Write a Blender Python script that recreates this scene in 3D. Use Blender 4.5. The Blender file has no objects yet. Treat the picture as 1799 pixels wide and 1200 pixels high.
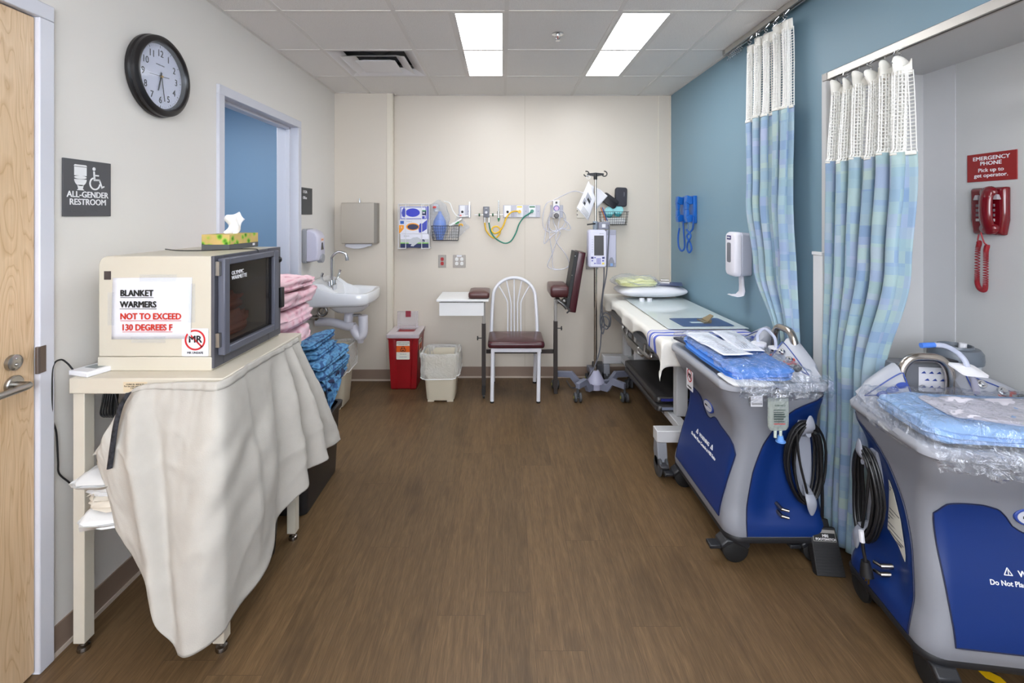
import bpy, bmesh, math, random
from mathutils import Vector, Matrix, noise
random.seed(7)
PI = math.pi
SC = bpy.context.scene
COL = SC.collection
V = Vector

# ------------------------------------------------------------------ camera, world, exposure
F, CX, CY, CH = 845.0, 883.0, 378.0, 1.49          # focal length (px), vanishing point (px), eye height (m)
cam_d = bpy.data.cameras.new('camera')
cam = bpy.data.objects.new('camera', cam_d)
COL.objects.link(cam)
cam.location = (0, 0, CH)
cam.rotation_euler = (PI / 2, 0, 0)
cam_d.sensor_width = 36
cam_d.lens = F / 1799 * 36
cam_d.shift_x = (899.5 - CX) / 1799
cam_d.shift_y = (CY - 600) / 1799
cam_d.clip_start = 0.02
SC.camera = cam
SC.view_settings.view_transform = 'Standard'
SC.view_settings.look = 'None'
SC.view_settings.gamma = 1
SC.view_settings.use_curve_mapping = False
SC.view_settings.exposure = 0.55
world = bpy.data.worlds.new('world')
SC.world = world
world.use_nodes = True
world.node_tree.nodes['Background'].inputs[0].default_value = (0.88, 0.92, 1.0, 1)
world.node_tree.nodes['Background'].inputs[1].default_value = 7.5
PANEL_POWER = 11.0                                  # radiance of the fluorescent ceiling panels
PANEL_COLOR = (0.96, 0.98, 1.0, 1)
SC.cycles.max_bounces = 8
SC.cycles.transparent_max_bounces = 24
SC.cycles.caustics_reflective = False
SC.cycles.caustics_refractive = False
SC.cycles.sample_clamp_indirect = 6


def PX(px, py, Y):
    return V(((px - CX) / F * Y, Y, CH + (CY - py) / F * Y))


# ------------------------------------------------------------------ materials
def lin(c):
    return tuple((x / 255 / 12.92 if x / 255 <= 0.04045 else ((x / 255 + 0.055) / 1.055) ** 2.4) for x in c[:3]) + (1,)


MATS = {}


class NT:
    def __init__(s, name):
        s.m = bpy.data.materials.new(name)
        s.m.use_nodes = True
        s.t = s.m.node_tree
        s.b = s.t.nodes['Principled BSDF']
        s.out = s.t.nodes['Material Output']

    def n(s, kind, **kw):
        x = s.t.nodes.new(kind)
        for k, v in kw.items():
            if k.startswith('i_'):
                x.inputs[k[2:].replace('_', ' ')].default_value = v
            else:
                setattr(x, k, v)
        return x

    def l(s, a, ao, b, bi):
        s.t.links.new(a.outputs[ao], b.inputs[bi])

    def ramp(s, stops, interp='LINEAR'):
        r = s.n('ShaderNodeValToRGB')
        r.color_ramp.interpolation = interp
        e = r.color_ramp.elements
        while len(e) < len(stops):
            e.new(0.5)
        for k, (p, c) in enumerate(stops):
            e[k].position = p
            e[k].color = c
        return r

    def bump(s, src, so, strength, dist=0.002):
        b = s.n('ShaderNodeBump')
        b.inputs['Strength'].default_value = strength
        b.inputs['Distance'].default_value = dist
        s.l(src, so, b, 'Height')
        s.l(b, 'Normal', s.b, 'Normal')


def mat(name, col=(200, 200, 200), rough=0.5, metal=0.0, spec=0.5, bump=0.0, bscale=200.0, vary=0.0, vscale=6.0, coat=0.0, alpha=1.0, sheen=0.0, stretch=None):
    if name in MATS:
        return MATS[name]
    g = NT(name)
    b = g.b
    c = lin(col)
    b.inputs['Base Color'].default_value = c
    b.inputs['Roughness'].default_value = rough
    b.inputs['Metallic'].default_value = metal
    b.inputs['Specular IOR Level'].default_value = spec
    b.inputs['Coat Weight'].default_value = coat
    b.inputs['Sheen Weight'].default_value = sheen
    b.inputs['Alpha'].default_value = alpha
    tc = g.n('ShaderNodeTexCoord')
    src = tc
    so = 'Object'
    if stretch:
        mp = g.n('ShaderNodeMapping')
        mp.inputs['Scale'].default_value = stretch
        g.l(tc, 'Object', mp, 'Vector')
        src, so = mp, 'Vector'
    if vary:
        nz = g.n('ShaderNodeTexNoise')
        nz.inputs['Scale'].default_value = vscale
        nz.inputs['Detail'].default_value = 4
        g.l(src, so, nz, 'Vector')
        lo = tuple(x * (1 - vary) for x in c[:3]) + (1,)
        hi = tuple(min(1, x * (1 + vary)) for x in c[:3]) + (1,)
        r = g.ramp([(0.3, lo), (0.7, hi)])
        g.l(nz, 'Fac', r, 'Fac')
        g.l(r, 'Color', b, 'Base Color')
    if bump:
        nz = g.n('ShaderNodeTexNoise')
        nz.inputs['Scale'].default_value = bscale
        nz.inputs['Detail'].default_value = 3
        g.l(src, so, nz, 'Vector')
        g.bump(nz, 'Fac', bump)
    MATS[name] = g.m
    return g.m


def emit(name, col, power):
    if name in MATS:
        return MATS[name]
    g = NT(name)
    g.b.inputs['Base Color'].default_value = (0.9, 0.9, 0.9, 1)
    g.b.inputs['Emission Color'].default_value = col
    g.b.inputs['Emission Strength'].default_value = power
    MATS[name] = g.m
    return g.m


def film(name, tint=(235, 240, 245), clear=0.8, rough=0.12, spec=1.0, crumple=0.8, scale=14.0, glossy=False):
    """clear plastic sheet: mostly transparent, glossy, crumpled; a little milky"""
    if name in MATS:
        return MATS[name]
    g = NT(name)
    g.b.inputs['Base Color'].default_value = lin(tint)
    g.b.inputs['Roughness'].default_value = rough
    g.b.inputs['Specular IOR Level'].default_value = spec
    tr = g.n('ShaderNodeBsdfTransparent')
    tr.inputs['Color'].default_value = (0.97, 0.98, 1, 1)
    mx = g.n('ShaderNodeMixShader')
    lw_ = g.n('ShaderNodeLayerWeight')
    lw_.inputs['Blend'].default_value = 0.5
    fr = g.n('ShaderNodeMath', operation='POWER')
    fr.inputs[1].default_value = 3.0
    g.l(lw_, 'Facing', fr, 0)
    mt = g.n('ShaderNodeMath', operation='MULTIPLY_ADD')
    mt.inputs[1].default_value = 0.6
    mt.inputs[2].default_value = 1 - clear
    mt.use_clamp = True
    g.l(fr, 'Value', mt, 0)
    g.l(mt, 'Value', mx, 0)
    g.l(tr, 'BSDF', mx, 1)
    src = g.b
    if glossy:
        src = g.n('ShaderNodeBsdfGlossy')
        src.inputs['Roughness'].default_value = rough
        src.inputs['Color'].default_value = (0.95, 0.97, 1, 1)
    g.l(src, 'BSDF', mx, 2)
    g.l(mx, 'Shader', g.out, 'Surface')
    if crumple:
        tc = g.n('ShaderNodeTexCoord')
        nz = g.n('ShaderNodeTexNoise')
        nz.inputs['Scale'].default_value = scale
        nz.inputs['Detail'].default_value = 5
        nz.inputs['Distortion'].default_value = 1.5
        g.l(tc, 'Object', nz, 'Vector')
        g.bump(nz, 'Fac', crumple, 0.02)
        if glossy:
            g.t.links.new(g.b.inputs['Normal'].links[0].from_socket, src.inputs['Normal'])
            g.t.links.new(g.b.inputs['Normal'].links[0].from_socket, lw_.inputs['Normal'])
    MATS[name] = g.m
    return g.m


# ------------------------------------------------------------------ mesh builder
def frame_of(d):
    d = V(d).normalized()
    a = V((0, 0, 1)) if abs(d.z) < 0.9 else V((1, 0, 0))
    x = d.cross(a).normalized()
    return x, d.cross(x).normalized()


def catmull(pts, n=6, closed=False):
    pts = [V(p) for p in pts]
    if len(pts) < 3:
        return pts
    out = []
    N = len(pts)
    for i in range(N if closed else N - 1):
        if closed:
            p0, p1, p2, p3 = pts[i - 1], pts[i], pts[(i + 1) % N], pts[(i + 2) % N]
        else:
            p1, p2 = pts[i], pts[i + 1]
            p0 = pts[i - 1] if i else p1 * 2 - p2
            p3 = pts[i + 2] if i + 2 < N else p2 * 2 - p1
        for k in range(n):
            t = k / n
            out.append(0.5 * ((2 * p1) + (p2 - p0) * t + (2 * p0 - 5 * p1 + 4 * p2 - p3) * t * t + (3 * p1 - p0 - 3 * p2 + p3) * t ** 3))
    if not closed:
        out.append(pts[-1])
    return out


class MB:
    def __init__(s):
        s.v = []
        s.f = []
        s.mi = []
        s.uv = {}
        s.T = Matrix.Identity(4)
        s.cur = 0

    def add(s, vs, fs, mi=None):
        o = len(s.v)
        s.v += [s.T @ V(p) for p in vs]
        for f in fs:
            s.f.append(tuple(i + o for i in f))
            s.mi.append(s.cur if mi is None else mi)
        return s

    def box(s, x0, y0, z0, x1, y1, z1, top=None):
        """top=(dx,dy): the top face is inset by that much on each side"""
        a, b = top or (0, 0)
        x0, x1 = min(x0, x1), max(x0, x1)
        y0, y1 = min(y0, y1), max(y0, y1)
        z0, z1 = min(z0, z1), max(z0, z1)
        vs = [(x0, y0, z0), (x1, y0, z0), (x1, y1, z0), (x0, y1, z0), (x0 + a, y0 + b, z1), (x1 - a, y0 + b, z1), (x1 - a, y1 - b, z1), (x0 + a, y1 - b, z1)]
        return s.add(vs, [(0, 3, 2, 1), (4, 5, 6, 7), (0, 1, 5, 4), (1, 2, 6, 5), (2, 3, 7, 6), (3, 0, 4, 7)])

    def rings(s, rings, cap=True, closed=False):
        n = len(rings[0])
        vs = [p for r in rings for p in r]
        fs = []
        m = len(rings)
        for i in range(m if closed else m - 1):
            j = (i + 1) % m
            for k in range(n):
                fs.append((i * n + k, i * n + (k + 1) % n, j * n + (k + 1) % n, j * n + k))
        if cap and not closed:
            fs.append(tuple(range(n - 1, -1, -1)))
            fs.append(tuple((m - 1) * n + k for k in range(n)))
        return s.add(vs, fs)

    def cyl(s, p0, p1, r0, r1=None, n=20, cap=True):
        r1 = r0 if r1 is None else r1
        p0, p1 = V(p0), V(p1)
        x, y = frame_of(p1 - p0)
        return s.rings([[p + (x * math.cos(2 * PI * k / n) + y * math.sin(2 * PI * k / n)) * r for k in range(n)] for p, r in ((p0, r0), (p1, r1))], cap)

    def tube(s, pts, r, n=10, smooth=6, closed=False, flat=1.0):
        P = catmull(pts, smooth, closed) if smooth else [V(p) for p in pts]
        x = None
        R = []
        N = len(P)
        for i, p in enumerate(P):
            d = (P[(i + 1) % N] - P[i - 1]) if closed else (P[min(i + 1, N - 1)] - P[max(i - 1, 0)])
            if d.length < 1e-9:
                d = V((0, 0, 1))
            d.normalize()
            if x is None:
                x, _ = frame_of(d)
            x = (x - d * x.dot(d))
            if x.length < 1e-6:
                x, _ = frame_of(d)
            x.normalize()
            y = d.cross(x)
            rr = r(i / (N - 1)) if callable(r) else r
            R.append([p + (x * math.cos(2 * PI * k / n) + y * math.sin(2 * PI * k / n) * flat) * rr for k in range(n)])
        return s.rings(R, True, closed)

    def lathe(s, prof, c=(0, 0, 0), axis='z', n=28, cap=True):
        """prof: (radius, height) pairs"""
        c = V(c)
        M = {'z': lambda a, b, h: V((a, b, h)), 'x': lambda a, b, h: V((h, a, b)), 'y': lambda a, b, h: V((b, h, a))}[axis]
        return s.rings([[c + M(r * math.cos(2 * PI * k / n), r * math.sin(2 * PI * k / n), h) for k in range(n)] for r, h in prof], cap)

    def sphere(s, c, r, n=20, m=12):
        rx, ry, rz = (r, r, r) if not hasattr(r, '__len__') else r
        c = V(c)
        return s.rings([[c + V((rx * math.sin(max(0.02, min(PI - 0.02, PI * i / m))) * math.cos(2 * PI * k / n), ry * math.sin(max(0.02, min(PI - 0.02, PI * i / m))) * math.sin(2 * PI * k / n), -rz * math.cos(PI * i / m))) for k in range(n)] for i in range(m + 1)])

    def torus(s, c, R, r, axis='z', n=32, m=10, a0=0, a1=2 * PI):
        c = V(c)
        M = {'z': lambda a, b: V((a, b, 0)), 'x': lambda a, b: V((0, a, b)), 'y': lambda a, b: V((b, 0, a))}[axis]
        full = abs(a1 - a0 - 2 * PI) < 1e-6
        cnt = n if full else n + 1
        return s.tube([c + M(R * math.cos(a0 + (a1 - a0) * k / n), R * math.sin(a0 + (a1 - a0) * k / n)) for k in range(cnt)], r, m, 0, full)

    def prism(s, poly, a, b, plane='xy'):
        """polygon in a plane, extruded from a to b along the third axis"""
        M = {'xy': lambda p, h: (p[0], p[1], h), 'xz': lambda p, h: (p[0], h, p[1]), 'yz': lambda p, h: (h, p[0], p[1])}[plane]
        n = len(poly)
        vs = [M(p, a) for p in poly] + [M(p, b) for p in poly]
        return s.add(vs, [tuple(range(n - 1, -1, -1)), tuple(range(n, 2 * n))] + [(k, (k + 1) % n, n + (k + 1) % n, n + k) for k in range(n)])

    def grid(s, fn, nu, nv, u0=0, u1=1, v0=0, v1=1, wrap=False, uvs=None):
        vs = []
        o = len(s.v)
        for j in range(nv + 1):
            for i in range(nu + (0 if wrap else 1)):
                u, w = u0 + (u1 - u0) * i / nu, v0 + (v1 - v0) * j / nv
                vs.append(fn(u, w))
                if uvs:
                    s.uv[o + len(vs) - 1] = uvs(u, w)
        k = nu + (0 if wrap else 1)
        fs = []
        for j in range(nv):
            for i in range(nu):
                a = i
                b = (i + 1) % k
                fs.append((j * k + a, j * k + b, (j + 1) * k + b, (j + 1) * k + a))
        return s.add(vs, fs)


def top_of(o):
    while o.parent:
        o = o.parent
    return o


def base_point(vs):
    lo = V((min(v.x for v in vs), min(v.y for v in vs), min(v.z for v in vs)))
    hi = V((max(v.x for v in vs), max(v.y for v in vs), max(v.z for v in vs)))
    return V(((lo.x + hi.x) / 2, (lo.y + hi.y) / 2, lo.z))


def obj(name, b, m, parent=None, bevel=0.0, segs=2, smooth=38, label=None, solid=0.0, sub=0, wire=0.0, local=False, off=-1.0):
    """link the builder's shapes as ONE mesh object; coordinates are the room's unless local"""
    vs = b.v
    if parent is not None:
        if not local:
            inv = ROOTM[top_of(parent).name].inverted()
            vs = [inv @ v for v in vs]
        org = V((0, 0, 0))
    else:
        org = base_point(vs)
        vs = [v - org for v in vs]
    me = bpy.data.meshes.new(name)
    me.from_pydata([tuple(v) for v in vs], [], b.f)
    if b.uv:
        lay = me.uv_layers.new(name='UVMap')
        for lp in me.loops:
            lay.data[lp.index].uv = b.uv.get(lp.vertex_index, (0, 0))
    ms = m if isinstance(m, (list, tuple)) else [m]
    for x in ms:
        me.materials.append(x)
    if len(ms) > 1:
        me.polygons.foreach_set('material_index', b.mi)
    bm = bmesh.new()
    bm.from_mesh(me)
    bmesh.ops.recalc_face_normals(bm, faces=bm.faces)
    bm.to_mesh(me)
    bm.free()
    if smooth:
        me.shade_smooth()
        me.set_sharp_from_angle(angle=math.radians(smooth))
    o = bpy.data.objects.new(name, me)
    COL.objects.link(o)
    o.location = org
    if parent is not None:
        o.parent = parent
    else:
        ROOTM[o.name] = Matrix.Translation(org)
    if solid:
        md = o.modifiers.new('solid', 'SOLIDIFY')
        md.thickness = solid
        md.offset = off
    if wire:
        md = o.modifiers.new('wire', 'WIREFRAME')
        md.thickness = wire
        md.use_even_offset = False
    if bevel:
        md = o.modifiers.new('bevel', 'BEVEL')
        md.width = bevel
        md.segments = segs
        md.limit_method = 'ANGLE'
        md.angle_limit = math.radians(40)
        md.use_clamp_overlap = True
    if sub:
        md = o.modifiers.new('sub', 'SUBSURF')
        md.levels = md.render_levels = sub
    if label:
        o['label'] = label
    return o


ROOTM = {}


def thing(name, label, cat, loc=(0, 0, 0), rotz=0.0, group=None):
    o = bpy.data.objects.new(name, None)
    o.empty_display_size = 0.05
    COL.objects.link(o)
    o.location = loc
    o.rotation_euler = (0, 0, rotz)
    ROOTM[o.name] = Matrix.Translation(V(loc)) @ Matrix.Rotation(rotz, 4, 'Z')
    return tag(o, label, cat, group)


def tag(o, label, cat, group=None):
    o['label'] = label
    o['category'] = cat
    if group:
        o['group'] = group
    return o


def struct(o):
    o['kind'] = 'structure'
    return o


def dup(root, loc, label=None, rotz=None):
    r = root.copy()
    COL.objects.link(r)
    r.location = loc
    if rotz is not None:
        r.rotation_euler = (0, 0, rotz)
    if label:
        r['label'] = label
    ROOTM[r.name] = Matrix.Translation(V(loc)) @ Matrix.Rotation(r.rotation_euler[2], 4, 'Z')
    for ch in list(root.children):
        c = ch.copy()
        COL.objects.link(c)
        c.parent = r
        for g in list(ch.children):
            d = g.copy()
            COL.objects.link(d)
            d.parent = c
    return r


def text(name, s, size, m, parent, at, xd, yd, align='CENTER', bold=0.0, ext=0.0004, space=1.0, local=False, wide=1.0, line=1.0):
    """lettering as a mesh of its own: at = baseline point, xd/yd = reading and up directions"""
    cu = bpy.data.curves.new('t', 'FONT')
    cu.body = s
    cu.size = size
    cu.align_x = align
    cu.extrude = ext
    cu.space_character = space
    cu.space_line = line
    cu.resolution_u = 3
    t = bpy.data.objects.new('t', cu)
    COL.objects.link(t)
    dg = bpy.context.evaluated_depsgraph_get()
    me = bpy.data.meshes.new_from_object(t.evaluated_get(dg))
    bpy.data.objects.remove(t)
    bpy.data.curves.remove(cu)
    xd, yd = V(xd).normalized(), V(yd).normalized()
    zd = xd.cross(yd)
    b = MB()
    sh = [(0, 0)] if not bold else [(-bold, 0), (bold, 0), (0, bold * 0.7), (0, -bold * 0.7)]
    for k, (ax, ay) in enumerate(sh):
        b.add([V(at) + xd * (v.co.x * wide + ax) + yd * (v.co.y + ay) + zd * (v.co.z + 0.00012 * k) for v in me.vertices], [tuple(p.vertices) for p in me.polygons])
    bpy.data.meshes.remove(me)
    return obj(name, b, m, parent, local=local, smooth=0)


def arc(cx, cy, r, a0, a1, n=10):
    return [(cx + r * math.cos(a0 + (a1 - a0) * k / n), cy + r * math.sin(a0 + (a1 - a0) * k / n)) for k in range(n + 1)]


def rrect(x0, y0, x1, y1, r, n=5):
    return (arc(x1 - r, y1 - r, r, 0, PI / 2, n) + arc(x0 + r, y1 - r, r, PI / 2, PI, n) + arc(x0 + r, y0 + r, r, PI, 1.5 * PI, n) + arc(x1 - r, y0 + r, r, 1.5 * PI, 2 * PI, n))


def nz(p, s=1.0, o=0.0):
    return noise.noise(V(p) * s + V((o, o * 1.7, o * 0.3)))


def lerp(a, b, t):
    return a + (b - a) * t


def poly_at(P, t):
    """point at fraction t along a polyline by index, smooth"""
    x = max(0, min(0.99999, t)) * (len(P) - 1)
    i = int(x)
    t = x - i
    p1, p2 = P[i], P[i + 1]
    p0 = P[i - 1] if i else p1 * 2 - p2
    p3 = P[i + 2] if i + 2 < len(P) else p2 * 2 - p1
    return 0.5 * ((2 * p1) + (p2 - p0) * t + (2 * p0 - 5 * p1 + 4 * p2 - p3) * t * t + (3 * p1 - p0 - 3 * p2 + p3) * t ** 3)


def interp(tab, x):
    if x <= tab[0][0]:
        return tab[0][1]
    for (a, b), (c, d) in zip(tab, tab[1:]):
        if x <= c:
            t = (x - a) / (c - a)
            t = t * t * (3 - 2 * t)
            return b + (d - b) * t
    return tab[-1][1]


# shared materials
WHITE = mat('white_paint', (232, 232, 236), 0.4)
CHROME = mat('chrome', (205, 207, 210), 0.12, 1.0)
STEEL = mat('brushed_steel', (170, 168, 165), 0.32, 1.0, bump=0.05, bscale=60, stretch=(1, 1, 30))
BLACK = mat('black_plastic', (22, 22, 24), 0.4)
DARK = mat('dark_grey_plastic', (52, 52, 56), 0.45)
GREY = mat('grey_plastic', (128, 130, 140), 0.45)
IVORY = mat('ivory_enamel', (204, 197, 181), 0.35, vary=0.02)
INK = mat('black_ink', (18, 18, 20), 0.6)
RED_INK = mat('red_ink', (200, 45, 25), 0.6)
PAPER = mat('white_paper', (222, 222, 228), 0.7)
WHITE_INK = mat('white_ink', (238, 238, 240), 0.6)
RUBBER = mat('black_rubber', (16, 16, 17), 0.7)
CLEAR = film('clear_plastic', clear=0.72, crumple=0.0, rough=0.08)
# ================================================================== the setting
HC = 2.587                         # ceiling height
XL, XR = -1.515, 1.544             # left and right wall planes
YB, YBL = 4.416, 4.333             # back wall, and the part of it left of the corner strip
YN = -1.7                          # rear end of the room behind the camera, open to sky fill
XN, ZN = 2.03, 2.17                # niche back wall and niche ceiling
YN0, YN1 = 2.322, -0.2             # niche ends

wall_m = mat('cream_wall_paint', (230, 226, 220), 0.55, bump=0.06, bscale=350)
blue_m = mat('blue_wall_paint', (120, 150, 166), 0.5, bump=0.06, bscale=350)
panel_m = mat('cream_wall_panel', (212, 203, 190), 0.4, bump=0.02, bscale=200)
niche_m = mat('white_wall_paint', (206, 206, 206), 0.5, bump=0.05, bscale=350)
office_m = mat('office_blue_paint', (122, 152, 180), 0.55)
base_m = mat('taupe_vinyl_base', (140, 120, 106), 0.45)
cove_m = mat('pale_base_bead', (196, 182, 168), 0.45)
frame_m = mat('door_frame_paint', (212, 213, 222), 0.35)


def floor_material():
    g = NT('wood_plank_vinyl')
    tc = g.n('ShaderNodeTexCoord')
    sp = g.n('ShaderNodeSeparateXYZ')
    g.l(tc, 'Object', sp, 'Vector')
    dv = g.n('ShaderNodeMath', operation='DIVIDE')
    dv.inputs[1].default_value = 0.178
    g.l(sp, 'X', dv, 0)
    fl = g.n('ShaderNodeMath', operation='FLOOR')
    g.l(dv, 'Value', fl, 0)
    wn = g.n('ShaderNodeTexWhiteNoise', noise_dimensions='1D')
    g.l(fl, 'Value', wn, 'W')
    ya = g.n('ShaderNodeMath', operation='MULTIPLY_ADD')
    ya.inputs[1].default_value = 1.22
    g.l(wn, 'Value', ya, 0)
    g.l(sp, 'Y', ya, 2)
    mp = g.n('ShaderNodeCombineXYZ')
    g.l(ya, 'Value', mp, 'X')
    g.l(sp, 'X', mp, 'Y')
    br = g.n('ShaderNodeTexBrick')
    br.offset = 0.0
    br.inputs['Scale'].default_value = 1
    br.inputs['Brick Width'].default_value = 1.22
    br.inputs['Row Height'].default_value = 0.178
    br.inputs['Mortar Size'].default_value = 0.0007
    br.inputs['Mortar Smooth'].default_value = 0.3
    br.inputs['Color1'].default_value = (0.0, 0.0, 0.0, 1)
    br.inputs['Color2'].default_value = (1, 1, 1, 1)
    br.inputs['Mortar'].default_value = (0.5, 0.5, 0.5, 1)
    g.l(mp, 'Vector', br, 'Vector')
    # each plank shifts the grain
    comb = g.n('ShaderNodeVectorMath', operation='MULTIPLY_ADD')
    comb.inputs[1].default_value = (13, 7, 3)
    g.l(br, 'Color', comb, 0)
    g.l(tc, 'Object', comb, 2)
    sc = g.n('ShaderNodeMapping')
    sc.inputs['Scale'].default_value = (34, 2.6, 1)
    g.l(comb, 'Vector', sc, 'Vector')
    n1 = g.n('ShaderNodeTexNoise')
    n1.inputs['Scale'].default_value = 1.6
    n1.inputs['Detail'].default_value = 6
    n1.inputs['Roughness'].default_value = 0.65
    n1.inputs['Distortion'].default_value = 0.9
    g.l(sc, 'Vector', n1, 'Vector')
    sc2 = g.n('ShaderNodeMapping')
    sc2.inputs['Scale'].default_value = (230, 9.0, 1)
    g.l(comb, 'Vector', sc2, 'Vector')
    n2 = g.n('ShaderNodeTexNoise')
    n2.inputs['Scale'].default_value = 2.0
    n2.inputs['Detail'].default_value = 4
    g.l(sc2, 'Vector', n2, 'Vector')
    r1 = g.ramp([(0.28, lin((88, 69, 47))), (0.5, lin((102, 81, 56))), (0.72, lin((116, 93, 65)))])
    g.l(n1, 'Fac', r1, 'Fac')
    r2 = g.ramp([(0.32, (0.72, 0.72, 0.72, 1)), (0.68, (1.16, 1.12, 1.12, 1))])
    g.l(n2, 'Fac', r2, 'Fac')
    m1 = g.n('ShaderNodeMix', data_type='RGBA', blend_type='MULTIPLY')
    m1.inputs[0].default_value = 0.8
    g.t.links.new(r1.outputs['Color'], m1.inputs[6])
    g.t.links.new(r2.outputs['Color'], m1.inputs[7])
    # knots / dark patches
    sc3 = g.n('ShaderNodeMapping')
    sc3.inputs['Scale'].default_value = (7, 2.2, 1)
    g.l(comb, 'Vector', sc3, 'Vector')
    n3 = g.n('ShaderNodeTexNoise')
    n3.inputs['Scale'].default_value = 1.3
    n3.inputs['Detail'].default_value = 2
    g.l(sc3, 'Vector', n3, 'Vector')
    r3 = g.ramp([(0.24, (0.62, 0.62, 0.64, 1)), (0.42, (1, 1, 1, 1))])
    g.l(n3, 'Fac', r3, 'Fac')
    m2 = g.n('ShaderNodeMix', data_type='RGBA', blend_type='MULTIPLY')
    m2.inputs[0].default_value = 0.8
    g.t.links.new(m1.outputs[2], m2.inputs[6])
    g.t.links.new(r3.outputs['Color'], m2.inputs[7])
    # plank tone
    r4 = g.ramp([(0.0, (0.88, 0.88, 0.88, 1)), (1.0, (1.06, 1.05, 1.04, 1))])
    g.l(br, 'Color', r4, 'Fac')
    m3 = g.n('ShaderNodeMix', data_type='RGBA', blend_type='MULTIPLY')
    m3.inputs[0].default_value = 1
    g.t.links.new(m2.outputs[2], m3.inputs[6])
    g.t.links.new(r4.outputs['Color'], m3.inputs[7])
    m4 = g.n('ShaderNodeMix', data_type='RGBA', blend_type='MIX')
    g.t.links.new(br.outputs['Fac'], m4.inputs[0])
    g.t.links.new(m3.outputs[2], m4.inputs[6])
    m4.inputs[7].default_value = lin((70, 54, 38))
    g.t.links.new(m4.outputs[2], g.b.inputs['Base Color'])
    g.b.inputs['Roughness'].default_value = 0.42
    g.b.inputs['Specular IOR Level'].default_value = 0.35
    g.bump(n2, 'Fac', 0.12, 0.001)
    return g.m


def tile_material():
    g = NT('mineral_ceiling_tile')
    tc = g.n('ShaderNodeTexCoord')
    n1 = g.n('ShaderNodeTexNoise')
    n1.inputs['Scale'].default_value = 320
    n1.inputs['Detail'].default_value = 2
    g.l(tc, 'Object', n1, 'Vector')
    r = g.ramp([(0.36, lin((206, 202, 199))), (0.5, lin((238, 235, 232)))])
    g.l(n1, 'Fac', r, 'Fac')
    g.l(r, 'Color', g.b, 'Base Color')
    g.b.inputs['Roughness'].default_value = 0.9
    g.bump(n1, 'Fac', 0.3, 0.002)
    return g.m


def maple_material():
    g = NT('maple_veneer')
    tc = g.n('ShaderNodeTexCoord')
    mp = g.n('ShaderNodeMapping')
    mp.inputs['Scale'].default_value = (6, 6, 0.7)
    g.l(tc, 'Object', mp, 'Vector')
    n1 = g.n('ShaderNodeTexNoise')
    n1.inputs['Scale'].default_value = 1.4
    n1.inputs['Detail'].default_value = 3
    n1.inputs['Distortion'].default_value = 0.4
    g.l(mp, 'Vector', n1, 'Vector')
    wv = g.n('ShaderNodeMath', operation='MULTIPLY')
    wv.inputs[1].default_value = 22
    g.l(n1, 'Fac', wv, 0)
    fr = g.n('ShaderNodeMath', operation='FRACT')
    g.l(wv, 'Value', fr, 0)
    r = g.ramp([(0.0, lin((196, 160, 120))), (0.1, lin((216, 184, 146))), (0.75, lin((222, 192, 156))), (1.0, lin((206, 172, 132)))])
    g.l(fr, 'Value', r, 'Fac')
    n2 = g.n('ShaderNodeTexNoise')
    n2.inputs['Scale'].default_value = 30
    mp2 = g.n('ShaderNodeMapping')
    mp2.inputs['Scale'].default_value = (6, 6, 0.3)
    g.l(tc, 'Object', mp2, 'Vector')
    g.l(mp2, 'Vector', n2, 'Vector')
    r2 = g.ramp([(0.3, (0.93, 0.92, 0.9, 1)), (0.7, (1.03, 1.03, 1.03, 1))])
    g.l(n2, 'Fac', r2, 'Fac')
    m1 = g.n('ShaderNodeMix', data_type='RGBA', blend_type='MULTIPLY')
    m1.inputs[0].default_value = 1
    g.t.links.new(r.outputs['Color'], m1.inputs[6])
    g.t.links.new(r2.outputs['Color'], m1.inputs[7])
    g.t.links.new(m1.outputs[2], g.b.inputs['Base Color'])
    g.b.inputs['Roughness'].default_value = 0.35
    return g.m


# floor
b = MB()
b.box(-3.4, YN, -0.06, 2.2, 5.0, 0.0)
struct(obj('floor', b, floor_material(), smooth=0))

# doors in the left wall: (frame outer y0, y1, outer top z)
D1 = (0.56, 1.61, 2.185)
D2 = (2.545, 3.586, 2.187)
FW = 0.052                         # face width of a door frame
b = MB()
T = 0.13
edges = [YN, D1[0] + 0.02, D1[1] - 0.02, D2[0] + 0.02, D2[1] - 0.02, YB + 0.12]
b.box(XL - T, edges[0], 0, XL, edges[1], HC + 0.1)
b.box(XL - T, edges[1], D1[2] - 0.02, XL, edges[2], HC + 0.1)
b.box(XL - T, edges[2], 0, XL, edges[3], HC + 0.1)
b.box(XL - T, edges[3], D2[2] - 0.02, XL, edges[4], HC + 0.1)
b.box(XL - T, edges[4], 0, XL, edges[5], HC + 0.1)
struct(obj('wall_left', b, wall_m, smooth=0))
# back wall with its two depths and panel joint strips
b = MB()
b.box(XL, YBL, 0, -0.995, YB + 0.12, HC + 0.1)
b.box(-0.995, YB, 0, XR + 0.12, YB + 0.12, HC + 0.1)
struct(obj('wall_back', b, panel_m, smooth=0))
strip_m = mat('cream_joint_strip', (222, 214, 198), 0.35)
b = MB()
b.box(-1.042, YBL - 0.006, 0.101, -0.998, YBL, HC)
b.box(-0.998, YBL - 0.006, 0.101, -0.988, YBL + 0.03, HC)
struct(obj('trim_1', b, strip_m, bevel=0.002))
b = MB()
b.box(1.425, YB - 0.004, 0.09, 1.433, YB, HC)
struct(obj('trim_2', b, strip_m))
b = MB()
b.box(XR - 0.008, YB - 0.008, 0.09, XR, YB, HC)
struct(obj('trim_3', b, strip_m))
seam_m = mat('panel_seam', (186, 176, 158), 0.5)
b = MB()
b.box(0.203, YB - 0.0015, 0.09, 0.206, YB, HC)
struct(obj('trim_4', b, seam_m))
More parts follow.
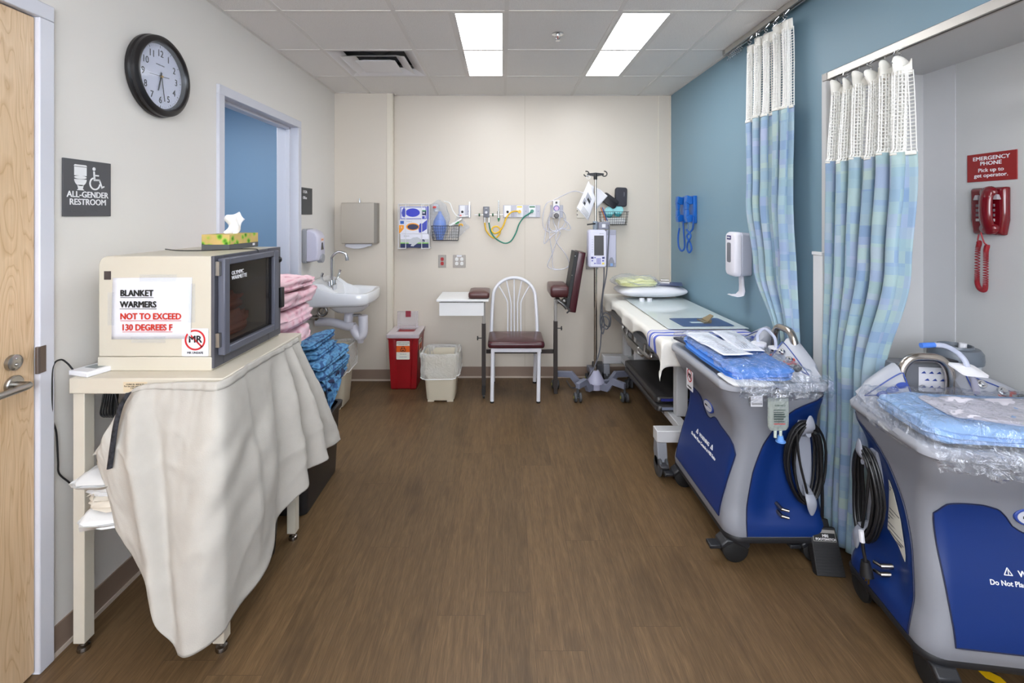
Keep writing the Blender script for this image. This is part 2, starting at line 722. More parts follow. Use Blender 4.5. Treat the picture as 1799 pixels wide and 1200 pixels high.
# right wall with the niche
b = MB()
b.box(XR, YN0, 0, XR + 0.12, YB + 0.12, HC + 0.1)
b.box(XR, YN1, ZN, XR + 0.12, YN0, HC + 0.1)
b.box(XR, YN, 0, XR + 0.12, YN1, HC + 0.1)
struct(obj('wall_right', b, blue_m, smooth=0))
b = MB()
b.box(XR + 0.002, YN0 - 0.004, 0, XN, YN0 + 0.06, ZN)          # far cheek
b.box(XR + 0.002, YN1 - 0.06, 0, XN, YN1, ZN)
b.box(XN, YN1 - 0.06, 0, XN + 0.1, YN0 + 0.06, ZN + 0.1)
b.box(XR + 0.002, YN1, ZN - 0.004, XN, YN0, ZN + 0.06)         # soffit
struct(obj('wall_niche', b, niche_m, smooth=0))
b = MB()
b.box(XR - 0.004, YN0 - 0.03, 0, XR + 0.03, YN0 + 0.002, ZN)
struct(obj('trim_5', b, niche_m, bevel=0.004))
guard_m = mat('white_corner_guard', (226, 226, 226), 0.35)
b = MB()
b.box(XR - 0.014, YN0 - 0.02, 0.09, XR, YN0 + 0.05, 1.30)
b.box(XR - 0.018, YN0 - 0.022, 1.295, XR, YN0 + 0.055, 1.312)
struct(obj('trim_6', b, guard_m, bevel=0.003))
b = MB()
b.box(XN - 0.0025, 2.155, 0.09, XN, YN0, ZN)
struct(obj('trim_7', b, mat('niche_panel', (212, 212, 214), 0.45)))
# unseen half-height rear wall, added to keep sky fill off low fronts
b = MB()
b.box(XL - 0.1, YN - 0.1, 0, XN + 0.2, YN, 1.25)
struct(obj('rear_light_block', b, wall_m, smooth=0))
# the small office seen through the open doorway
b = MB()
b.box(-3.4, 4.62, 0, XL - T, 4.72, HC)
b.box(-3.5, 2.1, 0, -3.4, 4.72, HC)
b.box(-3.4, 2.0, 0, XL - T, 2.1, HC)
b.box(-3.4, 2.1, HC - 0.02, XL - T, 4.62, HC + 0.05)
struct(obj('wall_office', b, office_m, smooth=0))

# base boards: taupe cove with a pale bead at the floor
def baseboard(name, segs):
    b = MB()
    for x0, y0, x1, y1 in segs:
        b.box(x0, y0, 0, x1, y1, 0.1)
    o = struct(obj(name, b, base_m))
    b = MB()
    for x0, y0, x1, y1 in segs:
        dx, dy = abs(x1 - x0), abs(y1 - y0)
        if dx > dy:
            b.box(x0, min(y0, y1) - 0.006, 0, x1, max(y0, y1), 0.014)
        else:
            s = 0.006 if x0 < 0 else -0.006
            b.box(x0 + (s if s < 0 else 0), y0, 0, x1 + (s if s > 0 else 0), y1, 0.014)
    obj('floor_bead', b, cove_m, o)


baseboard('baseboard_left', [(XL, D1[1], XL + 0.006, D2[0]), (XL, D2[1], XL + 0.006, YBL), (XL, YN, XL + 0.006, D1[0])])
baseboard('baseboard_back', [(XL, YBL - 0.006, -0.99, YBL), (-0.99, YB - 0.006, XR, YB)])
baseboard('baseboard_right', [(XR - 0.006, YN0 + 0.05, XR, YB)])
baseboard('baseboard_niche', [(XN - 0.006, YN1, XN, YN0)])

# ------------------------------------------------------------------ ceiling: tiles, tee grid, lights, diffuser
GX = [XL, -1.198, -0.588, 0.022, 0.631, 1.241, XR]
GY = [YB, 3.813, 3.203, 2.594, 1.984, 1.374, 0.765, 0.155, -0.455, -1.065, YN]
LIGHTS = [(-0.283, 0.022, 2.594, 3.813), (0.631, 0.936, 2.594, 3.813), (-0.283, 0.022, -0.455, 0.765), (0.631, 0.936, -0.455, 0.765)]
VENT = (-1.198, -0.588, 3.203, 3.813)
tile_m = tile_material()
tee_m = mat('white_ceiling_tee', (222, 218, 214), 0.45)
b = MB()
gb = MB()
for i in range(len(GX) - 1):
    for j in range(len(GY) - 1):
        x0, x1, y1, y0 = GX[i], GX[i + 1], GY[j], GY[j + 1]
        if VENT[0] - 0.01 < x0 < VENT[1] - 0.01 and VENT[2] - 0.01 < y0 < VENT[3] - 0.01:
            continue
        for L in LIGHTS:
            if L[2] - 0.01 < y0 and y1 < L[3] + 0.01 and x0 < L[1] - 0.01 and x1 > L[0] + 0.01:
                if abs(x0 - L[0]) < 0.02:
                    x0 = L[1]
                else:
                    x1 = L[0]
        b.box(x0 + 0.009, y0 + 0.009, HC + 0.003, x1 - 0.009, y1 - 0.009, HC + 0.022)
b.box(XL - 0.05, YN, HC + 0.10, XR + 0.05, YB, HC + 0.14)
struct(obj('ceiling', b, tile_m, bevel=0.002, segs=1))
for x in GX[1:-1]:
    gb.box(x - 0.012, YN, HC, x + 0.012, YB, HC + 0.022)
for y in GY[1:-1]:
    for i in range(len(GX) - 1):
        gb.box(GX[i] + 0.012 * (i > 0), y - 0.012, HC + 0.0005, GX[i + 1] - 0.012, y + 0.012, HC + 0.022)
for L in LIGHTS:
    x = L[0] if abs(L[1] - 0.022) < 0.01 else L[1]
    gb.box(x - 0.012, L[2], HC, x + 0.012, L[3], HC + 0.022)
gb.box(XL, YN, HC, XL + 0.02, YBL, HC + 0.022)
gb.box(XR - 0.02, YN, HC, XR, YB, HC + 0.022)
gb.box(-0.995, YB - 0.02, HC, XR, YB, HC + 0.022)
gb.box(XL, YBL - 0.02, HC, -0.985, YBL, HC + 0.022)
gb.box(-0.995, YBL - 0.02, HC, -0.975, YB, HC + 0.022)
struct(obj('trim_8', gb, tee_m))
em = emit('lit_panel', PANEL_COLOR, PANEL_POWER)
LN = ['lit white ceiling panel left of the sprinkler', 'lit white ceiling panel right of the sprinkler, nearer the blue wall']
for k, (x0, x1, y0, y1) in enumerate(LIGHTS):
    lab = LN[k] if k < 2 else 'lit white ceiling panel behind the viewer'
    t = thing('ceiling_light', lab, 'light', ((x0 + x1) / 2, (y0 + y1) / 2, HC), 0, 'fluorescent ceiling panels' if k > 1 else None)
    b = MB()
    x0, x1 = x0 + 0.013, x1 - 0.013
    y0, y1 = y0 + 0.013, y1 - 0.013
    b.box(x0, y0, HC, x0 + 0.012, y1, HC + 0.05)
    b.box(x1 - 0.012, y0, HC, x1, y1, HC + 0.05)
    b.box(x0 + 0.012, y0, HC, x1 - 0.012, y0 + 0.012, HC + 0.05)
    b.box(x0 + 0.012, y1 - 0.012, HC, x1 - 0.012, y1, HC + 0.05)
    b.box(x0, y0, HC + 0.05, x1, y1, HC + 0.06)
    obj('frame', b, tee_m, t)
    b = MB()
    b.box(x0 + 0.012, y0 + 0.012, HC + 0.003, x1 - 0.012, y1 - 0.012, HC + 0.007)
    obj('diffuser', b, em, t)
# an ordinary panel lights the office
t = thing('ceiling_light', 'lit ceiling panel inside the blue office', 'light', (-2.6, 3.2, HC - 0.03))
b = MB()
b.box(-2.9, 2.6, HC - 0.04, -2.3, 3.8, HC - 0.02)
obj('diffuser', b, emit('office_lit_panel', (1, 1, 1, 1), PANEL_POWER * 0.85), t)

# air diffuser: nested square louvres in one cell
t = thing('air_diffuser', 'white square ceiling air vent with nested louvres near the left wall', 'vent', ((VENT[0] + VENT[1]) / 2, (VENT[2] + VENT[3]) / 2, HC))
vm = mat('vent_enamel', (232, 230, 232), 0.4)
cx_, cy_ = (VENT[0] + VENT[1]) / 2, (VENT[2] + VENT[3]) / 2
def louvre(h0, z0, h1, z1, th=0.004):
    b = MB()
    b.rings([[V((cx_ + sx * h, cy_ + sy * h, z)) for sx, sy in ((-1, -1), (1, -1), (1, 1), (-1, 1))] for h, z in ((h0, z0), (h1, z1), (h1 - th, z1 + 0.001), (h0 - th * 2, z0 + 0.0015))], cap=False, closed=True)
    return b
obj('outer_louvre', louvre(0.293, HC + 0.0, 0.215, HC + 0.035), vm, t, smooth=0)
obj('middle_louvre', louvre(0.222, HC - 0.012, 0.145, HC + 0.022), vm, t, smooth=0)
b = louvre(0.14, HC - 0.016, 0.09, HC + 0.01)
b.box(cx_ - 0.137, cy_ - 0.137, HC - 0.016, cx_ + 0.137, cy_ + 0.137, HC - 0.012)
obj('centre_plate', b, vm, t, smooth=0)
b = MB()
b.box(cx_ - 0.292, cy_ - 0.292, HC + 0.09, cx_ + 0.292, cy_ + 0.292, HC + 0.095)
for a in (1, -1):
    b.tube([(cx_ - 0.16, cy_ - 0.16 * a, HC + 0.06), (cx_ + 0.16, cy_ + 0.16 * a, HC + 0.06)], 0.008, 8, 0)
obj('duct', b, mat('dark_duct', (70, 72, 78), 0.7), t, smooth=0)
# sprinkler head
P = PX(980, 62, 845 * (HC - CH) / (378 - 60))
t = thing('sprinkler_head', 'small chrome sprinkler head in the ceiling tile between the two lights', 'sprinkler', (P.x, P.y, HC - 0.04))
b = MB()
b.lathe([(0.002, 0.003), (0.036, 0.003), (0.036, -0.002), (0.028, -0.006), (0.014, -0.004), (0.012, -0.012), (0.003, -0.012)], (P.x, P.y, HC))
obj('escutcheon', b, CHROME, t)
b = MB()
for s in (-1, 1):
    b.tube([(P.x + s * 0.010, P.y, HC - 0.01), (P.x + s * 0.012, P.y, HC - 0.022), (P.x + s * 0.003, P.y, HC - 0.034)], 0.0022, 8)
b.cyl((P.x, P.y, HC - 0.030), (P.x, P.y, HC - 0.038), 0.004)
b.lathe([(0.002, -0.040), (0.013, -0.0395), (0.013, -0.037), (0.002, -0.0365)], (P.x, P.y, HC))
obj('deflector', b, CHROME, t)
b = MB()
b.cyl((P.x, P.y, HC - 0.012), (P.x, P.y, HC - 0.031), 0.002)
obj('glass_bulb', b, mat('red_bulb', (170, 30, 25), 0.2), t)

# ------------------------------------------------------------------ door frames and doors
def door_frame(o, y0, y1, zt):
    b = MB()
    xo, xi = XL + 0.016, XL - T - 0.016
    for a, c in ((y0, y0 + FW), (y1 - FW, y1)):
        b.box(xi, a, 0, xo, c, zt - FW)
    b.box(xi, y0, zt - FW, xo, y1, zt)
    # stop
    xs0, xs1 = XL - 0.075, XL - 0.045
    b.box(xs0, y0 + FW, 0, xs1, y0 + FW + 0.016, zt - FW)
    b.box(xs0, y1 - FW - 0.016, 0, xs1, y1 - FW, zt - FW)
    b.box(xs0, y0 + FW, zt - FW - 0.016, xs1, y1 - FW, zt - FW)
    obj('frame', b, frame_m, o, bevel=0.003)


d1 = thing('door_1', '', 'door', (XL, (D1[0] + D1[1]) / 2, 0))
for k in ('label', 'category'):
    del d1[k]
struct(d1)
door_frame(d1, *D1)
b = MB()
b.box(XL - 0.044, D1[0] + FW + 0.003, 0.012, XL + 0.001, D1[1] - FW - 0.003, D1[2] - FW - 0.004)
obj('leaf', b, maple_material(), d1, bevel=0.002)
sat = mat('satin_chrome', (168, 166, 162), 0.28, 1.0)
def lw(px, X=XL):
    return F * X / (px - CX)
yL, zL = lw(22), 0.99
zL = CH + (CY - 676) / F * lw(22)
h = MB()
h.lathe([(0.003, 0), (0.028, 0), (0.028, 0.008), (0.025, 0.011), (0.003, 0.011)], (XL + 0.001, yL, zL), 'x')
h.cyl((XL + 0.01, yL, zL), (XL + 0.05, yL, zL), 0.010)
h.tube([(XL + 0.048, yL + 0.0, zL), (XL + 0.058, yL - 0.012, zL), (XL + 0.06, yL - 0.05, zL), (XL + 0.06, yL - 0.105, zL), (XL + 0.05, yL - 0.125, zL), (XL + 0.03, yL - 0.128, zL)], 0.0105, 14)
obj('lever_handle', h, sat, d1)
zD = CH + (CY - 637) / F * lw(20)
h = MB()
h.lathe([(0.003, 0), (0.024, 0), (0.024, 0.012), (0.021, 0.014), (0.003, 0.014)], (XL + 0.001, lw(20), zD), 'x')
h.sphere((XL + 0.016, lw(20), zD - 0.006), (0.006, 0.005, 0.005))
h.sphere((XL + 0.015, lw(21), zD + 0.012), (0.003, 0.003, 0.003))
obj('thumb_turn', h, sat, d1)
b = MB()
zh = CH + (CY - 632) / F * 1.56
b.box(XL + 0.012, D1[1] - FW - 0.002, zh - 0.043, XL + 0.0185, D1[1] - FW + 0.020, zh + 0.043)
b.cyl((XL + 0.014, D1[1] - FW - 0.004, zh - 0.043), (XL + 0.014, D1[1] - FW - 0.004, zh + 0.043), 0.007)
obj('hinge', b, mat('bronze', (112, 100, 94), 0.4, 0.8), d1, bevel=0.001)

d2 = thing('door_2', '', 'door', (XL, (D2[0] + D2[1]) / 2, 0))
for k in ('label', 'category'):
    del d2[k]
struct(d2)
door_frame(d2, *D2)
b = MB()
yj = D2[1] - FW
zs = 0.99
b.box(XL - 0.043, yj - 0.002, zs - 0.06, XL - 0.008, yj + 0.001, zs + 0.06)
b.box(XL - 0.010, yj - 0.004, zs - 0.03, XL + 0.012, yj + 0.001, zs + 0.03)
obj('strike_plate', b, mat('dark_bronze', (70, 58, 46), 0.4, 0.8), d2)
b = MB()
b.box(XL - 0.034, yj - 0.0025, zs - 0.022, XL - 0.016, yj - 0.001, zs + 0.022)
obj('strike_hole', b, BLACK, d2)
# ================================================================== left side: clock, signs, warmer on its stand, gowns
def YL(px, X=XL):
    return F * X / (px - CX)


def ZL(py, Y):
    return CH + (CY - py) / F * Y


LX, LY, UP = (0, 1, 0), None, (0, 0, 1)
# ---------------------------------------------------------------- wall clock
cy0, cz0, R = 2.095, 2.093, 0.176
t = thing('wall_clock', 'round black-rimmed wall clock with white face high on the left wall', 'clock', (XL, cy0, cz0 - R))
b = MB()
b.lathe([(0.02, 0.0), (0.168, 0.0), (R, 0.006), (R, 0.018), (0.170, 0.024), (0.174, 0.028), (0.172, 0.040), (0.162, 0.049), (0.150, 0.050), (0.142, 0.042), (0.137, 0.022), (0.02, 0.022)], (XL, cy0, cz0), 'x', 64)
obj('case', b, mat('clock_case', (24, 22, 24), 0.3), t)
b = MB()
b.lathe([(0.001, 0.0222), (0.1375, 0.0222), (0.1375, 0.024), (0.001, 0.024)], (XL, cy0, cz0), 'x', 64)
dial = obj('dial', b, mat('clock_dial', (226, 226, 238), 0.5), t)
for k in range(12):
    n = 12 if k == 0 else k
    a = PI / 2 - k * PI / 6
    r = 0.101
    text('numeral', str(n), 0.041, INK, dial, (XL + 0.0243, cy0 + r * math.cos(a), cz0 + r * math.sin(a) - 0.014), LX, UP, bold=0.0003, wide=0.95)
b = MB()
for k in range(60):
    a = k * PI / 30
    big = k % 5 == 0
    c, s_ = math.cos(a), math.sin(a)
    w = 0.0013 if big else 0.0005
    r0, r1 = (0.125, 0.134) if big else (0.128, 0.133)
    q = [(r0, -w), (r1, -w), (r1, w), (r0, w)]
    b.prism([(cy0 + r_ * c - e * s_, cz0 + r_ * s_ + e * c) for r_, e in q], XL + 0.024, XL + 0.0245, 'yz')
obj('minute_marks', b, INK, dial, smooth=0)
text('maker_name', 'HOWARD MILLER', 0.0062, INK, dial, (XL + 0.0243, cy0, cz0 + 0.048), LX, UP)


def hand(name, ang, l0, l1, w, x, m):
    c, s_ = math.cos(ang), math.sin(ang)
    b = MB()
    b.prism([(cy0 + r_ * c - e * s_, cz0 + r_ * s_ + e * c) for r_, e in ((-l0, -w), (l1, -w * 0.7), (l1, w * 0.7), (-l0, w))], x, x + 0.0012, 'yz')
    obj(name, b, m, t, smooth=0)


def clk(h):
    return PI / 2 - h / 12 * 2 * PI


hand('hour_hand', clk(6.47), 0.018, 0.066, 0.0035, XL + 0.027, INK)
hand('minute_hand', clk(12 * 28.3 / 60), 0.018, 0.106, 0.0028, XL + 0.030, INK)
hand('second_hand', clk(12 * 44.3 / 60), 0.042, 0.078, 0.0012, XL + 0.033, INK)
b = MB()
b.cyl((XL + 0.026, cy0, cz0), (XL + 0.035, cy0, cz0), 0.005)
obj('centre_pin', b, mat('brass', (190, 150, 70), 0.3, 1.0), t)
b = MB()
b.lathe([(0.001, 0.0415), (0.1425, 0.0415), (0.1425, 0.043), (0.001, 0.043)], (XL, cy0, cz0), 'x', 48)
obj('glass', b, film('clock_glass', clear=0.97, crumple=0, rough=0.02, spec=0.5), t)

# ---------------------------------------------------------------- restroom sign
sign_m = mat('charcoal_sign', (82, 82, 86), 0.5)
y0, y1, z0, z1 = 1.652, 1.853, 1.486, 1.688
t = thing('restroom_sign', 'dark grey wall sign reading ALL-GENDER RESTROOM with toilet and wheelchair symbols', 'sign', (XL, (y0 + y1) / 2, z0))
b = MB()
b.box(XL, y0, z0, XL + 0.006, y1, z1)
pl = obj('plate', b, sign_m, t, bevel=0.001)
xs = XL + 0.0064
text('lettering', 'ALL-GENDER\nRESTROOM', 0.0305, WHITE_INK, pl, (xs, (y0 + y1) / 2, z0 + 0.068), LX, UP, bold=0.0006, line=0.88, wide=0.98)
b = MB()
def yz(poly, x=xs):
    b.prism(poly, x - 0.0004, x + 0.0006, 'yz')
ty, tz = y0 + 0.066, z0 + 0.098        # toilet symbol
yz([(ty - 0.024, tz + 0.047), (ty + 0.026, tz + 0.047), (ty + 0.026, tz + 0.078), (ty - 0.024, tz + 0.078)])
yz([(ty - 0.026, tz + 0.080), (ty + 0.028, tz + 0.080), (ty + 0.024, tz + 0.086), (ty - 0.022, tz + 0.086)])
yz([(ty + 0.025 * math.cos(PI + k * PI / 14) + 0.001, tz + 0.034 + 0.024 * math.sin(PI + k * PI / 14)) for k in range(15)])
yz([(ty + 0.001 + 0.025 * math.cos(k * PI / 12), tz + 0.041 + 0.006 * math.sin(k * PI / 12)) for k in range(24)])
yz([(ty - 0.012, tz + 0.014), (ty + 0.014, tz + 0.014), (ty + 0.010, tz), (ty + 0.017, tz - 0.005), (ty - 0.014, tz - 0.005), (ty - 0.008, tz)])
obj('toilet_symbol', b, WHITE_INK, pl, smooth=0)
b = MB()
wy, wz = y0 + 0.128, z0 + 0.098         # wheelchair symbol
b.T = Matrix.Translation((xs, 0, 0))
R0 = [(wy + 0.024 * math.cos(a), wz + 0.022 + 0.024 * math.sin(a)) for a in [math.radians(110 + k * 13) for k in range(20)]]
R1 = [(wy + 0.0185 * math.cos(a), wz + 0.022 + 0.0185 * math.sin(a)) for a in [math.radians(110 + k * 13) for k in range(20)]]
for k in range(19):
    b.prism([R0[k], R0[k + 1], R1[k + 1], R1[k]], -0.0004, 0.0006, 'yz')
b.prism(arc(wy - 0.004, wz + 0.076, 0.0065, 0, 2 * PI, 16)[:-1], -0.0004, 0.0006, 'yz')
for q in ([(wy - 0.007, wz + 0.067), (wy - 0.001, wz + 0.067), (wy + 0.002, wz + 0.036), (wy - 0.005, wz + 0.032)],
          [(wy - 0.003, wz + 0.055), (wy + 0.017, wz + 0.055), (wy + 0.017, wz + 0.050), (wy - 0.002, wz + 0.050)],
          [(wy - 0.004, wz + 0.039), (wy + 0.021, wz + 0.039), (wy + 0.021, wz + 0.033), (wy - 0.004, wz + 0.032)],
          [(wy + 0.016, wz + 0.038), (wy + 0.022, wz + 0.038), (wy + 0.034, wz + 0.010), (wy + 0.029, wz + 0.006)],
          [(wy + 0.029, wz + 0.011), (wy + 0.041, wz + 0.016), (wy + 0.042, wz + 0.011), (wy + 0.029, wz + 0.005)]):
    b.prism(q, -0.0004, 0.0006, 'yz')
obj('wheelchair_symbol', b, WHITE_INK, pl, smooth=0)
b = MB()
random.seed(3)
for k in range(22):
    if k in (4, 11):
        continue
    for dz in (0, 0.004, 0.008):
        if random.random() < 0.55:
            b.sphere((XL + 0.006, y0 + 0.03 + k * 0.0066, z0 + 0.016 + dz), 0.0012, 6, 4)
obj('braille_dots', b, sign_m, pl)

# small room sign by the doorway
y0, y1, z0, z1 = 3.616, 3.815, 1.495, 1.70
t = thing('room_sign', 'small charcoal room sign reading Office between doorway and sink corner', 'sign', (XL, (y0 + y1) / 2, z0))
b = MB()
b.box(XL, y0, z0, XL + 0.006, y1, z1)
pl = obj('plate', b, mat('charcoal_sign_dark', (64, 66, 68), 0.5), t, bevel=0.001)
text('number', '1153A', 0.030, WHITE_INK, pl, (XL + 0.0064, y0 + 0.016, z1 - 0.042), LX, UP, 'LEFT', bold=0.0006)
text('lettering', 'Office', 0.030, WHITE_INK, pl, (XL + 0.0064, y0 + 0.016, z1 - 0.087), LX, UP, 'LEFT', bold=0.0006)

# ---------------------------------------------------------------- stand with skirt
TX0, TX1, TY0, TY1, TZ = -1.462, -0.94, 1.62, 2.25, 0.94
t = thing('warmer_stand', 'cream metal stand with slanted-skirt cloth and one shelf under the blanket warmer', 'table', ((TX0 + TX1) / 2, (TY0 + TY1) / 2, 0))
enamel = mat('cream_enamel', (208, 200, 184), 0.4, vary=0.03, vscale=9)
b = MB()
b.box(TX0, TY0, TZ - 0.053, TX1, TY1, TZ)
top = obj('top', b, enamel, t, bevel=0.004)
b = MB()
b.box(TX0 + 0.185, TY0 - 0.0008, TZ - 0.046, TX0 + 0.265, TY0, TZ - 0.012)
lab = obj('warning_label', b, mat('tan_label', (212, 194, 164), 0.6), top, smooth=0)
text('lettering', 'CLINICAL SERVICES\nFor use only with warmer\nCAUTION', 0.007, INK, lab, (TX0 + 0.225, TY0 - 0.0012, TZ - 0.022), (1, 0, 0), UP, line=0.9)
for x in (TX0 + 0.004, TX1 - 0.045):
    for y in (TY0 + 0.012, TY1 - 0.055):
        b = MB()
        b.box(x, y, 0.034, x + 0.039, y + 0.041, TZ - 0.053)
        lg = obj('leg', b, enamel, t, bevel=0.002)
        b = MB()
        b.lathe([(0.004, 0.0), (0.019, 0.0), (0.020, 0.004), (0.018, 0.014), (0.010, 0.018), (0.008, 0.036), (0.002, 0.036)], (x + 0.02, y + 0.02, 0))
        obj('levelling_foot', b, mat('nickel', (150, 145, 140), 0.25, 1.0), lg)
b = MB()
b.box(TX0 + 0.02, TY0 + 0.018, 0.445, TX1 - 0.02, TY1 - 0.02, 0.472)
obj('shelf', b, enamel, t, bevel=0.002)

canvas = mat('unbleached_canvas', (184, 179, 171), 0.85, bump=0.25, bscale=260, vary=0.05, vscale=14, sheen=0.1)
cols = [  # top and bottom points of the hanging cloth (room coordinates through the eye point)
    (PX(226, 690, 1.600), PX(172, 812, 1.575)),
    (PX(250, 676, 1.600), PX(204, 925, 1.555)),
    (PX(300, 672, 1.600), PX(262, 1028, 1.530)),
    (PX(345, 670, 1.600), PX(318, 1142, 1.500)),
    (PX(391, 668, 1.603), PX(396, 1108, 1.535)),
    (PX(440, 637, 1.785), PX(470, 985, 1.840)),
    (PX(485, 614, 1.985), PX(520, 868, 2.030)),
    (PX(505, 603, 2.090), PX(562, 812, 2.190)),
    (PX(522, 593, 2.185), PX(598, 772, 2.370)),
]
tops = [c[0] for c in cols]
bots = [c[1] for c in cols]


def skirt(u, v):
    a, c = poly_at(tops, u), poly_at(bots, u)
    x_ = min(7.9999, u * 8)
    i_ = int(x_)
    c = c.lerp(bots[i_].lerp(bots[i_ + 1], x_ - i_), 0.75)
    p = a.lerp(c, v)
    # outward direction: toward the viewer on the near side, toward the aisle on the right side
    k = max(0.0, min(1.0, (u - 0.42) / 0.2))
    out = V((0, -1, 0)).lerp(V((1, 0, 0)), k).normalized()
    q = V((u * 4, v * 2, 0))
    n1 = nz(q, 1.0)
    f = 0.026 * math.sin(v * PI) * (1 if u < 0.6 else 0.4)
    # soft vertical folds that deepen downwards, with rounded crests and tighter valleys
    def fold(c0, c1, w, a, v0=0.0):
        d = (u - lerp(c0, c1, v)) / w
        return a * math.exp(-d * d) * min(1, max(0, v - v0) / 0.35)
    f += fold(0.10, 0.30, 0.045, 0.030) - fold(0.17, 0.36, 0.035, 0.022)
    f += fold(0.47, 0.42, 0.10, 0.030) - fold(0.585, 0.52, 0.05, 0.020, 0.1)
    f += fold(0.66, 0.60, 0.05, 0.022, 0.1) - fold(0.735, 0.70, 0.03, 0.035)
    f += fold(0.79, 0.77, 0.03, 0.030) - fold(0.84, 0.835, 0.022, 0.040) + fold(0.885, 0.89, 0.022, 0.030) - fold(0.93, 0.94, 0.02, 0.030)
    f += 0.016 * n1 * min(1, v * 2.5) + 0.005 * nz(q, 2.6, 4) * min(1, v * 4) + 0.0016 * nz(q, 9, 9)
    f += (0.5 - abs(nz(V((u * 7 + v * 2, v * 3.2 - u * 2, 0)), 1.0, 11))) ** 3 * 0.05 * min(1, v * 3)
    f += (0.5 - abs(nz(V((u * 14 - v * 4, v * 8, 0)), 1.0, 5))) ** 3 * 0.022 * min(1, v * 3) * max(0, nz(q, 1.3, 8) + 0.3)
    # slack wrinkles across the middle of the cloth
    d = (u - 0.55) * 2.2 + (v - 0.45) * 1.3
    f += 0.006 * math.sin(d * 22 + 2.5 * nz(q, 1.6)) * math.exp(-((u - 0.52) / 0.16) ** 2 - ((v - 0.38) / 0.2) ** 2)
    f += 0.002 * math.sin(u * 120 + 3 * nz(q, 3)) * math.exp(-v * 9)
    return p + out * f


b = MB()
b.grid(skirt, 130, 90)
sk = obj('skirt', b, canvas, t, solid=0.0022, smooth=60)
b = MB()
b.grid(lambda u, v: skirt(u, v * 0.034) + (V((0, -0.003, 0)) if u < 0.5 else V((0.003, 0, 0))), 130, 3)
obj('hem', b, canvas, sk, solid=0.002, smooth=60)
# hook-and-loop strip on the cloth's left edge, and the turned-back corner behind it
b = MB()
Pv = [PX(229, 688, 1.570), PX(215, 712, 1.560), PX(206, 745, 1.552), PX(200, 785, 1.545), PX(195, 822, 1.540)]
def strip(u, v):
    p = poly_at(Pv, v)
    return p + V((0.019 * (u - 0.5), -0.006 - 0.004 * math.sin(PI * u), 0.004 * (u - 0.5)))
b.grid(strip, 4, 20)
obj('hook_strip', b, mat('worn_black_velcro', (40, 40, 46), 0.9, vary=0.9, vscale=70), sk, solid=0.002, smooth=60)
b = MB()
C4 = [PX(220, 706, 1.60), PX(204, 745, 1.595), PX(162, 800, 1.60), PX(200, 803, 1.585)]
def flap(u, v):
    p = C4[0].lerp(C4[1], u).lerp(C4[2].lerp(C4[3], u), v)
    return p + V((0, 0.012 * math.sin(v * PI), 0.003 * math.sin(u * 9)))
b.grid(flap, 14, 20)
obj('flap', b, canvas, sk, solid=0.002, smooth=60)

# ---------------------------------------------------------------- blanket warmer
WX0, WX1, WY0, WY1, WZ0, WZ1 = -1.428, -1.03, 1.70, 2.205, TZ, 1.345
t = thing('blanket_warmer', 'cream box-shaped blanket warmer with dark glass door on the stand', 'blanket warmer', ((WX0 + WX1) / 2, (WY0 + WY1) / 2, TZ))
b = MB()
pr = [(WX0, WZ0 + 0.05), (WX1, WZ0 + 0.05), (WX1, WZ1)] + [(x, z) for x, z in arc(WX0 + 0.035, WZ1 - 0.035, 0.035, PI / 2, PI, 8)]
inn = [(WX0 + 0.02, WZ0 + 0.065), (WX1, WZ0 + 0.065), (WX1, WZ1 - 0.02), (WX0 + 0.02, WZ1 - 0.02)]
b.prism(pr, WY0, WY0 + 0.018, 'xz')
b.prism(pr, WY1 - 0.018, WY1, 'xz')
b.box(WX0 + 0.035, WY0 + 0.018, WZ1 - 0.015, WX1, WY1 - 0.018, WZ1)
b.box(WX0, WY0 + 0.018, WZ0 + 0.05, WX0 + 0.012, WY1 - 0.018, WZ1 - 0.035)
b.rings([[V((x, y, z)) for x, z in arc(WX0 + 0.035, WZ1 - 0.035, 0.035, PI / 2, PI, 8) + arc(WX0 + 0.035, WZ1 - 0.035, 0.02, PI, PI / 2, 8)] for y in (WY0 + 0.018, WY1 - 0.018)], cap=False)
b.box(WX0, WY0 + 0.018, WZ0 + 0.05, WX1, WY1 - 0.018, WZ0 + 0.065)
obj('cabinet', b, IVORY, t, bevel=0.003)
b = MB()
b.box(WX0 - 0.002, WY0 - 0.003, WZ0, WX1 + 0.004, WY1, WZ0 + 0.049)
obj('base', b, IVORY, t, bevel=0.003)
fp = mat('slate_plastic', (78, 78, 86), 0.42)
gx = WX1 + 0.012
b = MB()
oy0, oy1, oz0, oz1 = 1.755, 2.09, 1.02, 1.305
b.box(WX1, WY0 - 0.002, WZ0 + 0.008, gx, oy0, WZ1)
b.box(WX1, oy1, WZ0 + 0.008, gx, WY1, WZ1)
b.box(WX1, oy0, WZ0 + 0.008, gx, oy1, oz0)
b.box(WX1, oy0, oz1, gx, oy1, WZ1)
obj('face_plate', b, fp, t, bevel=0.002)
b = MB()
dx0, dx1 = gx, gx + 0.026
dy0, dy1, dz0, dz1 = 1.718, 2.135, 0.988, 1.335
b.box(dx0, dy0, dz0, dx1, 1.752, dz1)
b.box(dx0, 2.095, dz0, dx1, dy1, dz1)
b.box(dx0, 1.752, dz0, dx1, 2.095, 1.016)
b.box(dx0, 1.752, 1.31, dx1, 2.095, dz1)
dr = obj('door', b, mat('door_slate', (92, 94, 106), 0.4), t, bevel=0.004)
g = NT('smoked_glass')
g.b.inputs['Base Color'].default_value = (0.01, 0.01, 0.012, 1)
g.b.inputs['Roughness'].default_value = 0.06
tr = g.n('ShaderNodeBsdfTransparent')
tr.inputs['Color'].default_value = (0.8, 0.78, 0.76, 1)
mx = g.n('ShaderNodeMixShader')
mx.inputs[0].default_value = 0.32
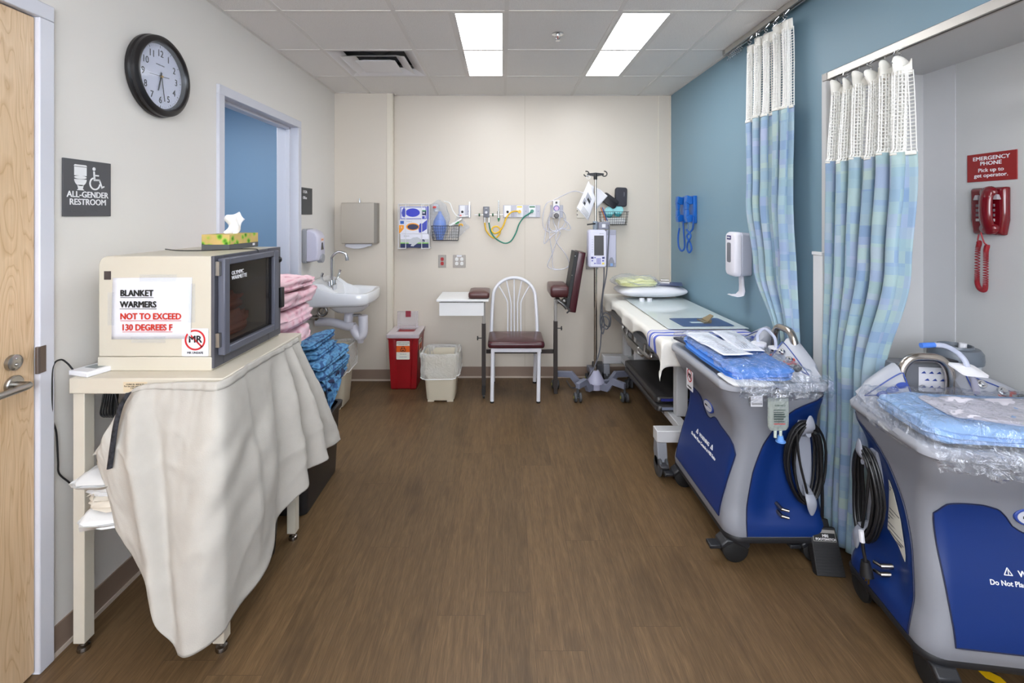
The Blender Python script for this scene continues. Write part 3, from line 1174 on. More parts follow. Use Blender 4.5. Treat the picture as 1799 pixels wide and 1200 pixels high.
g.l(tr, 'BSDF', mx, 1)
g.l(g.b, 'BSDF', mx, 2)
g.l(mx, 'Shader', g.out, 'Surface')
b = MB()
b.box(dx0 + 0.008, 1.752, 1.016, dx0 + 0.012, 2.095, 1.31)
gl = obj('window', b, g.m, dr, smooth=0)
text('lettering', 'OLYMPIC\nWARMETTE', 0.020, WHITE_INK, dr, (dx0 + 0.0125, 1.785, 1.268), LX, UP, 'LEFT', bold=0.0004, line=0.9)
for z in (1.02, 1.275):
    b = MB()
    b.box(gx, WY0 + 0.004, z, gx + 0.014, dy0, z + 0.05)
    b.cyl((gx + 0.010, dy0 - 0.003, z), (gx + 0.010, dy0 - 0.003, z + 0.05), 0.005)
    obj('hinge', b, STEEL, dr)
b = MB()
b.box(gx, 2.150, 1.075, gx + 0.030, 2.180, 1.165)
obj('latch', b, BLACK, t, bevel=0.003)
b = MB()
b.sphere((gx + 0.012, 2.165, 1.29), (0.012, 0.014, 0.014))
b.cyl((gx, 2.165, 1.29), (gx + 0.012, 2.165, 1.29), 0.008)
obj('knob', b, BLACK, t)
b = MB()
b.box(WX0 + 0.02, WY0 - 0.0012, 1.262, WX0 + 0.044, WY0, 1.292)
obj('magnet_strip', b, mat('brown_tape', (66, 56, 54), 0.6), t, smooth=0)
# MR unsafe sticker
def mr_sticker(parent, o, xd, w, h, lean=0, cracked=False, local=False):
    """white card with MR in a barred red ring"""
    xd = V(xd).normalized()
    yd = V((0, 0, 1))
    yd = (yd - xd * yd.dot(xd)).normalized()
    nd = xd.cross(yd)
    o = V(o)
    M = Matrix((xd.to_4d(), yd.to_4d(), nd.to_4d(), (0, 0, 0, 1))).transposed()
    M = Matrix.Translation(o) @ Matrix(((xd.x, yd.x, nd.x, 0), (xd.y, yd.y, nd.y, 0), (xd.z, yd.z, nd.z, 0), (0, 0, 0, 1)))
    b = MB()
    b.T = M
    b.prism(rrect(-w / 2, 0, w / 2, h, 0.004), 0, 0.0008)
    s = obj('unsafe_sticker', b, PAPER, parent, smooth=0, local=local, label='white sticker with MR struck out in a red ring')
    text('lettering', 'MR', w * 0.36, INK, s, M @ V((0, h * 0.50, 0.0012)), xd, yd, bold=0.0012, local=local)
    text('caption', 'MR UNSAFE', w * 0.115, INK, s, M @ V((0, h * 0.09, 0.0012)), xd, yd, bold=0.0002, local=local)
    b = MB()
    b.T = M
    c = (0, h * 0.585)
    r = w * 0.39
    for k in range(40):
        a0, a1 = 2 * PI * k / 40, 2 * PI * (k + 1) / 40
        b.prism([(c[0] + q * math.cos(a), c[1] + q * math.sin(a)) for q, a in ((r, a0), (r, a1), (r * 0.83, a1), (r * 0.83, a0))], 0.0013, 0.0018)
    d = r * 0.707
    e = w * 0.028
    b.prism([(c[0] - d - e + e, c[1] + d - e), (c[0] - d + e + e * 0.4, c[1] + d + e * 0.6), (c[0] + d + e * 0.4, c[1] - d + e), (c[0] + d - e, c[1] - d - e * 0.6)], 0.0013, 0.0018)
    obj('barred_ring', b, mat('sticker_red', (196, 30, 34), 0.5), s, smooth=0, local=local)
    return s
mr_sticker(t, (-1.085, WY0 - 0.0018, 0.992), (1, 0, 0), 0.094, 0.098)

# paper sign taped on
sx0, sx1, sz0, sz1 = -1.378, -1.098, 1.052, 1.268
t = thing('paper_sign', 'white paper sign taped to the warmer reading BLANKET WARMERS NOT TO EXCEED', 'sign', ((sx0 + sx1) / 2, WY0 - 0.003, sz0))
b = MB()
b.grid(lambda u, v: V((lerp(sx0, sx1, u) + 0.004 * (v - 0.5), WY0 - 0.0030 - 0.001 * math.sin(u * 7 + v * 3), lerp(sz0, sz1, v) + 0.002 * u)), 16, 10)
pp = obj('sheet', b, PAPER, t, solid=0.0006)
ty_ = WY0 - 0.0052
for s, x, z, m in (('BLANKET', sx0 + 0.030, 1.205, INK), ('WARMERS', sx0 + 0.030, 1.165, INK), ('NOT TO EXCEED', sx0 + 0.030, 1.123, RED_INK), ('130 DEGREES F', sx0 + 0.034, 1.084, RED_INK)):
    o = text('lettering', s, 0.0305, m, pp, (x, ty_, z), (1, 0, 0), UP, 'LEFT', bold=0.0011, wide=0.9)
    xs_ = [v.co.x for v in o.data.vertices]
    b = MB()
    inv = ROOTM[t.name]
    b.box(min(xs_) + t.location.x, ty_ - 0.0002, z - 0.0062, max(xs_) + t.location.x, ty_ + 0.0002, z - 0.0046)
    obj('underline', b, m, o, smooth=0)
tape_m = film('clear_tape', clear=0.93, crumple=0, rough=0.25, tint=(240, 238, 230))
for x0, z0, x1, z1 in ((sx0 + 0.10, sz1 - 0.012, sx0 + 0.23, sz1 + 0.013), (sx0 + 0.07, sz0 - 0.012, sx0 + 0.19, sz0 + 0.010), (sx0 - 0.013, sz0 + 0.05, sx0 + 0.010, sz1 - 0.05), (sx1 - 0.01, sz0 + 0.06, sx1 + 0.015, sz1 - 0.02)):
    b = MB()
    b.box(x0, WY0 - 0.0062, z0, x1, WY0 - 0.0058, z1)
    obj('tape', b, tape_m, t, smooth=0)


# ---------------------------------------------------------------- soft folded cloth things
def folded(b, x0, x1, y0, y1, z0, h, seed=0, puff=0.3, wr=0.006, nf=3, tilt=0.0, nu=44, nv=30, fold='x+'):
    """a folded garment: pillow-edged slab, layered along its fold edges, softly wrinkled"""
    cx, cy, hx, hy = (x0 + x1) / 2, (y0 + y1) / 2, (x1 - x0) / 2, (y1 - y0) / 2

    def fn(u, v):
        a = u * 2 * PI
        c, s = math.cos(a), math.sin(a)
        e = 0.30
        px = math.copysign(abs(c) ** e, c)
        py = math.copysign(abs(s) ** e, s)
        # v: 0 bottom centre .. 1 top centre, the side in the middle third
        if v < 0.3:
            r, z = v / 0.3, 0.0
        elif v > 0.7:
            r, z = (1 - v) / 0.3, 1.0
        else:
            r, z = 1.0, (v - 0.3) / 0.4
        bul = math.sin(PI * z)
        rr = r * (1 - 0.04 * (1 - bul)) if r == 1 else r * 0.96
        edge = 1 - 0.35 * max(0, r) ** 6 if z in (0.0, 1.0) else 1
        X = cx + hx * px * rr
        Y = cy + hy * py * rr
        if r == 1:
            lay = 0.5 + 0.5 * math.cos(z * 2 * PI * nf)
            X -= px * 0.012 * lay * (0.4 + 0.6 * abs(nz((X * 3, Y * 3, seed), 2)))
            Y -= py * 0.012 * lay
        Z = h * (z - 0.5) * (1 - 0.25 * r ** 8 * (1 if z in (0, 1) else 1)) + h * 0.5
        p = V((X, Y, z0 + Z))
        q = V((X * 6, Y * 6, Z * 14 + seed * 3.1))
        w = wr * (nz(q, 1.2) + 0.6 * nz(q, 3.0, 2) + 0.3 * nz(q, 6, 5))
        if z > 0.5:
            p.z += w * 1.6 + tilt * (X - cx)
        else:
            p.z += max(-h * 0.1, w * 0.4) + tilt * (X - cx)
        p.x += w * 1.4
        p.y += w * 1.4
        return p

    b.grid(fn, nu, nv, wrap=True)
    return b


def print_mat(name, base, spots, dark=None, scale=26):
    """small printed motif on cloth"""
    g = NT(name)
    tc = g.n('ShaderNodeTexCoord')
    vo = g.n('ShaderNodeTexVoronoi')
    vo.inputs['Scale'].default_value = scale
    g.l(tc, 'Object', vo, 'Vector')
    n1 = g.n('ShaderNodeTexNoise')
    n1.inputs['Scale'].default_value = scale * 1.7
    n1.inputs['Detail'].default_value = 3
    g.l(tc, 'Object', n1, 'Vector')
    n2 = g.n('ShaderNodeTexNoise')
    n2.inputs['Scale'].default_value = scale * 0.5
    g.l(tc, 'Object', n2, 'Vector')
    ad = g.n('ShaderNodeMath', operation='MULTIPLY_ADD')
    ad.inputs[1].default_value = 0.35
    g.l(n1, 'Fac', ad, 0)
    g.l(vo, 'Distance', ad, 2)
    r = g.ramp(spots, 'LINEAR')
    g.l(ad, 'Value', r, 'Fac')
    r2 = g.ramp([(0.3, (0.8, 0.8, 0.8, 1)), (0.65, (1.1, 1.1, 1.1, 1))])
    g.l(n2, 'Fac', r2, 'Fac')
    m1 = g.n('ShaderNodeMix', data_type='RGBA', blend_type='MULTIPLY')
    m1.inputs[0].default_value = 0.6
    g.t.links.new(r.outputs['Color'], m1.inputs[6])
    g.t.links.new(r2.outputs['Color'], m1.inputs[7])
    g.t.links.new(m1.outputs[2], g.b.inputs['Base Color'])
    g.b.inputs['Roughness'].default_value = 0.85
    g.bump(n1, 'Fac', 0.4, 0.004)
    return g.m


pink = print_mat('pink_floral_cotton', None, [(0.22, lin((136, 150, 120))), (0.27, lin((214, 150, 168))), (0.5, lin((236, 186, 198))), (0.75, lin((240, 204, 212)))], scale=22)
bluep = print_mat('blue_leaf_cotton', None, [(0.24, lin((58, 74, 62))), (0.30, lin((56, 100, 144))), (0.5, lin((76, 130, 176))), (0.68, lin((98, 152, 192))), (0.85, lin((48, 84, 130)))], scale=30)
navy = mat('navy_binding', (28, 36, 68), 0.8, bump=0.3, bscale=120)
white_cl = mat('white_cotton', (226, 226, 226), 0.85, bump=0.25, bscale=120)
cream_cl = mat('cream_cotton', (222, 214, 200), 0.85, bump=0.25, bscale=120)
salmon = mat('warmed_pink_blanket', (222, 138, 112), 0.9, bump=0.6, bscale=60, vary=0.15, vscale=20)

def soft(name, lab, cat, m, args, group=None, **kw):
    b = MB()
    folded(b, *args, **kw)
    return tag(obj(name, b, m, smooth=80), lab, cat, group)


# blankets behind the warmer's glass
soft('folded_blanket', 'pink blanket heaped inside the warmer behind its dark glass', 'blanket', salmon, (-1.36, -1.075, 1.80, 2.10, 1.005, 0.09), seed=2, wr=0.03, nf=2)
soft('folded_blanket', 'pink blanket crumpled on top of the heap inside the warmer', 'blanket', salmon, (-1.34, -1.10, 1.83, 2.06, 1.09, 0.085), seed=5, wr=0.035, nf=2)
soft('folded_blanket', 'cream blanket at the near corner inside the warmer', 'blanket', cream_cl, (-1.34, -1.085, 1.722, 1.80, 1.005, 0.075), seed=8, wr=0.018, nf=2)

# white linens on the stand's shelf
for k, (dz, h, x0, x1, y0, lab) in enumerate(((0.0, 0.035, -1.49, -1.15, 1.60, 'white folded linen at the bottom of the shelf stack'), (0.034, 0.032, -1.48, -1.16, 1.605, 'white folded linen second from the bottom of the shelf stack'),
                                        (0.066, 0.034, -1.47, -1.15, 1.61, 'white folded linen second from the top of the shelf stack'), (0.10, 0.034, -1.485, -1.16, 1.60, 'white folded linen on top of the shelf stack'))):
    soft('folded_linen', lab, 'linen', white_cl if k != 1 else cream_cl, (-1.39 - 0.012 * (k % 2), x1, y0 - 0.045, 1.98, 0.474 + dz * 1.25, h * 1.2), 'white linens on the stand shelf', seed=k + 11, wr=0.02, nf=3)

# black storage totes behind the stand
def tote(label, x0, x1, y0, y1, z0, h, group):
    t = thing('storage_tote', label, 'tote', ((x0 + x1) / 2, (y0 + y1) / 2, z0), 0, group)
    b = MB()
    w, tp = 0.006, 0.018
    def ring(i, z, e=0.0):
        a = tp * (1 - (z - z0) / h) + i - e
        return [V((x, y, z)) for x, y in rrect(x0 + a, y0 + a, x1 - a, y1 - a, 0.03)]
    b.rings([ring(0.05, z0), ring(0, z0 + 0.004), ring(0, z0 + h), ring(w, z0 + h), ring(w, z0 + 0.01), ring(0.06, z0 + 0.01)])
    tb = obj('tub', b, mat('black_tote', (30, 30, 32), 0.35, vary=0.15, vscale=5), t)
    b = MB()
    b.rings([ring(0, z0 + h - 0.03), ring(0, z0 + h - 0.03, 0.012), ring(0, z0 + h, 0.014), ring(0, z0 + h + 0.003, 0.004), ring(w, z0 + h)], cap=False)
    obj('rim', b, mat('black_tote_rim', (36, 36, 38), 0.4), t)
    return t
tote('black plastic tote on the floor behind the stand, bottom of two', -1.49, -0.955, 2.36, 2.84, 0.0, 0.40, 'black totes behind the stand')
tote('black plastic tote of blue gowns stacked on another tote', -1.49, -0.965, 2.36, 2.84, 0.404, 0.165, 'black totes behind the stand')
tote('black plastic crate low under the cloth-draped stand', -1.22, -0.985, 1.93, 2.16, 0.0, 0.30, None)

# pink gowns, bottom to top
zz = 0.56
for k, (h, dx, lab) in enumerate(((0.17, 0.0, 'pink floral gown, lowest of the pink pile beside the warmer'), (0.13, -0.015, 'pink floral gown bunched second from the bottom of the pink pile'), (0.105, -0.01, 'pink floral gown in the middle of the pink pile'),
                                  (0.08, 0.0, 'pink floral gown second from the top of the pink pile'), (0.06, 0.012, 'pink floral gown folded on top of the pink pile'))):
    z_ = zz
    soft('folded_gown', lab, 'gown', pink, (-1.45, -1.075 + dx, 2.40, 2.80, z_, h), 'pink gowns beside the warmer', seed=k + 20, wr=0.018, nf=2)
    zz += h + 0.012
# blue gowns spilling over the tote's edge
specs = [(-1.06, -0.90, 2.40, 2.82, 0.575, 0.075, 0.0, 'blue leaf-print gown, lowest of the blue pile on the tote'),
         (-1.06, -0.885, 2.42, 2.86, 0.645, 0.055, -0.05, 'blue leaf-print gown second from the bottom of the blue pile'),
         (-1.06, -0.89, 2.40, 2.80, 0.70, 0.05, -0.08, 'blue leaf-print gown in the middle of the blue pile'),
         (-1.06, -0.93, 2.42, 2.76, 0.745, 0.05, 0.05, 'blue leaf-print gown second from the top of the blue pile'),
         (-1.06, -0.945, 2.40, 2.74, 0.795, 0.045, 0.18, 'blue leaf-print gown folded on top of the blue pile')]
for k, (x0, x1, y0, y1, z0, h, tl, lab) in enumerate(specs):
    soft('folded_gown', lab, 'gown', bluep, (x0, x1, y0, y1, z0, h), 'blue gowns on the tote', seed=k + 40, wr=0.013, nf=2, tilt=tl)
# one blue gown hangs over the rim
b = MB()
Ph = [V((-0.98, 2.6, 0.66)), V((-0.925, 2.6, 0.66)), V((-0.905, 2.59, 0.60)), V((-0.915, 2.56, 0.53)), V((-0.935, 2.52, 0.46))]
def hang(u, v):
    p = poly_at(Ph, v)
    y = p.y + (u - 0.5) * (0.42 - 0.30 * v ** 1.5) + 0.05 * v * (1 - 2 * u)
    return V((p.x + 0.012 * math.sin(u * 24 + 2 * v) * (0.3 + v) + 0.01 * nz((u * 6, v * 4, 0), 1), y, p.z + 0.03 * nz((u * 4, v * 2, 3), 1) - 0.05 * v * (1 - u)))
b.grid(hang, 60, 30)
o = obj('draped_gown', b, bluep, solid=0.004, smooth=70)
tag(o, 'blue leaf-print gown hanging over the tote rim', 'gown', 'blue gowns on the tote')
b = MB()
b.tube([hang(u, 0.42 + 0.06 * math.sin(u * 20)) + V((0.012, 0, 0)) for u in [k / 20 for k in range(21)]], 0.009, 8, 2, flat=0.4)
obj('binding', b, navy, o, smooth=70)
b = MB()
b.tube([V((-1.0, 2.30, 0.80)), V((-0.965, 2.305, 0.805)), V((-0.945, 2.31, 0.77)), V((-0.935, 2.315, 0.70)), V((-0.93, 2.32, 0.66))], 0.006, 8, 6)
tag(obj('gown_tie', b, mat('pink_tie', (232, 176, 192), 0.8)), 'thin pink tie trailing down beside the blue gowns', 'tie')

# ---------------------------------------------------------------- tissue box, thermometer, cords
x0, x1, y0, y1, z0 = -1.252, -1.136, 2.0, 2.235, WZ1
t = thing('tissue_box', 'green tree-patterned tissue box on top of the warmer', 'tissue box', ((x0 + x1) / 2, (y0 + y1) / 2, z0))
tis = print_mat('tree_print_card', None, [(0.2, lin((44, 84, 24))), (0.36, lin((96, 150, 40))), (0.5, lin((150, 192, 70))), (0.6, lin((196, 180, 96))), (0.8, lin((206, 176, 110)))], scale=30)
b = MB()
b.box(x0, y0, z0 + 0.022, x1, y1, z0 + 0.064)
obj('carton', b, tis, t, bevel=0.001)
b = MB()
b.box(x0, y0, z0, x1, y1, z0 + 0.0219)
band = obj('grey_band', b, mat('grey_card', (84, 86, 88), 0.6), t)
b = MB()
b.box(x1, y1 - 0.05, z0 + 0.008, x1 + 0.0006, y1 - 0.03, z0 + 0.018)
obj('white_label', b, PAPER, band, smooth=0)
b = MB()
c = V(((x0 + x1) / 2, (y0 + y1) / 2 - 0.01, z0 + 0.064))
def tissue(u, v):
    a = (u - 0.5) * 2
    w = 0.020 + 0.028 * v - 0.03 * max(0, v - 0.65)
    return c + V((a * w + 0.035 * v + 0.008 * math.sin(v * 5), 0.012 * math.cos(a * 4) + 0.014 * math.sin(v * 6 + a), 0.092 * v * (1 - 0.25 * a * a) + 0.006 * math.sin(a * 5)))
b.grid(tissue, 24, 24)
obj('tissue', b, mat('tissue_paper', (240, 240, 242), 0.9), t, solid=0.001, smooth=80)

t = thing('thermometer', 'small white digital thermometer lying on the stand beside the warmer', 'thermometer', (-1.45, 1.70, TZ))
b = MB()
b.T = Matrix.Translation((-1.435, 1.675, TZ)) @ Matrix.Rotation(math.radians(-16), 4, 'Z')
b.box(-0.045, -0.04, 0.0, 0.045, 0.08, 0.018)
bd = obj('case', b, WHITE, t, bevel=0.004)
thermo = t
bT = b.T
b = MB()
b.T = bT
b.box(-0.028, 0.0, 0.0178, 0.028, 0.035, 0.0186)
obj('screen', b, mat('lcd_grey', (132, 140, 142), 0.3), t, smooth=0)
b = MB()
b.T = bT
for k in range(3):
    b.box(-0.028 + 0.021 * k, 0.052, 0.018, -0.012 + 0.021 * k, 0.062, 0.0205)
obj('buttons', b, mat('button_blue', (58, 84, 180), 0.4), t, bevel=0.001)
b = MB()
b.tube([PX(130, 652, 1.66), PX(118, 638, 1.65), PX(106, 632, 1.635), PX(93, 644, 1.605), PX(91, 690, 1.60), PX(92, 735, 1.605), PX(99, 760, 1.62), PX(102, 810, 1.625), PX(104, 832, 1.63), PX(122, 848, 1.665), PX(135, 862, 1.70)], 0.0028, 8)
obj('cord', b, BLACK, thermo)
b = MB()
random.seed(5)
for k in range(5):
    dx = 0.008 * k
    b.tube([V((-1.405 + dx, 1.70, 0.885)), V((-1.41 + dx, 1.695, 0.83)), V((-1.42 + dx * 1.2, 1.70, 0.785)), V((-1.40 + dx, 1.705, 0.78)), V((-1.39 + dx * 0.6, 1.71, 0.83)), V((-1.395 + dx, 1.71, 0.885))], 0.0032, 8)
b.tube([V((-1.375, 1.70, 0.885)), V((-1.36, 1.70, 0.82)), V((-1.35, 1.71, 0.74)), V((-1.355, 1.75, 0.60))], 0.0032, 8)
tag(obj('cable_bundle', b, BLACK), 'bundled black power cord hanging under the stand top', 'cord')
b = MB()
b.tube([V((-1.40, 2.00, WZ1 + 0.003)), V((-1.37, 1.96, WZ1 + 0.006)), V((-1.30, 1.93, WZ1 + 0.003)), V((-1.20, 1.93, WZ1 + 0.003)), V((-1.10, 2.02, WZ1 + 0.003)), V((-1.03, 2.00, WZ1 + 0.004)), V((gx + 0.002, 2.0, WZ1 - 0.002)), V((gx + 0.003, 2.0, WZ1 - 0.02))], 0.002, 8)
tag(obj('probe_wire', b, BLACK), 'thin black probe wire lying across the warmer top', 'cord')
# ================================================================== sink corner and back wall
def pxb(px, Y=YB):
    return (px - CX) / F * Y


def pzb(py, Y=YB):
    return CH + (CY - py) / F * Y


# ---------------------------------------------------------------- soap dispenser
y0, y1, z0, z1 = 3.625, 3.775, 1.125, 1.385
t = thing('soap_dispenser', 'grey and lilac wall soap dispenser above the sink', 'soap dispenser', (XL, (y0 + y1) / 2, z0))
b = MB()
b.prism(rrect(y0, z0, y1, z1, 0.02), XL, XL + 0.035, 'yz')
obj('back_plate', b, mat('soap_grey', (150, 152, 158), 0.45), t, bevel=0.003)
b = MB()
prof = [(XL + 0.033, z0 + 0.01), (XL + 0.033, z1 - 0.005), (XL + 0.060, z1 - 0.002), (XL + 0.105, z1 - 0.025), (XL + 0.125, z1 - 0.06), (XL + 0.128, z0 + 0.07), (XL + 0.118, z0 + 0.02), (XL + 0.06, z0 + 0.008)]
b.rings([[V((XL + 0.033 + (x - XL - 0.033) * k, y, z1 - 0.13 + (z - z1 + 0.13) * (0.93 if k < 1 else 1))) for x, z in prof] for y, k in ((y0 + 0.004, 0.88), (y0 + 0.022, 1), (y1 - 0.022, 1), (y1 - 0.004, 0.88))])
cv = obj('cover', b, mat('soap_lilac', (206, 204, 220), 0.35), t, bevel=0.006, segs=3)
yc = (y0 + y1) / 2
b = MB()
b.prism([(yc - 0.026, z0 + 0.100), (yc + 0.026, z0 + 0.100), (yc + 0.008, z0 + 0.155), (yc - 0.008, z0 + 0.155)], XL + 0.126, XL + 0.1295, 'yz')
obj('window', b, mat('soap_window', (70, 66, 66), 0.15), cv)
b = MB()
b.cyl((XL + 0.10, yc, z0 + 0.035), (XL + 0.137, yc, z0 + 0.033), 0.036, 0.034, 28)
obj('push_button', b, mat('soap_button', (160, 162, 168), 0.4), t, bevel=0.003)
b = MB()
b.box(XL + 0.1275, yc - 0.03, z0 + 0.165, XL + 0.1288, yc + 0.028, z0 + 0.190)
lb = obj('soap_label', b, mat('orange_cream', (236, 214, 200), 0.6), cv, smooth=0)
text('lettering', 'SOAP', 0.016, mat('orange_ink', (226, 130, 70), 0.6), lb, (XL + 0.1292, yc, z0 + 0.172), (0, 1, 0), UP)
# ---------------------------------------------------------------- paper towel dispenser
yf = 4.225
x0, x1, z0, z1 = pxb(599, yf), pxb(661, yf), pzb(428, yf), pzb(356, yf)
t = thing('towel_dispenser', 'brushed steel paper towel dispenser on the wall above the sink', 'towel dispenser', ((x0 + x1) / 2, YBL, z0))
tow_m = mat('towel_steel', (182, 174, 162), 0.36, 0.45, bump=0.06, bscale=40, stretch=(1, 1, 40))
b = MB()
b.box(x0, yf + 0.012, z0, x1 - 0.021, YBL, z1)
obj('case', b, tow_m, t, bevel=0.003)
b = MB()
b.box(x0 + 0.003, yf, z0 + 0.004, x1 - 0.020, yf + 0.012, z1 - 0.004)
obj('door', b, tow_m, t, bevel=0.002)
b = MB()
b.prism([(x1 - 0.020, yf), (x1, yf + 0.02), (x1, YBL - 0.002), (x1 - 0.02, YBL - 0.002)], z0 + 0.002, z1 - 0.002, 'xy')
obj('side_bevel', b, mat('towel_steel_dark', (140, 134, 126), 0.5), t)
b = MB()
xm = (x0 + x1) / 2
b.cyl((xm, yf + 0.03, z1), (xm, yf + 0.03, z1 + 0.016), 0.008)
b.tube([(xm, yf + 0.03, z1 + 0.014), (xm, yf + 0.03, z1 + 0.038)], 0.004, 8, 0)
obj('lock_key', b, CHROME, t)
b = MB()
def ptowel(u, v):
    return V((lerp(x0 + 0.022, x1 - 0.05, u), yf + 0.05 - 0.015 * v, z0 - 0.004 - v * (0.020 + 0.024 * math.sin(PI * min(1, u * 1.15)) ** 0.8)))
b.grid(ptowel, 20, 6)
obj('paper_towel', b, PAPER, t, solid=0.002, smooth=60)

# ---------------------------------------------------------------- sink on the left wall
SY0, SY1 = 3.665, 4.14
SXF = -1.045
t = thing('wall_sink', 'white ceramic wall-hung sink in the corner with gooseneck faucet', 'sink', (XL + 0.2, (SY0 + SY1) / 2, 0.5))
cer = mat('white_ceramic', (232, 233, 236), 0.1, coat=0.4)
b = MB()
ym = (SY0 + SY1) / 2
hw = (SY1 - SY0) / 2


def half(s):        # half width of the basin along the projection s in 0..1 (wall to front)
    return hw * (1 - 0.13 * max(0, (s - 0.8) / 0.2) ** 2)


def rimz(s):
    return interp([(0, 0.972), (0.12, 0.965), (0.30, 0.915), (0.5, 0.892), (1, 0.882)], s)


def edge(n=15):
    """outer outline as (s, side) going round: near side wall->front, front, far side front->wall"""
    L = [(k / n, -1) for k in range(n + 1)]
    L += [(1.0, -1 + 2 * k / 10) for k in range(1, 10)]
    L += [(1 - k / n, 1) for k in range(n + 1)]
    return L


E = edge()
SXW = XL + 0.003


def ring(shr, zf, ds=0.0):
    out = []
    for s, e in E:
        ss = ds + (s * (1 - ds) if ds else s)
        sx = SXW + (SXF - SXW) * min(ss, 1) - (shr if s > 0.98 else 0) * 1.0
        k = half(s) - shr
        bow = 0.018 * (1 - e * e) if s == 1.0 else 0
        out.append(V((sx + bow, ym + e * k, zf(s))))
    return out


b.rings([
    ring(0.10, lambda s: 0.80 - 0.02 * s),
    ring(0.03, lambda s: 0.775 + 0.012 * s),
    ring(0.006, lambda s: 0.785 + 0.014 * s),
    ring(0.0, lambda s: 0.80 + 0.012 * s),
    ring(0.0, lambda s: rimz(s) - 0.010),
    ring(0.006, lambda s: rimz(s)),
    ring(0.028, lambda s: rimz(s) - 0.001),
    ring(0.040, lambda s: rimz(s) - 0.008, 0.16),
    ring(0.055, lambda s: lerp(rimz(s), 0.80, 0.35), 0.34),
    ring(0.095, lambda s: 0.775, 0.42),
], cap=True)
obj('basin', b, cer, t, smooth=50)
b = MB()
c = V((SXW + 0.27, ym, 0.79))
b.lathe([(0.17, 0.0), (0.155, -0.04), (0.11, -0.075), (0.03, -0.085)], c, n=36)
obj('bowl_underside', b, cer, t)
b = MB()
b.box(SXW + 0.10, SY0 + 0.001, 0.80, SXW + 0.122, SY0 + 0.002, 0.808)
fx, fy, fz = -1.375, 3.87, 0.918
b = MB()
b.rings([[V((fx + x, fy + y, fz + z)) for x, y in rrect(-0.028, -0.065, 0.028, 0.065, 0.027)] for z in (-0.03, 0.010, 0.016)])
b.cyl((fx, fy, fz + 0.01), (fx, fy, fz + 0.05), 0.019, 0.015)
b.tube([(fx, fy, fz + 0.04), (fx, fy, fz + 0.20), (fx + 0.004, fy, fz + 0.235), (fx + 0.045, fy + 0.01, fz + 0.275), (fx + 0.10, fy + 0.02, fz + 0.262), (fx + 0.115, fy + 0.022, fz + 0.225)], 0.011, 14)
b.cyl((fx + 0.114, fy + 0.022, fz + 0.232), (fx + 0.118, fy + 0.023, fz + 0.205), 0.014)
obj('faucet', b, CHROME, t)
for s in (-1, 1):
    b = MB()
    b.cyl((fx, fy + s * 0.05, fz + 0.01), (fx, fy + s * 0.05, fz + 0.045), 0.016, 0.013)
    b.tube([(fx, fy + s * 0.05, fz + 0.04), (fx - 0.01 + 0.02 * s, fy + s * 0.085, fz + 0.05), (fx - 0.01 + 0.03 * s, fy + s * 0.11, fz + 0.085), (fx + 0.03 * s, fy + s * 0.115, fz + 0.12)], lambda q: 0.008 + 0.004 * q, 10, flat=0.55)
    obj('wrist_handle', b, CHROME, t)
b = MB()
b.lathe([(0.004, 0.002), (0.03, 0.0), (0.034, -0.006), (0.004, -0.004)], (SXW + 0.27, ym, 0.782))
obj('drain', b, CHROME, t)
b = MB()
b.cyl((-1.245, ym, 0.70), (-1.245, ym, 0.66), 0.03)
b.tube([(-1.245, ym, 0.675), (-1.15, ym - 0.03, 0.685), (-1.13, ym - 0.05, 0.67)], 0.012, 10)
obj('chrome_pipe', b, CHROME, t)
b = MB()
for z, r in ((0.70, 0.036),):
    b.tube([(XL + 0.02, ym - 0.05, 0.635), (-1.36, ym - 0.05, 0.63), (-1.245, ym - 0.05, 0.60), (-1.18, ym - 0.06, 0.60)], 0.034, 14)
b.cyl((-1.245, ym, 0.70), (-1.245, ym - 0.03, 0.62), 0.036)
b.tube([(-1.20, ym - 0.05, 0.60), (-1.165, ym - 0.06, 0.54), (-1.135, ym - 0.06, 0.52), (-1.115, ym - 0.06, 0.56), (-1.115, ym - 0.06, 0.69)], 0.037, 16)
b.lathe([(0.002, -0.035), (0.022, -0.034), (0.026, -0.012), (0.034, 0.0)], (-1.135, ym - 0.06, 0.505))
obj('trap_cover', b, mat('white_trap_pvc', (214, 212, 220), 0.4), t, smooth=60)
b = MB()
b.torus((XL + 0.12, SY0 + 0.06, 0.745), 0.033, 0.010, 'y', 28, 10)
b.cyl((XL + 0.004, SY0 + 0.09, 0.69), (XL + 0.06, SY0 + 0.09, 0.69), 0.018)
b.cyl((XL + 0.06, SY0 + 0.09, 0.69), (XL + 0.075, SY0 + 0.09, 0.69), 0.025, 0.014)
b.tube([(XL + 0.06, SY0 + 0.09, 0.70), (XL + 0.10, SY0 + 0.09, 0.72), (XL + 0.12, SY0 + 0.10, 0.78)], 0.006, 8)
obj('supply_valve', b, mat('nickel', ), t)

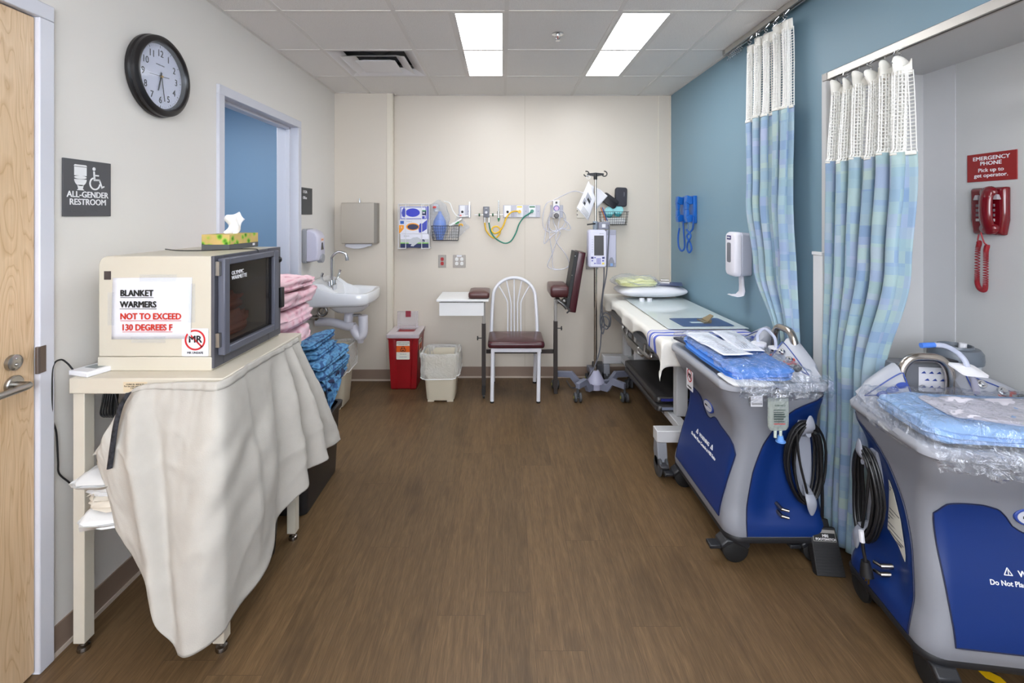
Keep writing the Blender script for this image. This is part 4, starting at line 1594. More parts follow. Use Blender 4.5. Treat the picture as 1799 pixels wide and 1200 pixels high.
# ---------------------------------------------------------------- wastebaskets with liners
def wastebasket(label, cx, cy, h, w, d, liner_drop, seed):
    t = thing('wastebasket', label, 'wastebasket', (cx, cy, 0), 0, None)
    body = mat('beige_bin', (218, 208, 186), 0.45)
    b = MB()
    def ring(k, z, r=0.045):
        return [V((cx + x, cy + y, z)) for x, y in rrect(-w / 2 * k, -d / 2 * k, w / 2 * k, d / 2 * k, r * k, 8)]
    b.rings([ring(0.60, 0.012), ring(0.76, 0.012), ring(0.79, 0.02), ring(0.99, h - 0.014), ring(1.03, h - 0.012), ring(1.03, h), ring(0.985, h), ring(0.77, 0.03)])
    obj('bin', b, body, t)
    for x in (-0.27, 0.27):
        for y in (-0.36, 0.30):
            b = MB()
            b.box(cx + x * w - 0.025, cy + y * d, 0, cx + x * w + 0.025, cy + (y + 0.06) * d, 0.013)
            obj('foot', b, body, t)
    g = film('bin_liner', tint=(236, 234, 228), clear=0.6, crumple=0.9, scale=26, rough=0.25)
    b = MB()
    prof = [(0.90, h - 0.16), (0.95, h - 0.05), (1.00, h + 0.010), (1.035, h + 0.024), (1.08, h + 0.014), (1.085, h - 0.05), (1.10, h - liner_drop * 0.7), (1.07, h - liner_drop)]
    P = [V(p + (0,)) for p in prof]
    def liner(u, v):
        q = poly_at(P, v)
        a = u * 2 * PI
        r = rrect(-w / 2 * q.x, -d / 2 * q.x, w / 2 * q.x, d / 2 * q.x, 0.05, 8)
        n = len(r)
        i = int(u * n) % n
        f = u * n - int(u * n)
        x, y = lerp(r[i][0], r[(i + 1) % n][0], f), lerp(r[i][1], r[(i + 1) % n][1], f)
        k = 0.007 * nz((math.cos(a) * 4, math.sin(a) * 4, v * 5 + seed), 1) + 0.004 * nz((math.cos(a) * 14, math.sin(a) * 14, v * 4), 1, seed)
        l = math.hypot(x, y)
        m = 1 if v > 0.35 else 0.5
        return V((cx + x + x / l * k * m * 2, cy + y + y / l * k * m * 2, q.y + (0.012 * nz((math.cos(a) * 2, math.sin(a) * 2, seed), 1.2) + (0.03 * math.sin(a + 0.7) - 0.02) * max(0, v - 0.6) * 2) * (1 if v > 0.2 else 0)))
    b.grid(liner, 110, 26, wrap=True)
    ln = obj('liner', b, g, t, smooth=70)
    b = MB()
    b.tube([liner(k / 60, 1.0) for k in range(60)], 0.004, 6, 0, True)
    obj('liner_hem', b, mat('liner_hem', (232, 232, 230), 0.5), ln)
    return t
wastebasket('beige wastebasket with clear liner standing between the red bin and the chair', pxb(776, 3.92), 3.935, 0.372, 0.285, 0.26, 0.14, 3)
wastebasket('beige wastebasket with clear liner under the sink behind the blue gowns', -1.36, 3.78, 0.46, 0.34, 0.26, 0.16, 8)

# ---------------------------------------------------------------- red sharps container
x0, x1, h = -0.972, -0.718, 0.48
y0, y1 = 4.085, 4.395
t = thing('sharps_container', 'red sharps container with open clear lid on the floor', 'sharps container', ((x0 + x1) / 2, (y0 + y1) / 2, 0))
redm = mat('sharps_red', (146, 14, 24), 0.35, vary=0.08, vscale=12)
b = MB()
xm = (x0 + x1) / 2
def sring(k, z, y0=y0, y1=y1):
    a = 0.018 * (1 - k)
    return [V((x, y, z)) for x, y in ((x0 + a, y0 + a), (x0 + 0.045 + a, y0 + a), (x0 + 0.052 + a, y0 + 0.009 + a), (x1 - 0.052 - a, y0 + 0.009 + a), (x1 - 0.045 - a, y0 + a), (x1 - a, y0 + a), (x1 - a, y1 - a), (x0 + a, y1 - a))]
b.rings([sring(-0.6, 0.0), sring(0, 0.012), sring(1, h - 0.045)])
b.rings([[V((x, y, z)) for x, y in ((x0 - 0.006, y0 - 0.006), (x1 + 0.006, y0 - 0.006), (x1 + 0.006, y1), (x0 - 0.006, y1))] for z in (h - 0.045, h - 0.016)])
obj('bin', b, redm, t, bevel=0.005)
clr = film('frosted_lid', tint=(226, 216, 220), clear=0.45, crumple=0, rough=0.2)
b = MB()
zt = h - 0.0158
b.box(x0 - 0.012, y0 - 0.012, zt, xm - 0.075, y1, zt + 0.014)
b.box(xm + 0.075, y0 - 0.012, zt, x1 + 0.012, y1, zt + 0.014)
b.box(xm - 0.075, y0 - 0.012, zt, xm + 0.075, y0 + 0.09, zt + 0.014)
b.box(xm - 0.075, y1 - 0.08, zt, xm + 0.075, y1, zt + 0.014)
b.box(x0 - 0.012, y0 - 0.014, zt - 0.018, x1 + 0.012, y0 - 0.011, zt + 0.012)
b.box(x0 + 0.055, y0 - 0.018, zt - 0.012, x1 - 0.055, y0 - 0.014, zt + 0.004)
obj('lid', b, clr, t, bevel=0.002)
b = MB()
b.box(xm - 0.078, y0 + 0.092, zt - 0.02, xm + 0.078, y1 - 0.082, zt - 0.016)
obj('opening', b, mat('dark_red_inside', (90, 8, 14), 0.6), t, smooth=0)
b = MB()
yl = y1 - 0.085
fx0, fx1, fz0, fz1 = xm - 0.098, xm + 0.088, zt + 0.014, zt + 0.165
b.box(fx0, yl, fz0, fx1, yl + 0.003, fz1)
for xx in (fx0, fx0 + 0.02, fx1 - 0.024, fx1 - 0.004):
    b.box(xx, yl - 0.005, fz0, xx + 0.004, yl, fz1)
for zz_ in (fz0, fz0 + 0.03, fz1 - 0.004):
    b.box(fx0, yl - 0.005, zz_, fx1, yl, zz_ + 0.004)
fl = obj('open_flap', b, film('clear_lid', tint=(235, 228, 230), clear=0.78, crumple=0, rough=0.1), t, smooth=0)
b = MB()
b.box(xm - 0.022, yl - 0.008, fz1 - 0.05, xm + 0.024, yl - 0.004, fz1 + 0.004)
obj('red_tab', b, mat('translucent_red', (150, 60, 74), 0.3), fl)
lab_m = mat('label_white', (228, 226, 214), 0.5)
lx0, lx1, lz0, lz1 = xm - 0.058, xm + 0.055, 0.262, 0.418
def biohaz(p, M, o, xd, w, hgt):
    """sharps label: white card, orange band with the biohazard trefoil"""
    xd = V(xd)
    nd = xd.cross(V((0, 0, 1)))
    T = Matrix(((xd.x, 0, nd.x, o[0]), (xd.y, 0, nd.y, o[1]), (0, 1, 0, o[2]), (0, 0, 0, 1)))
    b = MB()
    b.T = T
    b.prism(rrect(-w / 2, 0, w / 2, hgt, 0.008), 0, 0.0008)
    s = obj('hazard_label', b, lab_m, p, smooth=0, label='white and orange biohazard label')
    b = MB()
    b.T = T
    b.prism([(-w / 2, hgt * 0.40), (w / 2, hgt * 0.40), (w / 2, hgt * 0.74), (-w / 2, hgt * 0.74)], 0.0009, 0.0013)
    obj('orange_band', b, mat('biohazard_orange', (226, 96, 20), 0.5), s, smooth=0)
    b = MB()
    b.T = T
    c = V((0, hgt * 0.565, 0))
    rr = hgt * 0.085
    for k in range(3):
        a = PI / 2 + k * 2 * PI / 3
        cc = c + V((math.cos(a), math.sin(a), 0)) * rr * 0.95
        for j in range(16):
            a0 = a - PI + 0.45 + (2 * PI - 0.9) * j / 16
            a1 = a - PI + 0.45 + (2 * PI - 0.9) * (j + 1) / 16
            b.prism([(cc.x + q * math.cos(e), cc.y + q * math.sin(e)) for q, e in ((rr, a0), (rr, a1), (rr * 0.66, a1), (rr * 0.66, a0))], 0.0014, 0.0017)
    for j in range(24):
        a0, a1 = 2 * PI * j / 24, 2 * PI * (j + 1) / 24
        b.prism([(c.x + q * math.cos(e), c.y + q * math.sin(e)) for q, e in ((rr * 0.85, a0), (rr * 0.85, a1), (rr * 0.65, a1), (rr * 0.65, a0))], 0.0018, 0.0021)
    obj('biohazard_symbol', b, INK, s, smooth=0)
    for txt, zf, sz in (('SHARPS CONTAINER', 0.88, 0.075), ('FOR SHARPS ONLY', 0.79, 0.06), ('BIOHAZARD', 0.425, 0.055), ('Close when full', 0.28, 0.055), ('DO NOT REUSE', 0.12, 0.055)):
        text('lettering', txt, hgt * sz, INK if zf > 0.2 else mat('blue_ink', (50, 60, 150), 0.5), s, T @ V((0, hgt * zf, 0.0018)), xd, UP)
biohaz(t, None, (xm - 0.002, y0 + 0.0075, lz0), (1, 0, 0), 0.113, 0.156)
biohaz(t, None, (x1 + 0.0009, (y0 + y1) / 2 - 0.05, lz0), (0, 1, 0), 0.113, 0.156)

# ---------------------------------------------------------------- glove box rack
gy = YB - 0.105
x0, x1, z0, z1 = pxb(700, gy), pxb(754, gy), pzb(436, gy), pzb(360, gy)
t = thing('glove_rack', 'white wire wall rack holding three glove boxes', 'rack', ((x0 + x1) / 2, YB - 0.05, z0))
wm = mat('white_wire', (228, 228, 230), 0.4)
b = MB()
for xx in (x0, x1):
    b.tube([(xx, YB - 0.004, z1 + 0.008), (xx, gy - 0.004, z1 + 0.008), (xx, gy - 0.004, z0), (xx, YB - 0.004, z0)], 0.0032, 8, 0)
for xx in (lerp(x0, x1, 0.24), lerp(x0, x1, 0.76)):
    b.tube([(xx, gy - 0.004, z1 + 0.008), (xx, gy - 0.006, z0 - 0.004), (xx, YB - 0.006, z0 - 0.004)], 0.0034, 8, 0)
    b.tube([(xx, YB - 0.004, z1 + 0.008), (xx, YB - 0.004, z0)], 0.003, 8, 0)
for zz_ in (z1 + 0.008, z0):
    b.tube([(x0 - 0.006, YB - 0.004, zz_), (x1 + 0.006, YB - 0.004, zz_)], 0.003, 8, 0)
b.tube([(x0 - 0.006, gy - 0.006, z0), (lerp(x0, x1, 0.24), gy - 0.006, z0 - 0.004)], 0.0036, 8, 0)
b.tube([(lerp(x0, x1, 0.76), gy - 0.006, z0 - 0.004), (x1 + 0.008, gy - 0.006, z0)], 0.0036, 8, 0)
b.tube([(x0, gy - 0.004, z1 + 0.008), (x1, gy - 0.004, z1 + 0.008)], 0.0030, 8, 0)
obj('wire_frame', b, wm, t)
def glovebox(label, xa, xb, za, zb, body, extra):
    t = thing('glove_box', label, 'glove box', ((xa + xb) / 2, gy + 0.04, za), 0, 'glove boxes in the wall rack')
    b = MB()
    b.box(xa, gy, za, xb, YB - 0.012, zb)
    c = obj('carton', b, body, t, smooth=0)
    for nm, poly, d, m in extra:
        b = MB()
        b.prism([(lerp(xa, xb, u), lerp(za, zb, v)) for u, v in poly], gy - d, gy + 0.0005, 'xz')
        obj(nm, b, m, c, smooth=0)
    return t, c
def ell(cu, cv, ru, rv, n=24):
    return [(cu + ru * math.cos(2 * PI * k / n), cv + rv * math.sin(2 * PI * k / n)) for k in range(n)]
rc = lambda a, b_, c, d: [(a, b_), (c, b_), (c, d), (a, d)]
gblue = mat('glove_blue', (62, 74, 178), 0.5)
gdeep = mat('glove_deep_blue', (20, 40, 190), 0.35, bump=0.5, bscale=60)
gnavy = mat('box_navy', (22, 34, 84), 0.5)
ggreen = mat('box_green', (50, 140, 80), 0.5)
gwhite = mat('box_white', (226, 226, 236), 0.5)
h3 = (z1 - z0) / 3
xi0, xi1 = x0 + 0.012, x1 - 0.012
t3, c3 = glovebox('glove box marked L with white gloves pictured, bottom of the rack', xi0 + 0.006, xi1 + 0.006, z0 + 0.004, z0 + h3 - 0.002, gwhite,
    [('grey_band', rc(0, 0.36, 1, 0.62), 0.0004, mat('box_grey', (190, 192, 196), 0.5)), ('navy_band', rc(0, 0, 1, 0.30), 0.0006, gnavy), ('lime_band', rc(0, 0.30, 1, 0.38), 0.0008, mat('box_lime', (140, 200, 90), 0.5)),
     ('pictured_glove', [(0.28, 0.42), (0.33, 0.58), (0.45, 0.74), (0.6, 0.78), (0.70, 0.66), (0.68, 0.44), (0.56, 0.26), (0.46, 0.10), (0.36, 0.12), (0.40, 0.26), (0.30, 0.28)], 0.0011, mat('glove_print', (196, 198, 204), 0.6)), ('size_disc', ell(0.81, 0.5, 0.055, 0.11), 0.0011, gnavy)])
text('size_letter', 'L', 0.017, WHITE_INK, c3, (lerp(xi0, xi1, 0.81) + 0.006, gy - 0.0013, z0 + 0.057), (1, 0, 0), UP, bold=0.0008)
text('maker_name', 'McKESSON', 0.010, mat('grey_ink', (90, 100, 96), 0.6), c3, (lerp(xi0, xi1, 0.22) + 0.006, gy - 0.0013, z0 + 0.105), (1, 0, 0), UP)
t2, c2 = glovebox('glove box marked S with orange corner, middle of the rack', xi0 - 0.006, xi1 - 0.004, z0 + h3, z0 + 2 * h3 - 0.004, gwhite,
    [('orange_corner', [(0, 0), (0.07, 0.12), (0.17, 0.36), (0.17, 0.62), (0, 0.62)], 0.0004, mat('box_orange', (238, 152, 24), 0.5)), ('blue_mark', rc(0.04, 0.70, 0.17, 0.92), 0.0004, mat('box_blue', (40, 90, 170), 0.5)),
     ('pictured_glove', [(0.70, 0.08), (0.80, 0.10), (0.98, 0.34), (1.0, 1.0), (0.90, 0.86), (0.84, 0.74), (0.74, 0.74), (0.68, 0.5)], 0.0006, gblue),
     ('opening_ring', ell(0.48, 0.5, 0.235, 0.27), 0.0008, mat('box_orange', )), ('opening', ell(0.49, 0.49, 0.195, 0.2), 0.0012, mat('glove_dark_blue', (12, 16, 70), 0.3, bump=0.5, bscale=60))])
text('size_letter', 'S', 0.022, WHITE_INK, c2, (lerp(xi0, xi1, 0.085) - 0.006, gy - 0.0008, z0 + h3 + 0.050), (1, 0, 0), UP, bold=0.0008)
text('maker_name', 'F-Guard 15', 0.010, mat('grey_ink', ), c2, (lerp(xi0, xi1, 0.36) - 0.006, gy - 0.0008, z0 + h3 + 0.106), (1, 0, 0), UP)
t1, c1 = glovebox('glove box marked M with blue gloves showing, top of the rack', xi0, xi1 + 0.006, z0 + 2 * h3 - 0.002, z0 + 3 * h3 - 0.012, gwhite,
    [('blue_border', rc(0.02, 0.04, 0.93, 0.96), 0.0004, gblue), ('white_field', rc(0.05, 0.09, 0.90, 0.91), 0.0007, gwhite),
     ('blue_end', rc(0.95, 0, 1.0, 1), 0.0006, gblue), ('pictured_glove', [(0.06, 0.5), (0.09, 0.24), (0.16, 0.16), (0.22, 0.4), (0.20, 0.74), (0.15, 0.92), (0.09, 0.74)], 0.0010, gblue),
     ('opening', ell(0.45, 0.52, 0.25, 0.32), 0.0016, gdeep), ('green_band', rc(0.75, 0.62, 0.92, 0.70), 0.0010, ggreen), ('size_block', rc(0.75, 0.32, 0.92, 0.62), 0.0010, gnavy), ('blue_mark', rc(0.76, 0.06, 0.87, 0.26), 0.0010, gblue)])
text('size_letter', 'M', 0.022, WHITE_INK, c1, (lerp(xi0, xi1 + 0.006, 0.835), gy - 0.0013, z0 + 2 * h3 + 0.068), (-1, 0, 0), (0, 0, -1), bold=0.0008)

# ---------------------------------------------------------------- wire baskets on the wall
def wire_basket(label, xa, xb, za, zb, tap, d=0.115):
    t = thing('wire_basket', label, 'basket', ((xa + xb) / 2, YB - d / 2, za))
    m = mat('dark_wire', (60, 58, 60), 0.45)
    b = MB()
    yb, yf_ = YB - 0.006, YB - d
    def q(u, v, s):                     # front (s=0) and side points, tapering down
        k = tap * (1 - v)
        return V((lerp(xa + k, xb - k, u), yf_ + (1 - v) * 0.03, lerp(za, zb, v)))
    for r, v in ((0.0026, 1.0), (0.0024, 0.0)):
        k = tap * (1 - v)
        z_ = lerp(za, zb, v)
        f_ = yf_ + (1 - v) * 0.03
        b.tube([(xa + k, yb, z_), (xa + k, f_, z_), (xb - k, f_, z_), (xb - k, yb, z_)], r, 6, 0, True)
    obj('rim_wires', b, m, t)
    b = MB()
    for i in range(1, 12):
        u = i / 12
        b.tube([q(u, 1, 0), q(u, 0, 0), V((q(u, 0, 0).x, yb, za))], 0.0011, 5, 0)
    for j in range(1, 5):
        v = j / 5
        k = tap * (1 - v)
        z_ = lerp(za, zb, v)
        f_ = yf_ + (1 - v) * 0.03
        b.tube([(xa + k, yb, z_), (xa + k, f_, z_), (xb - k, f_, z_), (xb - k, yb, z_)], 0.0011, 5, 0)
    for i in range(1, 5):
        y_ = lerp(yf_, yb, i / 5)
        for s, xx in ((1, xa), (-1, xb)):
            b.tube([(xx, y_, zb), (xx + s * tap, lerp(yf_ + 0.03, yb, i / 5), za)], 0.0011, 5, 0)
    obj('mesh_wires', b, m, t)
    return t
by = YB - 0.115
bx0, bx1, bz0, bz1 = pxb(757, by), pxb(806, by), pzb(423, by), pzb(397, by)
wire_basket('black wire wall basket holding a blue resuscitator in a clear bag', bx0, bx1, bz0, bz1, 0.012)
# resuscitator: bulb, valve, mask in a clear bag
cxr, cyr = bx0 + 0.072, YB - 0.06
RS = Matrix.Translation((cxr, cyr, bz0 + 0.003)) @ Matrix.Diagonal((1.25, 0.95, 1.32, 1)) @ Matrix.Translation((-cxr, -cyr, -bz0 - 0.003))
t = thing('resuscitator', 'blue bag resuscitator in a clear plastic bag standing in the basket', 'resuscitator', (cxr, cyr, bz0 + 0.003))
b = MB()
b.T = RS
b.lathe([(0.004, 0.005), (0.026, 0.006), (0.030, 0.03), (0.046, 0.065), (0.050, 0.10), (0.044, 0.135), (0.028, 0.165), (0.014, 0.185), (0.012, 0.20), (0.003, 0.201)], (cxr, cyr, bz0))
obj('bulb', b, mat('silicone_blue', (112, 140, 206), 0.35), t)
b = MB()
b.T = RS
b.cyl((cxr - 0.02, cyr, bz0 + 0.20), (cxr - 0.03, cyr, bz0 + 0.245), 0.022, 0.020)
b.sphere((cxr - 0.028, cyr - 0.005, bz0 + 0.235), (0.026, 0.022, 0.020))
obj('valve', b, CLEAR, t)
b = MB()
b.T = RS
b.lathe([(0.002, 0.0), (0.013, 0.0), (0.012, 0.012), (0.002, 0.014)], (cxr - 0.035, cyr - 0.028, bz0 + 0.222))
obj('red_cap', b, mat('cap_red', (206, 60, 56), 0.4), t)
b = MB()
b.T = RS
def bagf(u, v):
    a = u * 2 * PI
    w = interp([(0, 0.05), (0.25, 0.072), (0.6, 0.075), (0.85, 0.058), (1, 0.012)], v)
    k = 1 + 0.14 * nz((math.cos(a) * 2, math.sin(a) * 2, v * 4), 1.2) + 0.08 * nz((math.cos(a) * 5, math.sin(a) * 5, v * 9), 1)
    return V((cxr - 0.008 + w * k * math.cos(a), cyr + 0.55 * w * k * math.sin(a), bz0 + 0.01 + v * 0.27))
b.grid(bagf, 40, 30, wrap=True)
obj('clear_bag', b, film('crinkled_bag', clear=0.86, crumple=1.0, scale=40, rough=0.08), t, smooth=70)
b = MB()
b.T = RS
b.tube([(cxr + 0.03, cyr, bz0 + 0.27), (cxr + 0.075, cyr - 0.02, bz0 + 0.255), (cxr + 0.10, cyr - 0.03, bz0 + 0.20), (cxr + 0.14, cyr - 0.04, bz0 + 0.165), (cxr + 0.21, cyr - 0.03, bz0 + 0.17)], 0.0035, 8)
obj('oxygen_tube', b, mat('milky_tube', (236, 236, 234), 0.3), t)
# bagged airway kit leaning out of the basket
kx = bx1 - 0.05
t = thing('airway_kit', 'clear bag of airway parts with yellow and green fittings leaning from the basket', 'medical kit', (kx, YB - 0.05, bz0 + 0.02))
def tilt(p):
    return V((kx + p[0], YB - 0.065 + p[1], bz0 + p[2]))
b = MB()
b.cyl(tilt((-0.035, -0.02, 0.13)), tilt((0.005, -0.02, 0.155)), 0.014)
b.cyl(tilt((0.005, -0.02, 0.155)), tilt((0.075, -0.015, 0.20)), 0.010)
obj('white_tube', b, mat('milky_tube', ), t)
b = MB()
b.cyl(tilt((0.02, -0.03, 0.150)), tilt((0.042, -0.035, 0.163)), 0.006)
b.sphere(tilt((0.043, -0.035, 0.164)), 0.008)
obj('green_tip', b, mat('cap_green', (40, 150, 80), 0.4), t)
b = MB()
b.tube([tilt((0.05, -0.035, 0.132)), tilt((0.062, -0.04, 0.147)), tilt((0.078, -0.04, 0.146)), tilt((0.084, -0.04, 0.132))], 0.006, 8)
obj('yellow_clip', b, mat('cap_yellow', (236, 176, 30), 0.4), t)
b = MB()
b.sphere(tilt((0.063, -0.01, 0.222)), (0.010, 0.008, 0.012))
obj('red_tip', b, mat('cap_pink', (226, 120, 112), 0.4), t)
b = MB()
K4 = [tilt((-0.055, 0.01, 0.02)), tilt((0.035, 0.0, 0.02)), tilt((0.04, -0.01, 0.245)), tilt((0.145, -0.01, 0.12))]
for sgn in (-1, 1):
    def kit(u, v, sgn=sgn):
        p = K4[0].lerp(K4[1], u).lerp(K4[2].lerp(K4[3], u), v)
        bul = math.sin(PI * u) * math.sin(PI * v)
        return p + V((0.006 * nz((u * 5, v * 5, 1), 1), sgn * (0.026 * bul + 0.006 * nz((u * 6, v * 6, sgn), 1)), 0.008 * nz((u * 5, v * 5, 9), 1)))
    b.grid(kit, 22, 22)
obj('clear_bag', b, mat('unused', ) if False else film('crinkled_bag', ), t, smooth=70)

bx0, bx1, bz0, bz1 = pxb(1056, by), pxb(1105, by), pzb(395, by), pzb(372, by)
wire_basket('black wire wall basket of cuffs and aqua lids above the bed head', bx0, bx1, bz0, bz1, 0.010)
for s, (xx, zz_, lab) in enumerate(((bx0 + 0.085, bz0 + 0.118, 'aqua round container nearer the pole in the right wall basket'), (bx0 + 0.168, bz0 + 0.130, 'aqua round container nearer the blue wall in the right wall basket'))):
    t = thing('round_container', lab, 'container', (xx, YB - 0.07, zz_ - 0.04))
    b = MB()
    b.cyl((xx, YB - 0.055, zz_ - 0.005), (xx, YB - 0.03, zz_ - 0.035), 0.040, 0.034, 28)
    obj('cup', b, mat('aqua_plastic', (70, 176, 184), 0.35), t)
    b = MB()
    b.lathe([(0.002, 0.0), (0.038, 0.0), (0.042, 0.004), (0.042, 0.014), (0.034, 0.015), (0.030, 0.010), (0.002, 0.010)], (xx, YB - 0.055, zz_ + 0.0), n=32)
    for i, v in enumerate(b.v):
        d = v - V((xx, YB - 0.055, zz_))
        b.v[i] = V((xx, YB - 0.06, zz_)) + V((d.x, -d.z * 0.8 + d.y * 0.25, d.y * 0.95 + d.z * 0.3))
    obj('lid', b, mat('aqua_pale', (150, 212, 216), 0.3), t)
def pouch(label, c, sz, rot, m, seed):
    b = MB()
    b.T = Matrix.Translation(c) @ Matrix.Rotation(rot, 4, 'Y')
    folded(b, -sz[0] / 2, sz[0] / 2, -sz[1] / 2, sz[1] / 2, 0, sz[2], seed=seed, wr=0.004, nf=1, nu=36, nv=24)
    return b
t = thing('cuff_pouch', 'slanted black leather pouch on the left in the right wall basket', 'pouch', (bx0 + 0.09, YB - 0.06, bz0 + 0.10))
b = MB()
b.T = Matrix.Translation((bx0 + 0.088, YB - 0.055, bz0 + 0.215)) @ Matrix.Rotation(math.radians(36), 4, 'Y')
b.rings([[V((x, y, z)) for x, z in rrect(-0.082 * k, -0.042 * k, 0.078 * k, 0.046 * k, 0.024 * k)] for y, k in ((-0.022, 0.9), (-0.016, 1), (0.016, 1), (0.022, 0.9))])
obj('body', b, mat('black_leather', (40, 38, 42), 0.45, bump=0.3, bscale=90), t, bevel=0.004)
b = MB()
b.T = Matrix.Translation((bx0 + 0.088, YB - 0.079, bz0 + 0.215)) @ Matrix.Rotation(math.radians(36), 4, 'Y')
b.tube([(-0.075, 0, 0.02), (0.0, -0.002, 0.014), (0.07, 0, 0.02)], 0.002, 6)
obj('zip', b, DARK, t)
t = thing('cuff_case', 'upright black zipped case on the right in the right wall basket', 'case', (bx0 + 0.19, YB - 0.05, bz0 + 0.12))
b = MB()
b.T = Matrix.Translation((bx0 + 0.193, YB - 0.045, bz0 + 0.250)) @ Matrix.Rotation(math.radians(2), 4, 'Y')
b.rings([[V((x, y, z)) for x, z in rrect(-0.052 * k, -0.085 * k, 0.052 * k, 0.085 * k, 0.02)] for y, k in ((-0.026, 0.93), (-0.02, 1), (0.02, 1), (0.026, 0.93))])
cs = obj('body', b, mat('dark_nylon', (44, 44, 54), 0.6, bump=0.3, bscale=150), t, bevel=0.004)
bT = b.T
b = MB()
b.T = bT
b.tube([(x, -0.008, z) for x, z in rrect(-0.053, -0.086, 0.053, 0.086, 0.02)], 0.002, 6, 0, True)
obj('zip', b, DARK, t)
text('lettering', 'OMRON', 0.010, mat('grey_print', (180, 180, 190), 0.5), cs, (bx0 + 0.214, YB - 0.0725, bz0 + 0.275), (0, 0, -1), (1, 0, 0))
for k, (m, dx, lab) in enumerate(((mat('pen_orange', (226, 120, 60), 0.4), 0.0, 'orange pen in the right wall basket'), (mat('pen_blue', (56, 80, 170), 0.4), 0.014, 'blue pen in the right wall basket'))):
    b = MB()
    b.cyl((bx0 + 0.004 + dx, YB - 0.085, bz0 + 0.155), (bx0 + 0.05 + dx, YB - 0.075, bz0 + 0.035), 0.0042)
    tag(obj('pen', b, m), lab, 'pen')
soft('wipe_packs', 'crumpled white wipe packs at the bottom of the right wall basket', 'wipes', white_cl, (bx0 + 0.016, bx1 - 0.016, YB - 0.078, YB - 0.010, bz0 + 0.004, 0.055), seed=71, wr=0.006, nf=3, nu=40, nv=24)

# ---------------------------------------------------------------- outlets and gas panels
plate_m = mat('steel_plate', (150, 144, 138), 0.4, 0.6)
def outlet_plate(name, label, x, z, w, h, m=plate_m, Y=YB):
    t = thing(name, label, 'outlet', (x, Y, z - h / 2))
    b = MB()
    b.box(x - w / 2, Y - 0.006, z - h / 2, x + w / 2, Y, z + h / 2)
    obj('plate', b, m, t, bevel=0.002)
    return t
def socket(t, x, z, m, Y=YB):
    b = MB()
    b.prism([(x + 0.017 * max(-0.85, min(0.85, math.cos(a))), z + 0.0165 * math.sin(a)) for a in [2 * PI * k / 24 for k in range(24)]], Y - 0.009, Y - 0.005, 'xz')
    s = obj('receptacle', b, m, t, bevel=0.001)
    b = MB()
    b.box(x - 0.007, Y - 0.0094, z - 0.001, x - 0.005, Y - 0.0088, z + 0.008)
    b.box(x + 0.005, Y - 0.0094, z - 0.001, x + 0.007, Y - 0.0088, z + 0.008)
    b.prism(ell(x, z - 0.008, 0.0025, 0.0025, 10), Y - 0.0094, Y - 0.0088, 'xz')
    obj('slots', b, INK, s, smooth=0)
t = outlet_plate('wall_outlet', 'red duplex outlet in a steel plate below the glove rack', pxb(777), pzb(459), 0.070, 0.115)
for dz in (0.020, -0.020):
    socket(t, pxb(777), pzb(459) + dz, mat('outlet_red', (176, 20, 26), 0.35))
t = outlet_plate('wall_outlet', 'white quad outlet in a steel plate below the wire basket', pxb(807), pzb(459), 0.115, 0.115)
for dx in (-0.023, 0.023):
    for dz in (0.020, -0.020):
        socket(t, pxb(807) + dx, pzb(459) + dz, mat('outlet_white', (232, 232, 230), 0.35))
b = MB()
b.box(pxb(807) - 0.024, YB - 0.0075, pzb(459) + 0.042, pxb(807) + 0.022, YB - 0.006, pzb(459) + 0.056)
obj('circuit_label', b, PAPER, t, smooth=0)
t = outlet_plate('wall_outlet', 'steel outlet plate behind the infusion pump', pxb(1040), pzb(462), 0.115, 0.115)
for dx in (-0.023, 0.023):
    for dz in (0.020, -0.020):
        socket(t, pxb(1040) + dx, pzb(462) + dz, mat('outlet_white', ))
t = outlet_plate('wall_outlet', 'ivory telephone plate behind the hanging sheet', pxb(1020), pzb(372), 0.072, 0.115, mat('ivory_plate', (222, 216, 204), 0.45))
b = MB()
for dz in (0.018, -0.018):
    b.box(pxb(1014) - 0.005, YB - 0.0068, pzb(374) + dz - 0.004, pxb(1014) + 0.005, YB - 0.0058, pzb(374) + dz + 0.004)
obj('jack_port', b, INK, t, smooth=0)
gasm = mat('gas_panel_grey', (166, 166, 176), 0.4, 0.3)
def gas_panel(label, x0, x1, z0, z1):
    t = thing('gas_panel', label, 'gas outlet panel', ((x0 + x1) / 2, YB, z0))
    b = MB()
    b.box(x0, YB - 0.012, z0, x1, YB, z1)
    obj('back_plate', b, gasm, t, bevel=0.002)
    return t
def gas_port(t, x0, x1, z0, z1, nm, m, band, port):
    b = MB()
    b.box(x0, YB - 0.016, z0, x1, YB - 0.0115, z1)
    p = obj(nm, b, m, t, bevel=0.001)
    if band:
        b = MB()
        b.box(x0 + 0.004, YB - 0.0168, z1 - 0.018, x1 - 0.004, YB - 0.0158, z1 - 0.006)
        obj('name_band', b, band, p, smooth=0)
    b = MB()
    xm_, zm = (x0 + x1) / 2, lerp(z0, z1, 0.45)
    b.lathe([(0.002, 0), (0.011, 0), (0.011, -0.005), (0.006, -0.006), (0.002, -0.004)], (xm_, YB - 0.0155, zm), 'y')
    obj('socket', b, port, p)
def latch_plate(t, x0, x1, z0, z1):
    b = MB()
    b.box(x0, YB - 0.0148, z0, x1, YB - 0.0115, z1)
    p = obj('latch_plate', b, mat('gas_panel_pale', (182, 182, 194), 0.4), t, bevel=0.001)
    b = MB()
    b.cyl(((x0 + x1) / 2, YB - 0.0160, (z0 + z1) / 2), ((x0 + x1) / 2, YB - 0.0145, (z0 + z1) / 2), 0.0035)
    obj('pin', b, mat('pin_blue', (60, 60, 130), 0.4), p)
z0, z1 = pzb(382), pzb(360.5)
pw = mat('port_white', (232, 232, 236), 0.4)
